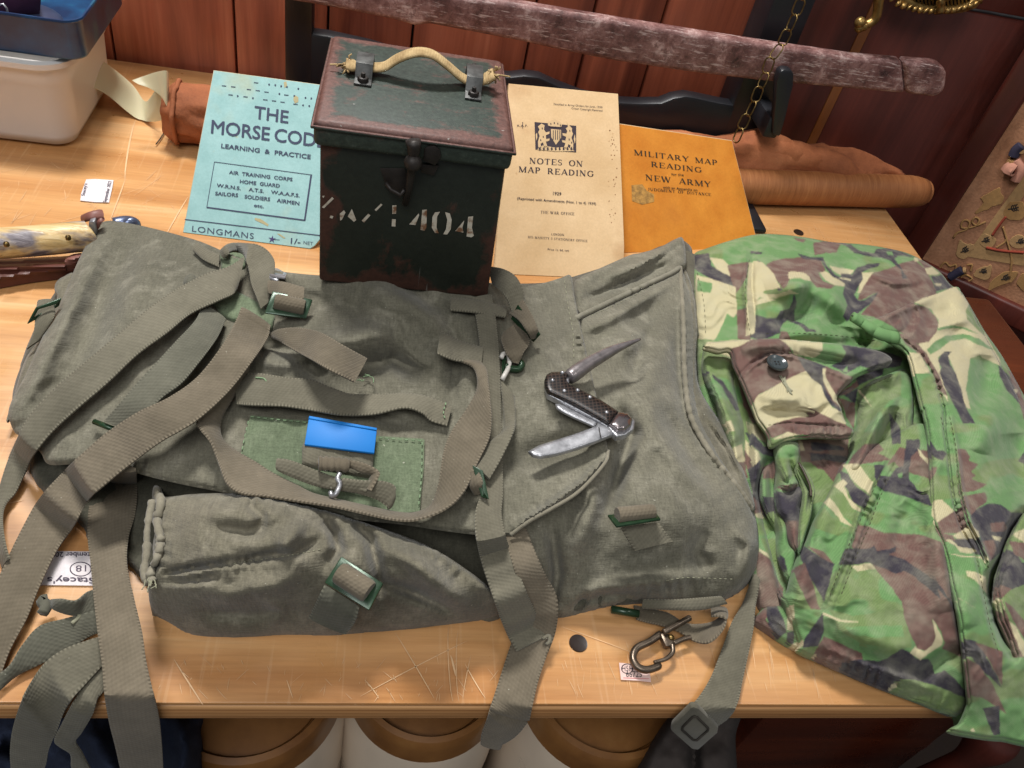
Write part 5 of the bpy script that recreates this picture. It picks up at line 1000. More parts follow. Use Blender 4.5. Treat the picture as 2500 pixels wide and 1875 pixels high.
for k in range(34):
    x, y = rng.uniform(2035, 2098), rng.uniform(820, 1420); r_ = rng.uniform(2, 6); fx.append([N1(x + r_ * math.cos(q) * rng.uniform(.6, 1.2), y + r_ * math.sin(q) * rng.uniform(.6, 1.2)) for q in np.linspace(0, 2 * math.pi, 7)[:-1]])
cv.many('foxing_spots', fx, FOX, nb, .0002)

# --- orange book
ORAP = paper('orange_cloth_paper', lin(196, 118, 34), lin(214, 138, 48), lin(178, 104, 36), 40)
ob, cv = booklet('map_reading_book', 'orange covered book titled MILITARY MAP READING beside the cream booklet', (1522, 617), (1846, 600), (1513, 303), (1787, 344), 46, .010, ORAP, [(1700, 612), (1836, 590), (1846, 580)], pgs=1.012)
cv.up = (-.06, -1.0); INKO = plain('dark_green_print', lin(66, 48, 26), .85, bump=0); N3 = lambda x, y: (1500 + x / 2.212, y / 2.212)
def t3(s_, l, r, cap, **k): cv.text('print', s_, N3(*l), N3(*r), cap / 2.212, INKO, ob, **k)
t3('MILITARY MAP', (106, 836), (556, 892), 28, serif=True, word=.6); t3('READING', (200, 900), (472, 932), 28, serif=True); t3('for the', (308, 946), (374, 950), 12, bold=.01)
t3('NEW ARMY', (168, 972), (522, 1010), 30, serif=True, word=.8); t3('with an Appendix on', (262, 1016), (448, 1032), 12, bold=.006); t3('JUDGMENT OF DISTANCE', (182, 1028), (522, 1058), 15, serif=True, word=.6)
cv.poly('worn_patch', [N3(*p) for p in ((92, 1000), (150, 995), (175, 1030), (215, 1050), (215, 1090), (150, 1105), (95, 1085))], plain('worn_green_grey', lin(196, 146, 74), .85, var=.3, scale=300, bump=0), ob, .0002)

# ------------------------------------------------------------------ rusty tin box
def rust(name, paint, rust1, rust2, amt):
    t = NT(name); o = t.mapping('Object'); gx = t.n.new('ShaderNodeSeparateXYZ'); t.link(t.tc.outputs['Generated'], gx.inputs[0])
    e = t.math('MAXIMUM', t.math('ABSOLUTE', t.math('SUBTRACT', gx.outputs[0], .5), 0), t.math('SUBTRACT', .5, gx.outputs[2])); eg = t.step(e, .36, .5, 0, .16)
    n = t.noise(o, 22, 7, .66, .4); s_ = t.noise(t.mapping('Object', (30, 30, 9)), 2, 6, .7); f = t.noise(o, 260, 4, .7)
    m = t.step(t.math('ADD', eg, t.math('ADD', t.math('MULTIPLY', n, .7), t.math('MULTIPLY', s_, .3))), amt - .02, amt + .05)
    r_ = t.ramp(f, [(.3, rust1), (.7, rust2)]); c = t.mix(m, t.mix(t.step(f, .35, .7, 0, .4), paint, tuple(x * 1.9 for x in paint[:3])), r_)
    sc_ = t.noise(t.mapping('Object', (220, 220, 14)), 1.3, 2, .4); c = t.mix(t.step(sc_, .74, .77, 0, .55), c, lin(120, 118, 112))
    t.color(c); t.rough(t.step(m, 0, 1, .38, .7)); t.b.inputs['Specular IOR Level'].default_value = .35; t.bump(m, .25, .0006); t.bump(f, .2, .0005); return t.m
RBODY = rust('black_green_rusty_paint', lin(31, 35, 29), lin(56, 35, 27), lin(76, 48, 37), .575)
def lidmat():
    t = NT('worn_lid_paint'); o = t.mapping('Object'); gx = t.n.new('ShaderNodeSeparateXYZ'); t.link(t.tc.outputs['Generated'], gx.inputs[0])
    e = t.math('MAXIMUM', t.math('ABSOLUTE', t.math('SUBTRACT', gx.outputs[0], .5), 0), t.math('ABSOLUTE', t.math('SUBTRACT', gx.outputs[1], .5), 0))
    n = t.noise(o, 38, 8, .75, .5); st = t.noise(t.mapping('Object', (30, 110, 60)), 1.2, 6, .8); f = t.noise(o, 320, 5, .8)
    k = t.math('ADD', t.math('SUBTRACT', t.math('MULTIPLY', t.step(e, .39, .5, 0, .30), t.step(gx.outputs[2], .72, .92)), t.step(gx.outputs[2], .5, .92, .05, 0)), t.math('ADD', t.math('MULTIPLY', n, .55), t.math('MULTIPLY', st, .45)))
    m = t.step(k, .535, .63); r_ = t.ramp(f, [(.3, lin(68, 44, 38)), (.55, lin(98, 66, 58)), (.75, lin(122, 90, 82))]); pnt = t.ramp(f, [(.3, lin(32, 40, 35)), (.6, lin(52, 62, 54)), (.8, lin(86, 92, 84))])
    c = t.mix(m, pnt, r_); sp = t.noise(o, 240, 2, .4); c = t.mix(t.step(sp, .76, .8, 0, .7), c, lin(170, 168, 160)); t.color(c); t.rough(t.step(n, .3, .7, .42, .66)); t.b.inputs['Specular IOR Level'].default_value = .4; t.bump(m, .2, .0004); t.bump(f, .3, .0006); return t.m
RLID = lidmat()
RIRON = plain('dark_iron', lin(52, 46, 42), .5, .4, .5, .25, 120, .2)
a, b = P(779, 686, .076), P(1190, 728, .076)
bx = thing('tin_box', 'square dark green rusty tin box with a cream rope handle, standing on the rucksack', 'tin box', tuple((a + b) / 2 + (0, .055, 0)))
ex = (b - a) / np.linalg.norm(b - a); ey = np.array([-ex[1], ex[0], 0]); WB = np.linalg.norm(b - a); DB = .112
zl = PY(774, 350, a[1])[2]; zt_ = PY(768, 290, a[1] - .002)[2]
nf0 = -ey
at_, bt_ = PN(781, 352, a, nf0), PN(1238, 388, a, nf0); at_[2] = bt_[2] = zl + .004
V_ = [a, b, b + ey * DB, a + ey * DB, at_, bt_, bt_ + ey * DB, at_ + ey * DB]
bevel(fix_normals(mesh_obj('box_body', V_, [(0, 1, 2, 3), (4, 5, 6, 7), (0, 1, 5, 4), (1, 2, 6, 5), (2, 3, 7, 6), (3, 0, 4, 7)], RBODY, bx, False)), .002)
o_ = .0042
la, lb = PN(764, 348, a - ey * o_, nf0), PN(1252, 386, a - ey * o_, nf0); la[2] = lb[2] = 0; lid_pts = [la, lb, lb + ey * (DB + 2 * o_), la + ey * (DB + 2 * o_)]
prism('box_lid', [np.array([p[0], p[1], zl]) for p in lid_pts], (0, 0, zt_ - zl), RLID, bx, .0035, 3)
q = [np.array([p[0], p[1], zt_ - .0035]) for p in [la + (ex + ey) * -.0006, lb + (-ex + ey) * -.0006, lb + ey * (DB + 2 * o_), la + ey * (DB + 2 * o_)]]
tube('lid_rim', np.vstack([np.linspace(q[3], q[0], 12)[:-1], np.linspace(q[0], q[1], 16)[:-1], np.linspace(q[1], q[2], 12)]), .0011, RLID, bx, 6)
def BT(px, py, dz=0): return P(px, py, zt_ + dz)
ROPE = NT('cream_rope'); uvn = ROPE.noise(ROPE.mapping('Object'), 110, 6, .7); wv = ROPE.wave(ROPE.mapping('UV', rot=(0, 0, .1)), 190, 1.5, 2, 'Y'); ROPE.color(ROPE.mix(.25, ROPE.ramp(uvn, [(.3, lin(130, 104, 66)), (.6, lin(182, 156, 112)), (.8, lin(204, 184, 144))]), ROPE.ramp(wv, [(.2, (.78, .76, .72)), (.8, (1.1, 1.1, 1.1))]), 'MULTIPLY')); ROPE.rough(.9); ROPE.bump(wv, .15, .0005); ROPE = ROPE.m
B2 = lambda x, y: (700 + x / 2.592, y / 2.592)
cl, cr_ = BT(*B2(492, 466), .0), BT(*B2(1179, 552), .0)
hx = (cr_ - cl); hl = np.linalg.norm(hx); hx /= hl
prof = [(-.0115, .0045), (-.004, .004), (.004, .0045), (.012, .0062), (.020, .0125), (hl * .5 - .004, .0175), (hl * .5 + .006, .0175), (hl - .018, .012), (hl - .009, .006), (hl - .003, .004), (hl + .005, .005), (hl + .012, .0105)]
hc = catmull([cl + hx * s_ + (0, 0, z_) for s_, z_ in prof], 70)
v, f = tube_vf(hc, np.r_[np.full(5, .0070), np.full(60, .0058), np.full(5, .0070)], 16, flat=.36)
# widen across the lid
ho = fix_normals(mesh_obj('handle', v, f, ROPE, bx)); uvl = ho.data.uv_layers.new(name='UVMap'); ln_ = np.r_[0, np.cumsum(np.linalg.norm(np.diff(hc, axis=0), axis=1))]
for lp in ho.data.loops: k = lp.vertex_index; uvl.data[lp.index].uv = ((k % 16) * .0018, ln_[min(k // 16, 69)])
for k, c in ((0, hc[0]), (69, hc[-1])):
    for _ in range(16):
        d_ = rng.normal(0, 1, 3) * .0028; tube('frayed_end', np.array([c + d_ * .5, c + d_ * .9 - hx * (1 if k == 0 else -1) * .002, c + d_ * 1.1 - hx * (1 if k == 0 else -1) * rng.uniform(.0005, .002)]), .0006, ROPE, ho, 5)
for (x0, y0), (x1, y1) in (((505, 385), (478, 548)), ((1178, 450), (1178, 640))):
    p0, p1 = BT(*B2(x0, y0)), BT(*B2(x1, y1)); d_ = (p1 - p0); L_ = np.linalg.norm(d_); d_ /= L_; sd = np.array([-d_[1], d_[0], 0]); wd_ = .0052
    pr = [(0, .0004), (L_ * .18, .0004), (L_ * .27, .0085), (L_ * .70, .0085), (L_ * .78, .0004), (L_, .0004)]
    V, F = [], []
    for s_, z_ in pr:
        c = p0 + d_ * s_; V += [c - sd * wd_ + (0, 0, z_), c + sd * wd_ + (0, 0, z_), c + sd * wd_ + (0, 0, z_ + .0012), c - sd * wd_ + (0, 0, z_ + .0012)]
    for i in range(len(pr) - 1):
        for k in range(4): l = (k + 1) % 4; F.append((i * 4 + k, i * 4 + l, i * 4 + 4 + l, i * 4 + 4 + k))
    F += [(0, 1, 2, 3), tuple(len(V) - 4 + k for k in (3, 2, 1, 0))]
    br_ = fix_normals(mesh_obj('handle_bracket', V, F, plain('dull_grey_iron', lin(92, 92, 90), .45, .5, .5, .25, 150, .15), bx, False)); bevel(br_, .0008, 2)
    for s_ in (.09, .89):
        c = p0 + d_ * L_ * s_ + (0, 0, .0016); lathe('bolt', [(.0034, 0), (.0034, .0024), (.0030, .0027), (.0014, .0027), (.0013, .0052), (.0001, .0054)], c, RIRON, br_, 6)
# latch on the front
nf = -ey
def FB(x, y, off=0.0): return PN(*B2(x, y), a + nf * off, nf)
prism('latch_plate', [FB(870, 935, .0046), FB(895, 920, .0046), FB(935, 916, .0046), FB(970, 940, .0046), (FB(978, 985, .0046)), FB(940, 1040, .0046), FB(865, 1010, .0046)], nf * .0016, RIRON, bx, .0005)
prism('latch_plate', [FB(845, 1030, .0004), FB(965, 1040, .0004), FB(930, 1105, .0004), FB(850, 1085, .0004)], nf * .0016, RIRON, bx, .0005)
prism('latch_plate', [FB(590, 1060, .0004), FB(750, 1060, .0004), FB(770, 1140, .0004), FB(735, 1230, .0004), (FB(690, 1200, .0004)), FB(620, 1150, .0004)], nf * .0012, RIRON, bx, .0005)
tube('latch_lever', np.array([FB(800, 890, .009), FB(805, 930, .0095), FB(800, 990, .009), FB(790, 1060, .008), FB(775, 1180, .006), FB(750, 1290, .0035)]), np.array([.0046, .0042, .003, .0026, .0022, .0022]), RIRON, bx, 10)
c = FB(798, 1030, .0105)
lathe('latch_knob', [(.0052 * math.sin(q_) + 1e-5, -.0052 * math.cos(q_)) for q_ in np.linspace(0, math.pi, 10)], c, RIRON, bx, 16)
tube('latch_loop', np.array([FB(625, 1155, .003), FB(660, 1200, .005), (FB(720, 1235, .006)), FB(745, 1200, .006)]), .0014, RIRON, bx, 8)
# chipped stencilled number
STN = NT('stencil_paint'); n_ = STN.noise(STN.mapping('Object'), 160, 4); STN.color(STN.ramp(n_, [(.38, lin(120, 84, 58)), (.5, lin(186, 176, 158)), (.8, lin(206, 200, 186))])); STN.rough(.7); STN = STN.m
fcv = Cover(a + nf * .0004, nf, (0, -1))
stn = [[(775, 1420), (835, 1350), (838, 1362), (815, 1424)], [(858, 1328), (887, 1326), (884, 1440), (872, 1460), (846, 1454)], [(938, 1344), (970, 1340), (952, 1370), (948, 1440), (962, 1476), (938, 1474), (918, 1440), (922, 1372)], [(1002, 1342), (1032, 1350), (1044, 1390), (1038, 1450), (1016, 1484), (990, 1482), (1008, 1450), (1016, 1390)], [(1066, 1462), (1124, 1394), (1112, 1440), (1118, 1472)], [(1148, 1372), (1180, 1368), (1172, 1440), (1184, 1492), (1170, 1502), (1138, 1496)],
       [(668, 1300), (694, 1298), (692, 1352), (668, 1354)], [(666, 1386), (690, 1388), (688, 1434), (664, 1432)], [(474, 1396), (516, 1352), (530, 1362), (490, 1408)], [(556, 1328), (596, 1288), (606, 1296), (566, 1336)], [(222, 1312), (288, 1246), (298, 1258), (236, 1318)], [(386, 1370), (412, 1322), (440, 1392), (426, 1404)], [(336, 1352), (362, 1330), (372, 1344), (350, 1390), (338, 1396)], [(276, 1362), (296, 1368), (288, 1384), (272, 1378)], [(224, 1240), (240, 1238), (232, 1254)]]
fcv.many('stencilled_number', [[B2(*p) for p in q_] for q_ in stn], STN, bx, .0001)

# ------------------------------------------------------------------ clasp knife lying on the rucksack
kn = thing('clasp_knife', 'open clasp knife with chequered grip, blade and curved spike, lying on the rucksack', 'pocket knife', tuple(P(1440, 950, .07)))
ks = rbf([(1230, 900, 0), (1500, 900, 0), (1230, 1050, 0), (1500, 1050, 0)], 1); kz = float(np.max(surf(np.array([1270, 1340, 1420, 1500]), np.array([930, 960, 1020, 1060])))) + .0012
t = NT('black_chequered_grip'); w1 = t.wave(t.mapping('UV', rot=(0, 0, .05)), 130, 0, 0, 'X'); w2 = t.wave(t.mapping('UV', rot=(0, 0, 1.35)), 130, 0, 0, 'X'); h_ = t.math('MAXIMUM', w1, w2)
t.color(t.ramp(h_, [(.72, lin(18, 16, 16)), (.99, lin(62, 50, 44))])); t.rough(.36); t.bump(h_, -.8, .0012); GRIP = t.m
def kslab(name, pts, z, th, mat, ed=(8, .002), st_=3): return relief(name, Z6(*pts), lambda x, y: np.full(np.shape(x), z + th), mat, kn, st_, edge=ed, thick=th, floor=z, smooth_outline=False)
base_o = [(728, 880), (742, 835), (790, 800), (850, 800), (885, 835), (878, 880), (960, 925), (1195, 1062), (1262, 1068), (1298, 1110), (1290, 1160), (1240, 1200), (1180, 1212), (1120, 1150), (1050, 1105), (745, 945)]
kslab('liner', base_o, kz, .0042, STEEL, (3, .0008))
kslab('grip_scale', [(724, 850), (738, 815), (770, 798), (840, 795), (872, 808), (862, 850), (885, 880), (960, 912), (1080, 975), (1192, 1048), (1160, 1080), (1132, 1132), (1050, 1085), (900, 1000), (745, 928), (726, 890)], kz + .0040, .0040, GRIP, (16, .0026))
kslab('bolster', [(1190, 1050), (1250, 1056), (1282, 1090), (1272, 1138), (1232, 1168), (1185, 1170), (1132, 1132), (1160, 1080)], kz + .0040, .0042, plain('polished_steel', lin(178, 168, 168), .22, .95, bump=.03), (18, .003))
q = catmull(Z6((878, 836), (930, 796), (1000, 748), (1080, 702), (1160, 660), (1250, 622), (1330, 591)), 40); tube('spike', P(q[:, 0], q[:, 1], np.linspace(kz + .004, kz + .008, 40)), np.interp(np.linspace(0, 1, 40), [0, .06, .2, .6, 1], [.0044, .0050, .0050, .0038, .0008]), plain('blued_steel', lin(150, 142, 142), .36, .65, .5, .2, 150, .06), kn, 16)
relief('blade', Z6((1150, 1145), (1062, 1122), (1050, 1142), (900, 1196), (760, 1240), (690, 1262), (622, 1300), (650, 1328), (700, 1339), (800, 1322), (930, 1285), (1040, 1246), (1155, 1200)), lambda x, y: kz + .0045 - .0012 * np.clip((1450 - x) / 160, 0, 1) - .0006 * np.exp(-((x - 1400) / 60) ** 2), STEEL, kn, 3, edge=(9, .0012), thick=.0016, smooth_outline=False)
tube('fuller_line', P(*np.array(Z6((1068, 1146), (1082, 1222))).T, np.full(2, kz + .0050)), .0003, RIRON, kn, 5)
kslab('tin_opener', [(795, 1002), (822, 1000), (880, 1030), (1060, 1112), (1040, 1148), (900, 1085), (830, 1050), (800, 1028)], kz + .0016, .0018, STEEL, (6, .001))
for x, y in ((776, 850), (850, 916), (935, 912), (1012, 956), (1118, 1052), (838, 800)): lathe('rivet', [(.0001, .0007), (.0009, .0005), (.0013, 0), (.0013, -.001)], P(*Z6((x, y))[0], kz + .0080), STEEL, kn, 12)

# ------------------------------------------------------------------ antler-handled knife in a leather sheath, half under the rucksack
ak = thing('antler_knife', 'knife with a cream antler handle and red brown leather sheath at the left edge', 'sheath knife', tuple(P(100, 600, .01)))
t = NT('antler'); st_n = t.noise(t.mapping('Object', (9, 120, 120)), 1.4, 5, .7, .8); n2 = t.noise(t.mapping('Object', (20, 60, 60)), 1.5, 3); t.color(t.mix(t.step(n2, .46, .62), t.ramp(st_n, [(.3, lin(150, 112, 60)), (.5, lin(206, 176, 120)), (.75, lin(222, 204, 164))]), t.ramp(st_n, [(.35, lin(74, 66, 70)), (.6, lin(130, 122, 126)), (.75, lin(190, 176, 160))]))); t.rough(.32); t.bump(st_n, .5, .0015); ANT = t.m
LEA = plain('red_brown_leather', lin(98, 52, 40), .5, 0, .5, .2, 60, .3); LEAP = plain('pinkish_leather', lin(132, 84, 74), .5, 0, .5, .15, 60, .3)
zc_ = .026; q = np.array([(-60, 596), (0, 594), (60, 590), (130, 584), (180, 579), (212, 577), (218, 576)]); qc = catmull(q, 40)
v, f = tube_vf(P(qc[:, 0], qc[:, 1], np.full(40, zc_)), np.r_[np.linspace(.0110, .0114, 36), .0112, .0106, .0096, .0085], 22); fix_normals(mesh_obj('handle', v, f, ANT, ak))
for x, y in ((15, 594), (166, 578)): lathe('rivet', [(.0001, .0012), (.0014, .0008), (.0019, 0), (.0019, -.002)], P(x, y, zc_ + .0118), BRASS, ak, 14)
relief('sheath', [(-60, 640), (60, 630), (160, 625), (240, 616), (300, 640), (260, 668), (160, 664), (80, 672), (-60, 690)], lambda x, y: np.full(np.shape(x), .012), LEA, ak, 6, edge=(10, .005), floor=.0006)
relief('sheath_edge', [(-60, 650), (80, 642), (200, 640), (200, 652), (80, 658), (-60, 668)], lambda x, y: np.full(np.shape(x), .0155), LEA, ak, 6, edge=(6, .003), thick=.003)
ribbon('keeper_strap', rows4((530, 62, 528, 110, .034, .030), (580, 42, 575, 100, .040, .036), (640, 36, 655, 92, .038, .036), (600, 110, 640, 110, .030, .036), (575, 180, 620, 150, .022, .030)), LEAP, ak, .0026, edges=True, free=True, serr=0, crown=.001)
prism('guard', [PY(a_ / 2.592, 500 + b_ / 2.592, P(216, 577, zc_)[1]) for a_, b_ in ((560, 110), (596, 105), (610, 200), (570, 330), (548, 330))], (0, .006, 0), STEEL, ak, .001)
relief('sheath_tab', Z4((410, 360), (440, 320), (520, 305), (520, 330), (470, 355)), lambda x, y: np.full(np.shape(x), .020), LEAP, ak, 4, edge=(5, .002), thick=.003)
q = catmull(Z4((720, 115), (790, 108), (830, 118), (852, 140)), 14); tube('pommel_stud', P(q[:, 0], q[:, 1] + 6, np.full(14, .014)), np.r_[np.linspace(.006, .0075, 10), .0072, .0062, .004, .001], plain('blue_grey_steel', lin(120, 130, 158), .3, .8), ak, 14)

# ------------------------------------------------------------------ paper labels stuck to the table
LABEL = paper('white_label_paper', lin(206, 198, 200), lin(222, 214, 214), lin(190, 170, 160), 60); PINKL = paper('pink_label_paper', lin(220, 186, 178), lin(228, 198, 188), lin(206, 160, 150), 60)
INKG = plain('grey_ink', lin(84, 74, 88), .85, bump=0)
tcv = Cover((0, 0, .0006), (0, 0, 1.0), (.0, -1)); 
def sticker(label, pts, mat):
    o = thing('paper_label', label, 'label', tuple(P(*np.mean(pts, 0), .0)), 'paper labels stuck to the table'); prism('paper', [P(x, y, .0007) for x, y in pts], (0, 0, -.0005), mat, o); return o
s1 = sticker('small torn white paper label on the table left of the blue green booklet', M1((545, 1135), (600, 1132), (718, 1140), (712, 1180), (690, 1280), (600, 1278), (508, 1268), (512, 1230)), LABEL)
tcv.text('print', "Stacey's", M1((535, 1240))[0], M1((553, 1162))[0], 8, INKG, s1, bold=.012, down=(-1, -.1)); tcv.text('print', 'September 2022', M1((672, 1282))[0], M1((706, 1148))[0], 8, INKG, s1, bold=.012, down=(-1, -.2))
s2 = sticker('white paper label printed upside down, showing between the rucksack straps at lower left', Z8((330, 285), (620, 290), (640, 505), (250, 500)), LABEL)
tcv.text('print', 'September 2022', Z8((640, 296))[0], Z8((300, 292))[0], 12, INKG, s2, bold=.012, down=(0, 1)); tcv.text('print', "Stacey's", Z8((600, 455))[0], Z8((300, 452))[0], 14, INKG, s2, bold=.012, down=(0, 1))
tcv.text('print', '18', Z8((545, 375))[0], Z8((480, 378))[0], 15, INKG, s2, down=(0, 1)); q = [Z8((510 + 66 * math.cos(k), 400 + 44 * math.sin(k)))[0] for k in np.linspace(0, 2 * math.pi, 30, endpoint=False)]; tube('pen_ring', np.array([P(x, y, .0008) for x, y in q]), .00028, INKG, s2, 4, True)
s3 = sticker('small pale pink price label printed 66725 under the snap hook', Z10((548, 992), (640, 1000), (742, 1042), (750, 1115), (660, 1105), (560, 1100)), PINKL)
tcv.text('print', '66725', Z10((592, 1082))[0], Z10((692, 1084))[0], 14, INK, s3); tcv.line('print', Z10((575, 1088))[0], Z10((738, 1094))[0], 1.2, plain('red_ink', lin(200, 90, 100), .8, bump=0), s3)
tcv.text('print', 'H5H', Z10((566, 1045))[0], Z10((634, 1048))[0], 14, INK, s3); q = [Z10((600 + 36 * math.cos(k), 1030 + 30 * math.sin(k)))[0] for k in np.linspace(0, 2 * math.pi, 26, endpoint=False)]; tube('pen_ring', np.array([P(x, y, .0008) for x, y in q]), .00025, INK, s3, 4, True)

# ------------------------------------------------------------------ what stands under the table
STONE = plain('cream_stoneware', lin(222, 204, 182), .3, 0, .5, .05, 20, .02); TAN = NT('tan_salt_glaze'); n_ = TAN.noise(TAN.mapping('Object'), 26, 5); TAN.color(TAN.ramp(n_, [(.3, lin(112, 72, 36)), (.6, lin(140, 95, 50)), (.8, lin(158, 115, 66))])); TAN.rough(.38); TAN.set(Coat_Weight=.12); TAN = TAN.m
def jar(c, r, zt, label, h=.26):
    t = thing('stoneware_jar', label, 'jar', (c[0], c[1], zt - h), 'stoneware jars under the table')
    lathe('jar_body', [(r * .9, -h), (r * 1.06, -h + .01), (r * 1.10, -.10), (r * 1.08, -.045), (r * 1.03, -.026)], (c[0], c[1], zt), STONE, t, 64)
    lathe('jar_rim', [(r * 1.03, -.0258), (r * 1.01, -.012), (r * 1.0, -.004), (r * .97, 0), (r * .90, .001), (r * .87, -.004), (r * .86, -.010), (r * .84, -.011)], (c[0], c[1], zt), TAN, t, 64)
    lathe('jar_lid', [(r * .838, -.012), (r * .83, -.0085), (r * .6, -.006), (r * .2, -.004), (.0001, -.0035)], (c[0], c[1], zt), TAN, t, 48)
    return t
jar((-.062, .282), .066, -.16, 'stoneware jar with a plain tan lid under the table, next to the blue denim')
jar((.068, .288), .058, -.16, 'stoneware jar with a narrow tan rim under the table, in the middle of the three')
jar((.206, .281), .064, -.16, 'stoneware jar with a broad tan rim under the table, below the hanging square strap end')
t = NT('dark_denim'); o = t.mapping('Object'); n = t.noise(o, 500, 3, .7); b_ = t.noise(o, 20, 4); t.color(t.mix(.4, t.ramp(b_, [(.3, lin(20, 28, 46)), (.7, lin(34, 44, 68))]), t.ramp(n, [(.3, (.5, .5, .5)), (.7, (1.4, 1.4, 1.4))]), 'MULTIPLY')); t.rough(.9); t.bump(n, .5, .0008); DENIM = t.m
def zden(x, y): return np.full(np.shape(x), -.13)
dn = relief('denim_cloth', [(-80, 1735), (200, 1735), (470, 1738), (488, 1780), (492, 1830), (486, 1900), (470, 1960), (-80, 1960)], zden, DENIM, None, 8, edge=(34, .03), thick=.04, nz=(.006, 60), folds=[([(430, 1740), (450, 1820), (440, 1950)], 20, .012), ([(380, 1740), (395, 1850), (380, 1950)], 16, -.01), ([(0, 1820), (60, 1830), (120, 1880)], 20, -.02), ([(180, 1740), (260, 1850), (300, 1950)], 30, .01)], seed=9)
tag(dn, 'dark navy blue denim cloth heaped under the left end of the table', 'cloth')
gc = relief('grey_cloth', [(1660, 1735), (1800, 1735), (1796, 1800), (1786, 1960), (1640, 1960), (1560, 1900), (1600, 1800)], lambda x, y: np.full(np.shape(x), -.13), plain('dark_grey_brown_cloth', lin(66, 58, 54), .9, bump=.4, scale=200), None, 8, edge=(26, .03), thick=.04, nz=(.004, 50), folds=[([(1700, 1740), (1690, 1960)], 14, -.012)], seed=10)
tag(gc, 'dark grey brown cloth hanging under the table beside the wooden chest', 'cloth')
ca, cb = PY(1846, 1790, .33), PY(2330, 1790, .33)
wc = thing('wooden_chest', 'dark red brown wooden chest standing under the right end of the table', 'chest', ((ca[0] + cb[0]) / 2, .48, -.76))
box('chest_body', ((ca[0] + cb[0]) / 2, .50, -.41), (cb[0] - ca[0], .33, .70), MAHOG2, wc, .004)
box('chest_lid', ((ca[0] + cb[0]) / 2, .498, -.0505), (cb[0] - ca[0] + .012, .345, .018), MAHOG2, wc, .004)
lg = PY(2390, 1830, .30)
cl_ = thing('turned_leg_stool', 'dark glossy stool with turned legs standing right of the chest under the table', 'stool', (lg[0], .30, -.76))
pr = [(.012, 0), (.016, .04), (.012, .10), (.020, .18), (.024, .26), (.016, .34), (.013, .38), (.022, .42), (.022, .44), (.014, .46), (.019, .50), (.024, .54), (.019, .58), (.014, .60), (.022, .63), (.0001, .632)]
q = catmull([(r_, z_) for r_, z_ in pr], 90)
for dx, dy in ((0, 0), (.035, .12), (.22, 0), (.22, .16)): lathe('leg', [(max(r_, .0001), z_) for r_, z_ in q], (lg[0] + dx, .30 + dy, -.76), MAHOG, cl_, 24)
box('seat', (lg[0] + .11, .38, -.115), (.30, .25, .03), MAHOG, cl_, .008)

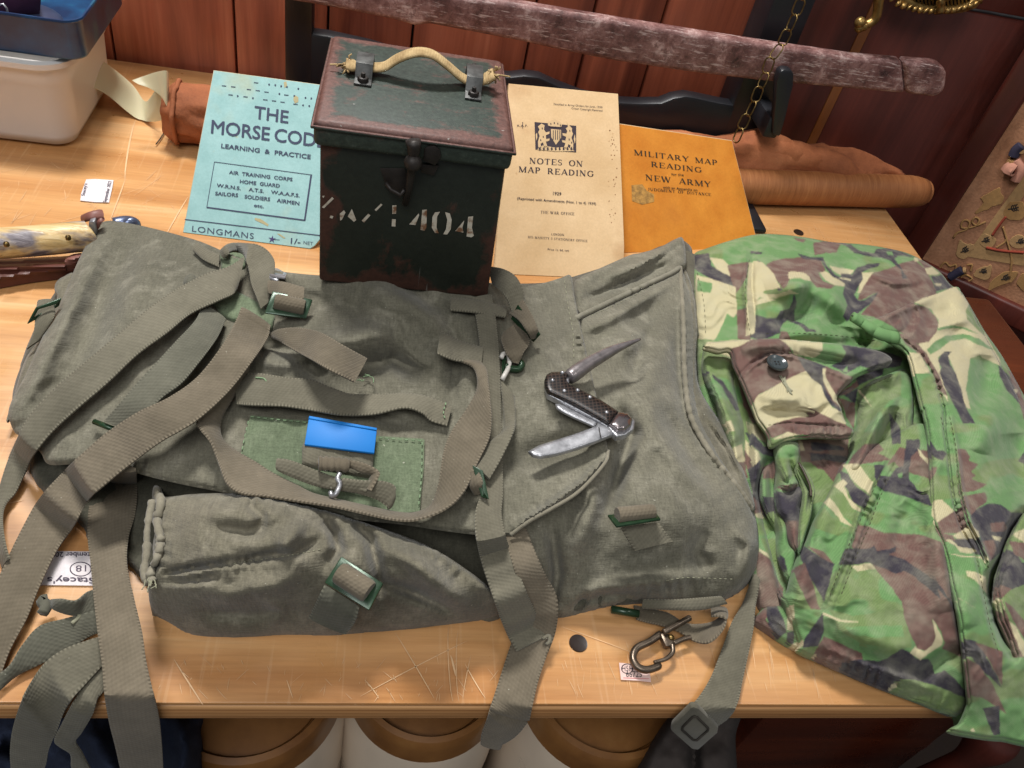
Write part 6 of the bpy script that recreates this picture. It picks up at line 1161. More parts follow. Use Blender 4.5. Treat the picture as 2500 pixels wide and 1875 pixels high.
# ------------------------------------------------------------------ camouflage jacket
jk = thing('camouflage_jacket', 'crumpled camouflage jacket in green, brown, sand and black draped over the table', 'jacket', tuple(P(2050, 1100, 0)))
def ZZ(ox, oy, k): return lambda *p: [(ox + x * k, oy + y * k) for x, y in p]
J1, J2, J3 = ZZ(1850, 540, 650 / 2201), ZZ(1690, 780, 510 / 2198), ZZ(1780, 1100, 510 / 2198)
J4, J5, J6, J7 = ZZ(2100, 1000, 400 / 2212), ZZ(2100, 1300, 400 / 2212), ZZ(1800, 1400, 630 / 2200), ZZ(1600, 560, 900 / 2196)
gS, gG, gO, gB, gK = lin(184, 174, 138), lin(99, 135, 84), lin(107, 127, 78), lin(103, 77, 70), lin(55, 51, 59)
CAMO = [
 # upper panel
 (gB, J1((70, 355), (180, 312), (340, 300), (520, 312), (558, 400), (550, 440), (500, 420), (540, 500), (640, 530), (600, 560), (490, 550), (440, 500), (430, 460), (370, 430), (260, 420), (265, 470), (235, 535), (205, 560), (150, 480), (100, 410))),
 (gB, J1((455, 180), (560, 165), (690, 175), (650, 260), (560, 265), (470, 280))), (gB, J1((290, 130), (400, 150), (380, 180), (330, 160))),
 (gB, J1((900, 480), (960, 430), (1060, 400), (1180, 350), (1300, 320), (1380, 390), (1440, 500), (1480, 600), (1290, 680), (1100, 770), (980, 800), (850, 770), (940, 680), (990, 590), (860, 650), (820, 660), (860, 560))),
 (gB, J1((970, 800), (1290, 680), (1400, 720), (1470, 790), (1490, 850), (1470, 980), (1380, 1040), (1330, 1020), (1220, 950), (1120, 870))),
 (gS, J1((550, 320), (590, 370), (680, 390), (800, 405), (760, 450), (700, 450), (620, 410))), (gS, J1((860, 430), (960, 420), (900, 500), (850, 590), (825, 600), (840, 500))),
 (gS, J1((515, 425), (560, 415), (650, 465), (720, 500), (725, 540), (640, 530), (560, 490))), (gS, J1((250, 415), (380, 428), (430, 460), (440, 500), (350, 475), (265, 480), (250, 470))),
 (gS, J1((-40, 330), (20, 330), (70, 390), (115, 450), (140, 530), (60, 540), (-40, 470))), (gS, J1((-40, 580), (60, 598), (150, 608), (260, 570), (340, 598), (250, 604), (150, 640), (60, 630), (-40, 620))),
 (gS, J1((1380, 390), (1440, 370), (1500, 430), (1430, 445), (1400, 440))), (gS, J1((1290, 300), (1360, 310), (1330, 335), (1300, 330))),
 (gK, J1((325, 270), (440, 295), (540, 300), (580, 380), (640, 440), (690, 460), (690, 430), (780, 440), (820, 390), (930, 350), (1010, 350), (1000, 375), (930, 385), (860, 430), (870, 480), (820, 560), (800, 610), (830, 660), (880, 650), (960, 610), (1000, 585), (960, 660), (900, 710), (840, 750), (780, 790), (740, 830), (705, 790), (740, 700), (705, 600), (720, 520), (670, 480), (620, 460), (560, 390), (530, 330), (430, 315), (370, 310))),
 (gS, J1((670, 462), (770, 480), (770, 494), (700, 480))),
 (gK, J1((640, 165), (760, 188), (850, 250), (970, 262), (980, 230), (1080, 222), (1180, 248), (1290, 295), (1160, 292), (1130, 310), (1160, 350), (1200, 410), (1240, 470), (1200, 480), (1180, 400), (1100, 330), (1010, 300), (870, 285), (800, 265), (740, 210))),
 (gG, J1((1060, 250), (1110, 255), (1120, 285), (1075, 275))),
 (gK, J1((-20, 310), (80, 370), (150, 490), (200, 570), (170, 582), (120, 480), (60, 390))), (gK, J1((-60, 250), (40, 255), (30, 275), (-60, 270))),
 (gK, J1((305, 600), (325, 680), (300, 750), (300, 820), (380, 850), (430, 895), (480, 900), (480, 920), (400, 915), (340, 860), (240, 820), (200, 850), (180, 900), (190, 920), (100, 965), (0, 975), (-60, 960), (-70, 800), (-180, 740), (-140, 740), (0, 780), (80, 800), (150, 800), (190, 740), (260, 720), (290, 660), (292, 610))),
 (gK, J1((1430, 450), (1520, 445), (1620, 555), (1470, 580))), (gS, J1((1460, 515), (1520, 515), (1510, 540), (1470, 535))), (gB, J1((1320, 310), (1420, 350), (1440, 375), (1380, 390))),
 (gB, J1((190, 905), (240, 915), (280, 985), (170, 985))),
 # big right-hand panel
 (gS, J1((1290, 665), (1640, 540), (1750, 685), (1840, 860), (2000, 1140), (2010, 1200), (1900, 1150), (1830, 1110), (1760, 1130), (1740, 1250), (1720, 1400), (1760, 1560), (1700, 1530), (1650, 1300), (1590, 1150), (1540, 1080), (1490, 1130), (1520, 1280), (1580, 1500), (1500, 1380), (1430, 1180), (1340, 1080), (1330, 1015), (1420, 1000), (1490, 900), (1490, 820), (1440, 740))),
 (gG, J1((1490, 885), (1600, 862), (1750, 892), (1830, 935), (1700, 895), (1600, 885), (1490, 905))), (gG, J1((1400, 1060), (1470, 990), (1560, 945), (1700, 930), (1830, 970), (1960, 1070), (1900, 1055), (1720, 975), (1600, 985), (1500, 1060), (1430, 1110))),
 (gO, J1((1720, 740), (1745, 680), (1860, 870), (1880, 960), (1780, 860), (1730, 810))),
 (gK, J1((1540, 1078), (1605, 1078), (1575, 1110), (1590, 1180), (1640, 1270), (1680, 1380), (1720, 1540), (1800, 1670), (1700, 1670), (1610, 1500), (1550, 1380), (1500, 1260), (1520, 1210), (1490, 1160), (1510, 1110))),
 (gK, J1((1985, 1190), (2060, 1260), (2130, 1370), (2170, 1520), (2060, 1400), (2000, 1280))), (gB, J1((2060, 1230), (2120, 1260), (2260, 1640), (2200, 1640), (2130, 1400))), (gS, J1((2110, 1390), (2150, 1400), (2130, 1430))),
 (gB, J1((1150, 920), (1260, 955), (1400, 1100), (1500, 1280), (1570, 1450), (1500, 1400), (1440, 1240), (1330, 1090), (1220, 1010))), (gS, J1((1240, 1080), (1335, 1090), (1430, 1255), (1300, 1265))),
 # folded strip and button flap
 (gS, J1((165, 980), (300, 980), (535, 1005), (535, 1070), (450, 1130), (300, 1095), (270, 1040))), (gK, J1((690, 1020), (880, 1045), (1060, 1080), (1200, 1130), (1180, 1200), (950, 1230), (830, 1210), (730, 1260), (600, 1190), (700, 1150), (730, 1090))), (gG, J1((700, 1240), (740, 1200), (745, 1250))), (gG, J1((770, 1270), (850, 1200), (930, 1220), (840, 1270))), (gS, J1((880, 1045), (1040, 1085), (960, 1065))),
 (gB, J2((400, 310), (500, 280), (630, 205), (900, 200), (1020, 280), (1050, 355), (1400, 490), (1720, 620), (1530, 800), (1560, 940), (1420, 820), (1380, 700), (1190, 540), (950, 660), (700, 790), (640, 890), (560, 720), (440, 480))),
 (gS, J2((1190, 540), (950, 660), (690, 800), (640, 890), (690, 1060), (790, 1140), (930, 1070), (1100, 1030), (1220, 1020), (1180, 960), (1250, 940), (1400, 1010), (1450, 1050), (1620, 1110), (1570, 960), (1480, 930), (1430, 860), (1380, 700))),
 (gK, J2((1110, 390), (1400, 490), (1385, 560), (1380, 660), (1430, 780), (1500, 880), (1580, 950), (1550, 968), (1460, 900), (1400, 820), (1360, 700), (1250, 620), (1180, 520))), (gS, J2((1370, 505), (1400, 515), (1410, 620), (1480, 740), (1540, 830), (1580, 930), (1500, 860), (1440, 770), (1380, 650))),
 (gB, J2((780, 1140), (930, 1070), (1100, 1030), (1230, 1020), (1185, 970), (1250, 938), (1400, 1010), (1500, 1070), (1620, 1108), (1700, 1160), (1660, 1235), (1100, 1215), (1010, 1190), (830, 1245))), (gS, J2((880, 1240), (1010, 1188), (1130, 1215), (990, 1255), (850, 1260))),
 (gS, J2((120, 300), (150, 240), (400, 220), (640, 200), (500, 280), (400, 310), (430, 410), (240, 330))),
 # sleeve on the left
 (gK, J2((205, 580), (330, 660), (420, 780), (500, 950), (460, 960), (380, 830), (320, 720), (215, 610))), (gK, J2((115, 540), (180, 550), (175, 580), (115, 575))), (gS, J2((320, 1090), (410, 1060), (450, 1170), (365, 1185), (385, 1130))), (gO, J2((430, 1080), (530, 1080), (560, 1230), (520, 1300), (460, 1200))), (gS, J2((395, 1360), (520, 1305), (555, 1500), (430, 1512))), (gB, J2((425, 1508), (555, 1495), (590, 1670), (455, 1670))),
 (gK, J2((560, 1185), (640, 1195), (760, 1340), (860, 1330), (860, 1450), (740, 1420), (620, 1320))), (gS, J2((560, 1270), (700, 1400), (720, 1470), (680, 1560), (620, 1480), (550, 1370))), (gB, J2((550, 1370), (620, 1480), (680, 1560), (600, 1640), (550, 1480))), (gS, J2((570, 1080), (740, 1130), (830, 1330), (700, 1250), (590, 1160))), (gB, J2((480, 640), (620, 880), (700, 1060), (640, 1100), (540, 900))),
 (gB, J2((1120, 1240), (1650, 1235), (1640, 1450), (1560, 1620), (1280, 1560), (1240, 1400), (1120, 1420))), (gK, J2((1250, 1280), (1420, 1300), (1600, 1350), (1600, 1500), (1420, 1470), (1260, 1460))), (gS, J2((1120, 1250), (1160, 1290), (1200, 1410), (1140, 1420))),
 (gO, J2((1760, 690), (2000, 600), (2198, 540), (2198, 800), (2080, 850), (1900, 1050), (1750, 1240), (1720, 900))), (gB, J2((1520, 800), (1600, 740), (1740, 640), (1760, 690), (1620, 790))), (gK, J2((1590, 800), (1750, 715), (1715, 890), (1650, 830))), (gK, J2((1720, 600), (1900, 530), (2010, 520), (2010, 580), (1750, 690))), (gB, J2((1530, 815), (1720, 880), (1700, 1150), (1620, 1030), (1590, 930))), (gS, J2((1740, 740), (1770, 745), (1910, 950), (1830, 850))),
 (gB, J2((1820, 1310), (1960, 1305), (2020, 1370), (1950, 1400), (2090, 1480), (1900, 1505), (1620, 1540), (1690, 1420))), (gK, J2((2065, 970), (2110, 1030), (2190, 1150), (2198, 1310), (2100, 1310), (2090, 1120))),
 # centre, lower sleeve
 (gB, J3((730, 0), (1280, 0), (1180, 160), (1100, 330), (1000, 200), (860, 130), (760, 120))), (gK, J3((850, 20), (1240, 60), (1230, 130), (1000, 100), (860, 110))), (gO, J3((840, 190), (900, 150), (1070, 370), (1000, 540), (880, 560))), (gO, J3((700, 200), (760, 180), (880, 480), (860, 700), (760, 960), (740, 700), (790, 500))),
 (gB, J3((470, 380), (560, 370), (740, 350), (690, 400), (600, 430))), (gK, J3((480, 420), (600, 440), (740, 370), (775, 440), (740, 740), (600, 740), (520, 640))), (gB, J3((590, 740), (740, 740), (740, 1000), (700, 1060), (630, 980))),
 (gB, J3((340, 180), (480, 110), (500, 200), (470, 290), (360, 300))), (gK, J3((350, 480), (480, 490), (510, 640), (400, 660))), (gK, J3((200, 200), (330, 100), (340, 500), (400, 720), (330, 680), (250, 480))), (gB, J3((250, 480), (330, 560), (350, 660), (265, 670))), (gS, J3((265, 670), (340, 650), (360, 720), (280, 700))), (gO, J3((320, 920), (490, 930), (560, 1180), (620, 1420), (560, 1380), (440, 1150))),
 (gB, J3((270, 1030), (440, 1150), (480, 1300), (570, 1450), (560, 1630), (220, 1680), (290, 1300))), (gS, J3((310, 1030), (400, 1080), (430, 1140), (330, 1070))), (gK, J3((520, 1090), (590, 1130), (610, 1270), (560, 1230))),
 # lower front panel
 (gS, J3((1190, 145), (1370, 135), (1420, 220), (1520, 330), (1485, 470), (1400, 400), (1320, 330), (1250, 230))), (gK, J3((1165, 215), (1250, 240), (1330, 370), (1480, 490), (1425, 610), (1300, 540), (1240, 400), (1180, 330))), (gS, J3((1100, 370), (1200, 295), (1250, 340), (1210, 380), (1260, 500), (1390, 620), (1390, 650), (1300, 610), (1200, 450))), (gO, J3((1090, 390), (1180, 450), (1290, 620), (1380, 660), (1330, 780), (1200, 690), (1120, 560), (1040, 480))), (gS, J3((995, 545), (1060, 495), (1120, 560), (1200, 700), (1310, 810), (1170, 745), (1100, 640))), (gO, J3((880, 760), (1000, 600), (1150, 760), (1260, 830), (1150, 900), (900, 820))),
 (gO, J3((1380, 140), (1540, 150), (1560, 330), (1500, 320), (1420, 220))),
 (gK, J3((750, 1080), (790, 1005), (960, 1130), (1110, 1200), (1000, 1590), (860, 1350), (760, 1150))), (gB, J3((820, 1010), (1000, 1065), (1100, 1195), (960, 1130))), (gB, J3((670, 1240), (790, 1180), (880, 1400), (970, 1670), (860, 1670), (740, 1420))), (gO, J3((880, 1400), (990, 1590), (960, 1670), (930, 1600))),
 (gK, J3((1530, 150), (1640, 150), (1560, 330), (1530, 280))), (gB, J3((1650, 160), (1800, -30), (2130, 0), (2130, 300), (1990, 250), (1900, 230), (1790, 180), (1740, 120))), (gK, J3((1590, 270), (1700, 270), (1760, 180), (1840, 160), (1850, 20), (1870, -120), (2010, -120), (2000, 0), (1890, 180), (1900, 300), (1980, 410), (2100, 470), (2140, 590), (1980, 530), (1830, 480), (1640, 430), (1550, 370))), (gG, J3((1775, 250), (1820, 230), (1825, 285), (1790, 290))), (gS, J3((1975, -20), (2010, 0), (2110, 130), (2080, 130))),
 (gB, J3((1350, 785), (1470, 800), (1620, 860), (1800, 870), (2000, 885), (2230, 960))+J5((1180, 300), (1400, 1700), (1100, 1560), (1140, 1480), (1090, 1330), (970, 1150), (1020, 1380), (1000, 1520), (900, 1610), (780, 1560), (700, 1430), (600, 1150), (560, 940), (420, 740), (200, 480), (140, 400))+J3((1490, 1180), (1290, 1010))),
 (gK, J3((1220, 1030), (1480, 1030), (1530, 1005), (1560, 1060), (1680, 1040), (1760, 1005), (1755, 1060), (1680, 1095), (1850, 1150), (2000, 1250), (2120, 1330), (2230, 1400))+J5((900, 540), (1000, 600), (1130, 790), (1240, 940), (1300, 1100), (1180, 900), (1050, 760), (1090, 910), (980, 800), (860, 700), (760, 620), (600, 520), (480, 560), (380, 510), (200, 440))+J3((1480, 1180), (1300, 1195), (1150, 1205))),
 (gS, J3((1280, 1210), (1490, 1185), (1545, 1250), (1350, 1268))), (gO, J5((-420, 1030), (-100, 1130), (560, 1020), (600, 1180), (680, 1400), (700, 1560), (400, 1560), (0, 1500), (-300, 1300))), (gG, J5((-200, 1280), (200, 1260), (560, 1250), (600, 1400), (200, 1420), (-100, 1380))),
 # hem
 (gB, J6((105, 415), (240, 285), (270, 350), (240, 400), (345, 565), (230, 525))), (gK, J6((250, 285), (340, 275), (410, 420), (425, 500), (345, 555), (260, 440))), (gS, J6((430, 275), (480, 265), (490, 340), (475, 490), (430, 480))), (gK, J6((430, 500), (480, 488), (485, 620), (420, 580))), (gS, J6((430, 625), (560, 565), (575, 610), (500, 660))), (gK, J6((735, 330), (738, 500), (690, 620), (560, 640), (570, 560), (650, 450))),
 (gS, J6((730, 330), (880, 395), (1030, 405), (1030, 415), (860, 410), (730, 355))), (gB, J6((640, 710), (740, 535), (1060, 680), (1080, 760), (900, 850), (760, 800))), (gS, J6((640, 700), (670, 685), (675, 720))),
 (gK, J6((890, 760), (1050, 735), (1200, 745), (1280, 720), (1400, 640), (1480, 680), (1530, 730), (1630, 730), (1670, 790), (1680, 850), (1760, 820), (1860, 900), (1970, 1030), (1985, 1080), (1700, 965), (1500, 908), (1360, 912), (1310, 1000), (1200, 985), (1000, 890), (880, 820))), (gS, J6((1475, 680), (1520, 620), (1590, 665), (1660, 620), (1690, 550), (1668, 385), (1755, 560), (1740, 620), (1620, 690), (1560, 740))), (gG, J6((1620, 700), (1740, 610), (1782, 820), (1680, 860), (1670, 790))), (gO, J6((1310, 1000), (1360, 905), (1460, 900), (1700, 958), (1985, 1080), (1930, 1210), (1600, 1110))), (gS, J6((1300, 990), (1310, 945), (1390, 918), (1360, 970))),
 # right-hand front edge
 (gK, J4((900, 370), (960, 430), (1040, 560), (1130, 555), (1172, 600), (1110, 690), (1000, 640), (930, 580))), (gB, J4((1310, 530), (1420, 535), (1490, 640), (1470, 690), (1595, 740), (1500, 840), (1555, 890), (1500, 940), (1715, 1010), (1560, 1100), (1370, 1120))), (gB, J4((1390, 1170), (1680, 1120), (1720, 1200), (1700, 1255), (1590, 1330), (1500, 1440), (1400, 1290))), (gK, J4((1480, 1440), (1600, 1330), (1740, 1265), (1900, 1278), (2040, 1390), (2200, 1390), (2050, 1690), (1560, 1690))), (gB, J4((1760, 1530), (1940, 1515), (1985, 1600), (1900, 1690), (1770, 1690))), (gB, J4((940, 780), (1042, 775), (1000, 880), (950, 970))), (gS, J4((980, 1240), (1110, 1215), (1275, 1370), (1160, 1470), (1040, 1525), (970, 1430))), (gB, J4((1040, 1525), (1275, 1370), (1410, 1298), (1475, 1545), (1330, 1670), (1080, 1670))), (gS, J4((1330, 1660), (1490, 1535), (1600, 1670))), (gK, J4((2130, 700), (2240, 550), (2240, 740))),
 (gB, J4((690, 640), (780, 550), (940, 740), (945, 935), (680, 855), (665, 780))), (gS, J4((775, 535), (830, 580), (945, 710), (930, 745), (800, 620))),
 (gK, J5((1080, 60), (1250, 100), (1610, 65), (1720, 335), (1560, 292), (1300, 200))), (gB, J5((1060, 0), (1250, 40), (1290, 110), (1150, 130))), (gS, J5((1150, 110), (1190, 92), (1245, 110), (1320, 190), (1500, 218), (1575, 250), (1500, 292), (1350, 262), (1280, 180))), (gS, J5((1190, 272), (1400, 318), (1560, 325), (1720, 325), (1750, 385), (1560, 338), (1380, 338))), (gS, J5((1425, 515), (1560, 528), (1690, 605), (1725, 840), (1640, 745), (1560, 645), (1450, 592))), (gS, J5((1310, 890), (1340, 892), (1570, 1025), (1440, 945))), (gK, J5((1390, 1430), (1560, 1485), (1720, 1680), (1410, 1680))), (gB, J5((1550, 1475), (1880, 1590), (1910, 1680), (1710, 1680))),
 (gS, J5((1250, 45), (1340, -10), (1590, -10), (1615, 72), (1320, 92))), (gK, J5((1590, -10), (1800, -10), (2030, -10), (1920, 250), (1760, 390), (1640, 120))), (gB, J5((1640, 120), (1800, 100), (1840, 240), (1760, 400))), (gS, J5((1775, 40), (1920, 70), (1890, 130), (1800, 90))),
 (gK, J5((1950, 230), (2080, 260), (2180, 400), (2260, 420), (2260, 690), (2050, 765), (1840, 700), (1900, 400))), (gB, J5((2000, 110), (2260, 150), (2260, 410), (2090, 300))), (gS, J5((2060, 20), (2260, -60), (2260, 180), (2130, 80))), (gB, J5((1820, 690), (2050, 755), (1910, 880), (1830, 885))), (gS, J5((1820, 880), (1915, 900), (1955, 1055), (1830, 970))), (gB, J5((1840, 1000), (1955, 1050), (2240, 1690), (2060, 1690), (1900, 1250))), (gB, J5((1950, 930), (2080, 1020), (2260, 1250), (2260, 1500), (2060, 1180))), (gS, J5((2020, 1200), (2110, 1270), (2260, 1560), (2200, 1690), (2060, 1330))),
 (gK, J6((1930, 555), (2040, 575), (2100, 680), (2200, 850), (2260, 980), (2060, 800), (1950, 650))), (gB, J6((2030, 585), (2260, 660), (2260, 960), (2120, 700))), (gB, J6((1955, 720), (2060, 780), (2180, 950), (2300, 1200), (2090, 1060), (1985, 1045))), (gK, J6((2090, 1150), (2240, 1130), (2240, 1370), (2180, 1380))), (gS, J6((1980, 1330), (2010, 1315), (2030, 1345), (2000, 1350))),
 # left-hand edge seen beside the rucksack
 (gS, J7((320, 170), (400, 180), (485, 260), (470, 320), (370, 250))), (gK, J7((225, 150), (320, 145), (332, 220), (470, 295), (480, 345), (330, 292), (235, 240))), (gB, J7((430, 215), (555, 195), (545, 285), (480, 385), (470, 360), (440, 260))), (gB, J7((485, 480), (550, 470), (570, 660), (490, 650))), (gS, J7((240, 270), (330, 290), (475, 345), (490, 500), (350, 660), (240, 650))), (gG, J7((250, 300), (340, 320), (330, 380), (250, 370))), (gG, J7((360, 660), (430, 500), (480, 540), (480, 660))), (gS, J7((555, 200), (640, 195), (700, 260), (745, 350), (650, 365), (600, 430), (545, 440))), (gS, J7((545, 440), (600, 430), (650, 400), (720, 420), (600, 450), (590, 620), (540, 640))),
]
CAMO_BB = [(np.array(c[:3]), np.array(p), np.min(p, 0), np.max(p, 0)) for c, p in CAMO]
def camo(px, py): return sum(camo1(px + a, py + b) for a, b in ((-.8, -.7), (.9, -.5), (-.6, .9), (.7, .8))) / 4
def camo1(px, py):
    wx = px + 1.3 * fbm(px / 16, py / 16, 21, 2); wy = py + 1.3 * fbm(px / 16, py / 16, 22, 2)
    n = fbm(px / 95, py / 60, 33, 3); k = np.clip((n - .12) / .25, 0, 1)[:, None]
    col = np.array(gG[:3])[None] * (1 - k) + np.array(gO[:3])[None] * k
    for c, p, a, b in CAMO_BB:
        m = (wx > a[0]) & (wx < b[0]) & (wy > a[1]) & (wy < b[1])
        if not m.any(): continue
        i = np.nonzero(m)[0]; j = i[inside(wx[i], wy[i], p)]; col[j] = c
    return col
t = NT('camouflage_cotton'); at = t.n.new('ShaderNodeAttribute'); at.attribute_name = 'pattern'; o = t.mapping('Object'); n = t.noise(o, 60, 4, .6); f = t.noise(o, 800, 3, .7); uvr = t.mapping('UV', rot=(0, 0, .7)); w1 = t.wave(uvr, .314 / .0011, .8, 2)
c = t.mix(t.step(n, .42, .8, 0, .38), at.outputs['Color'], lin(176, 172, 150)); c = t.mix(.35, c, t.ramp(t.math('ADD', t.math('MULTIPLY', f, .7), t.math('MULTIPLY', w1, .25)), [(.3, (.6, .6, .6)), (.75, (1.25, 1.25, 1.25))]), 'MULTIPLY')
t.color(c); t.rough(.88); t.b.inputs['Specular IOR Level'].default_value = .2; t.set(Sheen_Weight=.12); t.bump(t.noise(o, 90, 4), .3, .002); t.bump(w1, .2, .0004); CAMOM = t.m
def jr(name, ol, zf, reg=None, **k): k.setdefault('step', 2.7); k.setdefault('nz', (.0016, 70)); k.setdefault('hang', False); k.setdefault('ridge', (.0016, 90)); return relief(name, ol, zf, CAMOM, jk, colf=camo, reg=reg, **k)
zj = rbf([(1700, 640, .030), (1846, 574, .028), (2030, 592, .030), (2161, 606, .030), (2290, 660, .026), (2350, 720, .020), (2448, 875, .014), (2540, 1050, .010), (1705, 900, .020), (1720, 1050, .014), (1830, 1250, .012), (1850, 1500, .006), (2000, 1615, .006), (2150, 1676, .006), (2320, 1745, .004), (2450, 1790, .004), (1950, 720, .048), (2080, 700, .050), (2200, 750, .046), (1900, 900, .036), (2100, 1000, .038), (2350, 1000, .046), (2440, 1200, .040), (2250, 1250, .046), (2050, 1350, .036), (2200, 1500, .038), (2000, 1500, .026), (2350, 1600, .036), (2500, 1500, .034), (1800, 1150, .018), (1900, 1150, .026)])
OUT = [(1690, 640), (1697, 618), (1720, 608), (1780, 588), (1846, 572), (1910, 573), (1969, 580), (2030, 591), (2100, 596), (2161, 605), (2223, 621), (2288, 658), (2321, 695), (2350, 716), (2403, 806), (2448, 871), (2500, 965), (2560, 1080), (2580, 1500), (2560, 1800), (2450, 1805), (2400, 1801), (2335, 1782), (2318, 1742), (2240, 1712), (2150, 1678), (2060, 1640), (2000, 1614), (1930, 1582), (1880, 1550), (1838, 1522), (1832, 1500), (1848, 1440), (1850, 1330), (1830, 1240), (1770, 1140), (1716, 1050), (1700, 900), (1694, 780)]
jr('jacket_back', OUT, lambda x, y: zj(x, y) - .010, 'jback', edge=(26, .012), floor=-.02, seed=11,
   folds=[([(1846, 640), (1930, 700), (2030, 720), (2100, 790)], 30, .006), ([(1990, 690), (1960, 760), (1900, 800)], 24, -.007), ([(1870, 720), (1950, 690), (2000, 650)], 26, .006), ([(2060, 640), (2080, 740), (2070, 800)], 30, -.006), ([(2180, 640), (2260, 680), (2290, 740)], 24, .005), ([(1980, 760), (2100, 830), (2130, 850)], 26, -.006), ([(1820, 610), (1818, 700), (1830, 810)], 7, .003), ([(1838, 620), (1836, 700), (1848, 810)], 5, -.002), ([(1900, 840), (2000, 840), (2140, 845)], 16, -.006), ([(2100, 660), (2180, 690), (2230, 690)], 10, .004)])
# sleeve strip on the left, half under the flap
jr('sleeve', J2((105, 540), (120, 300), (200, 320), (420, 420), (480, 640), (530, 900), (590, 1000), (690, 1090), (760, 1250), (850, 1350), (870, 1460), (740, 1600), (700, 1800), (760, 2150), (900, 2700), (980, 3100), (760, 3150), (600, 2800), (560, 2100), (500, 1700), (430, 1640), (400, 1500), (385, 1330), (300, 1120), (255, 900), (180, 760)), lambda x, y: zj(x, y) - .001, 'jsl', edge=(26, .010), thick=.002, seed=12,
   folds=[([(1745, 920), (1790, 1050), (1800, 1150)], 12, .006), ([(1790, 900), (1815, 1000), (1830, 1130)], 12, -.008), ([(1720, 880), (1760, 1000), (1790, 1110)], 10, .004), ([(1880, 1100), (1860, 1200), (1900, 1350), (1940, 1480)], 14, -.008), ([(1840, 1080), (1850, 1150), (1845, 1250)], 14, .005)])
jr('sleeve_lining', J3((330, 480), (340, 250), (400, 160), (480, 100), (500, 200), (480, 420), (540, 640), (600, 760), (640, 980), (700, 1060), (690, 1180), (640, 1400), (560, 1250), (510, 1080), (490, 850), (400, 660)), lambda x, y: zj(x, y) + .001, None, edge=(14, .006), thick=.002, seed=13, folds=[([(1880, 1130), (1885, 1230), (1900, 1330)], 10, -.005)])
jr('sleeve', J3((480, -60), (600, -120), (740, -60), (730, 130), (690, 230), (740, 350), (775, 440), (750, 640), (740, 960), (720, 1060), (640, 980), (590, 760), (510, 640), (480, 440), (500, 200)), lambda x, y: zj(x, y) + .006, 'jsl2', edge=(18, .009), thick=.002, seed=14, folds=[([(1910, 1130), (1930, 1180), (1900, 1200)], 10, .004), ([(1930, 1120), (1935, 1160), (1920, 1190)], 7, -.004), ([(1900, 1190), (1925, 1200), (1955, 1185)], 9, -.004)])
jr('fly_strip', J3((700, 200), (730, 130), (790, 180), (860, 290), (905, 440), (880, 560), (860, 700), (800, 900), (745, 1090), (730, 900), (745, 700), (775, 450)), lambda x, y: zj(x, y) + .007, None, edge=(9, .004), thick=.002, seed=15, folds=[([(1945, 1140), (1978, 1200), (1972, 1250)], 4, -.004)])
tube('zip', np.array([P(x, y, float(zj(np.array([x]), np.array([y]))[0]) + .0085) for x, y in catmull(J3((735, 130), (790, 230), (850, 370), (862, 480)), 20)]), .0009, plain('dark_zip', lin(66, 56, 44), .6, bump=0), jk, 6)
# lower front panel
z3 = lambda x, y: zj(x, y) + .006
jr('front_panel', J3((1150, 230), (1200, 130), (1400, 40), (1700, -150), (1960, -280), (2150, -240), (2198, 0))+[(2290, 1150), (2310, 1330), (2330, 1480), (2352, 1600), (2364, 1690), (2350, 1738), (2318, 1744), (2240, 1712), (2150, 1678), (2060, 1640), (2000, 1614), (1945, 1588), (1948, 1560), (1900, 1440)]+J3((600, 1500), (670, 1250), (750, 1050), (830, 900), (900, 720), (1000, 540), (1100, 350)), z3, 'jfr', edge=(14, .006), thick=.0025, seed=16,
   folds=[([(2190, 1120), (2115, 1250), (2075, 1360), (2025, 1480)], 10, .0012, 'p', 22), ([(1960, 1570), (2080, 1626), (2200, 1674), (2320, 1722)], 18, .0014, 'p', 30), ([(2030, 1190), (1990, 1330), (1930, 1500)], 24, .004), ([(2170, 1100), (2100, 1240), (2060, 1370), (2010, 1480)], 6, .0022), ([(2196, 1110), (2130, 1240), (2090, 1350), (2035, 1490)], 4, -.0016), ([(2230, 1230), (2200, 1290), (2190, 1340)], 26, -.004), ([(2270, 1180), (2290, 1350), (2320, 1500)], 30, .005), ([(2040, 1520), (2120, 1560), (2240, 1600)], 36, .004), ([(2050, 1600), (2160, 1640), (2290, 1690)], 14, .003), ([(1980, 1290), (1900, 1400), (1860, 1480)], 20, -.004), ([(2250, 1650), (2300, 1610), (2350, 1590)], 20, -.004)])
jr('front_corner', [(1835, 1520), (1848, 1500), (1870, 1482), (1900, 1478), (1905, 1460)]+J3((600, 1480), (700, 1450), (830, 1659), (900, 1700))+[(2000, 1500), (1985, 1560), (1960, 1588), (1930, 1582), (1880, 1550)], lambda x, y: zj(x, y) + .002, None, edge=(16, .008), thick=.002, seed=17)
# middle fold above the lower panel
jr('inner_facing', J2((1530, 800), (1750, 690), (1760, 700), (2140, 540), (2200, 520), (2290, 560), (2320, 750), (2330, 1000), (2300, 1250), (2150, 1350), (2000, 1550), (1700, 1600), (1570, 1640), (1640, 1450), (1690, 1160), (1700, 1100), (1610, 1040), (1570, 930)), lambda x, y: zj(x, y) - .001, 'jmid', edge=(14, .006), thick=.002, seed=18,
   folds=[([(2200, 960), (2150, 1010), (2110, 1100), (2060, 1190)], 16, .007), ([(2120, 900), (2080, 1000), (2070, 1080)], 18, -.007), ([(2190, 990), (2170, 1050), (2130, 1110)], 12, -.005), ([(2095, 955), (2150, 930), (2190, 915)], 5, .002)])
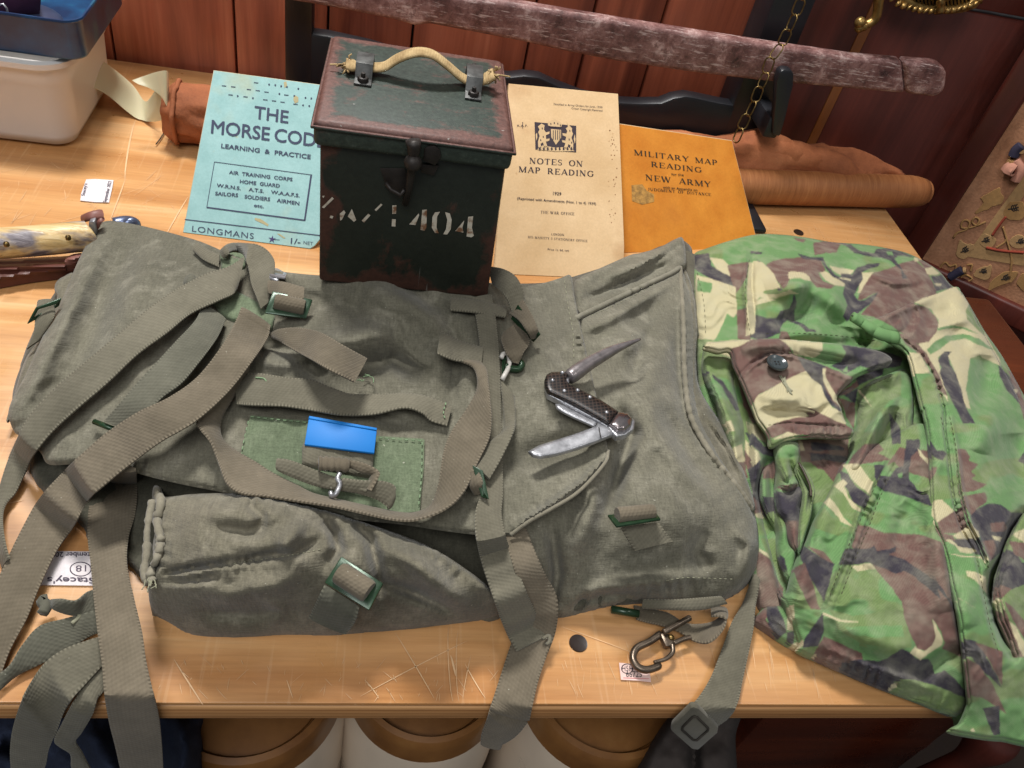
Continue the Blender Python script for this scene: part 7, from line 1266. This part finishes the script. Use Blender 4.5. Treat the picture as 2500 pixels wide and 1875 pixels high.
# folded strip with the button flap
jr('pocket_flap', J2((125, 295), (145, 248), (400, 222), (640, 202), (900, 202), (1300, 232), (1720, 278), (2020, 352), (2100, 450), (1900, 525), (1720, 605), (1530, 800), (1570, 940), (1600, 1050), (1692, 1150), (1655, 1232), (1250, 1230), (1000, 1265), (832, 1338), (790, 1200), (690, 1055), (622, 900), (545, 700), (445, 480), (395, 330), (280, 340), (200, 320)), lambda x, y: zj(x, y) + .012, 'jflap', edge=(10, .006), thick=.003, seed=19,
   folds=[(J2((820, 1160), (1000, 1120), (1300, 1150), (1640, 1170)), 12, .0012, 'p', 24), (J2((520, 570), (640, 470), (820, 355), (1050, 372), (1400, 505), (1690, 630)), 10, .0009, 'p', 20), (J2((510, 580), (620, 470), (820, 345), (1050, 362), (1400, 495), (1700, 620)), 5, -.0022), (J2((520, 600), (630, 490), (820, 368), (1050, 385), (1400, 515), (1690, 640)), 6, .0018), (J2((800, 1120), (1000, 1090), (1300, 1110), (1640, 1130)), 4, -.0014), (J2((620, 900), (850, 820), (1100, 830), (1400, 900)), 26, .004), (J2((640, 930), (900, 980), (1150, 900)), 20, -.002), (J2((500, 330), (700, 270), (1000, 260)), 18, .004), (J2((1100, 360), (1400, 440), (1800, 480)), 16, -.005)])
# right-hand front edge with its double stitched placket
EDGE = J1((775, 785), (800, 768), (960, 800), (1120, 745), (1290, 665), (1460, 600), (1640, 542), (1690, 600), (1745, 685), (1830, 860), (1980, 1130), (2210, 1560), (2330, 1780))+[(2575, 1250), (2560, 1700), (2540, 1812), (2450, 1806), (2400, 1801), (2318, 1784), (2345, 1762), (2364, 1720)]+J6((1975, 1065), (1950, 800), (1900, 400), (1850, 150))+J5((1290, 900), (1230, 600), (1170, 300), (1060, 0))+J4((990, 1500), (965, 1000), (930, 400), (860, 0))+J1((1365, 1560), (1300, 1300), (1240, 1090), (1130, 1010), (1000, 930), (880, 850))
jr('front_edge', EDGE, lambda x, y: zj(x, y) + .016, 'jedge', edge=(10, .005), thick=.003, seed=20,
   folds=[(J1((1180, 965), (1370, 1130), (1490, 1340), (1550, 1560))+J4((1190, 300), (1240, 640), (1280, 1040), (1350, 1400))+J5((1600, 300), (1700, 700), (1800, 1250)), 11, .0015, 'p', 24), (J1((800, 790), (1010, 900), (1180, 960), (1370, 1120), (1480, 1330), (1540, 1560))+J4((1140, 300), (1190, 640), (1230, 1040), (1300, 1400), (1380, 1650))+J5((1560, 300), (1640, 700), (1750, 1250), (1880, 1650)), 4, -.0022), (J4((1230, 100), (1320, 600), (1370, 1060), (1480, 1500))+J5((1620, 100), (1740, 400), (1720, 800), (1830, 1200), (2000, 1600)), 5, .003),
          (J1((1400, 900), (1600, 840), (1780, 800)), 14, .004), (J1((1640, 560), (1700, 760), (1830, 1000), (1980, 1250)), 26, .005), (J1((1900, 1100), (1880, 1300), (1850, 1550)), 30, -.007), (J4((1800, 0), (1700, 300), (1620, 600)), 34, .006), (J4((2100, 300), (2130, 700), (2180, 1100)), 30, -.007), (J4((2212, 1380), (2050, 1620))+J5((1930, 350), (1800, 560), (1760, 800), (1850, 1200), (2060, 1660)), 13, -.020), (J5((1500, 700), (1400, 1000), (1480, 1300)), 24, .003), (J1((990, 800), (1280, 690), (1480, 620)), 14, .003)])
# back sleeve at the far lower right
jr('sleeve', [(2520, 1228), (2470, 1300)]+J5((1910, 380), (1850, 560), (1830, 720), (1820, 950), (1880, 1150), (1990, 1420), (2100, 1680))+[(2500, 1700), (2560, 1700), (2570, 1240)], lambda x, y: zj(x, y) + .014, 'jsl3', edge=(14, .008), thick=.003, seed=23, folds=[(J5((2212, 690), (2060, 750), (1930, 830), (1920, 900), (2000, 1200), (2150, 1560)), 5, -.003)])
# seams and stitching
for ln in (J1((70, 930), (300, 925), (640, 945), (1000, 990)), J2((1760, 740), (1950, 660), (2140, 580)), J2((800, 1112), (1000, 1085), (1300, 1105), (1650, 1130)), J3((1590, 260), (1470, 520), (1350, 800), (1220, 1090), (1050, 1560)), J3((1680, 290), (1560, 560), (1480, 780), (1360, 1060), (1180, 1520)), J4((1090, 100), (1170, 500), (1220, 1000), (1300, 1450)), J4((1210, 100), (1290, 500), (1330, 900), (1420, 1350)), J5((1560, 300), (1640, 700), (1750, 1250), (1860, 1600)), J5((1700, 300), (1735, 500)), J7((560, 180), (535, 350), (545, 500), (570, 640)), J7((250, 260), (290, 450), (300, 640))):
    stitch('stitching', ln, plain('olive_thread', lin(72, 70, 48), .9, bump=0), jk, 8, 5, 1.1, .0001)
tube('hem_piping', P(*np.array(catmull([(1950, 1586), (2060, 1638), (2150, 1676), (2240, 1710), (2316, 1742)], 40)).T, np.full(40, .004)), .002, CAMOM, jk, 8)
# rolled-over tab end and the button
rr = catmull(J1((785, 790), (880, 850), (1010, 930), (1150, 965)), 24); t = NT('green_camouflage_tape'); t.color(gG); t.rough(.9); tube('collar_tape', P(rr[:, 0], rr[:, 1], surf(rr[:, 0] + 4, rr[:, 1] + 2) + .001), .0052, t.m, jk, 10, flat=.7)
bc = J2((888, 470))[0]; bz = float(surf(np.array([bc[0]]), np.array([bc[1]]))[0]); bp = P(*bc, bz + .0034)
BUT = plain('dark_grey_plastic', lin(62, 70, 72), .25, 0, .6, .06, 40, 0)
bt = lathe('button', [(.0001, .0012), (.0046, .0012), (.0056, .0016), (.0066, .0026), (.0074, .0028), (.0080, .0020), (.0080, .0006), (.0074, 0)], bp, BUT, jk, 40)
for a_, b_ in ((-1, -1), (1, -1), (-1, 1), (1, 1)): lathe('thread_hole', [(.0001, .0002), (.00075, .0002), (.0008, 0)], bp + np.array([a_ * .0013, b_ * .0013, .00125]), DARK, bt, 10)
for k in range(7):
    p0, p1, p2 = J2((900 + rng.uniform(0, 100), 590 + rng.uniform(-6, 20)), (950 + rng.uniform(0, 40), 670 + rng.uniform(-10, 10)), (1020 + rng.uniform(-30, 40), 770 + rng.uniform(-30, 20))); q = catmull([p0, p1, p2], 10); tube('loose_thread', P(q[:, 0], q[:, 1], surf(q[:, 0], q[:, 1]) + .001), .0004, THREAD, jk, 5)
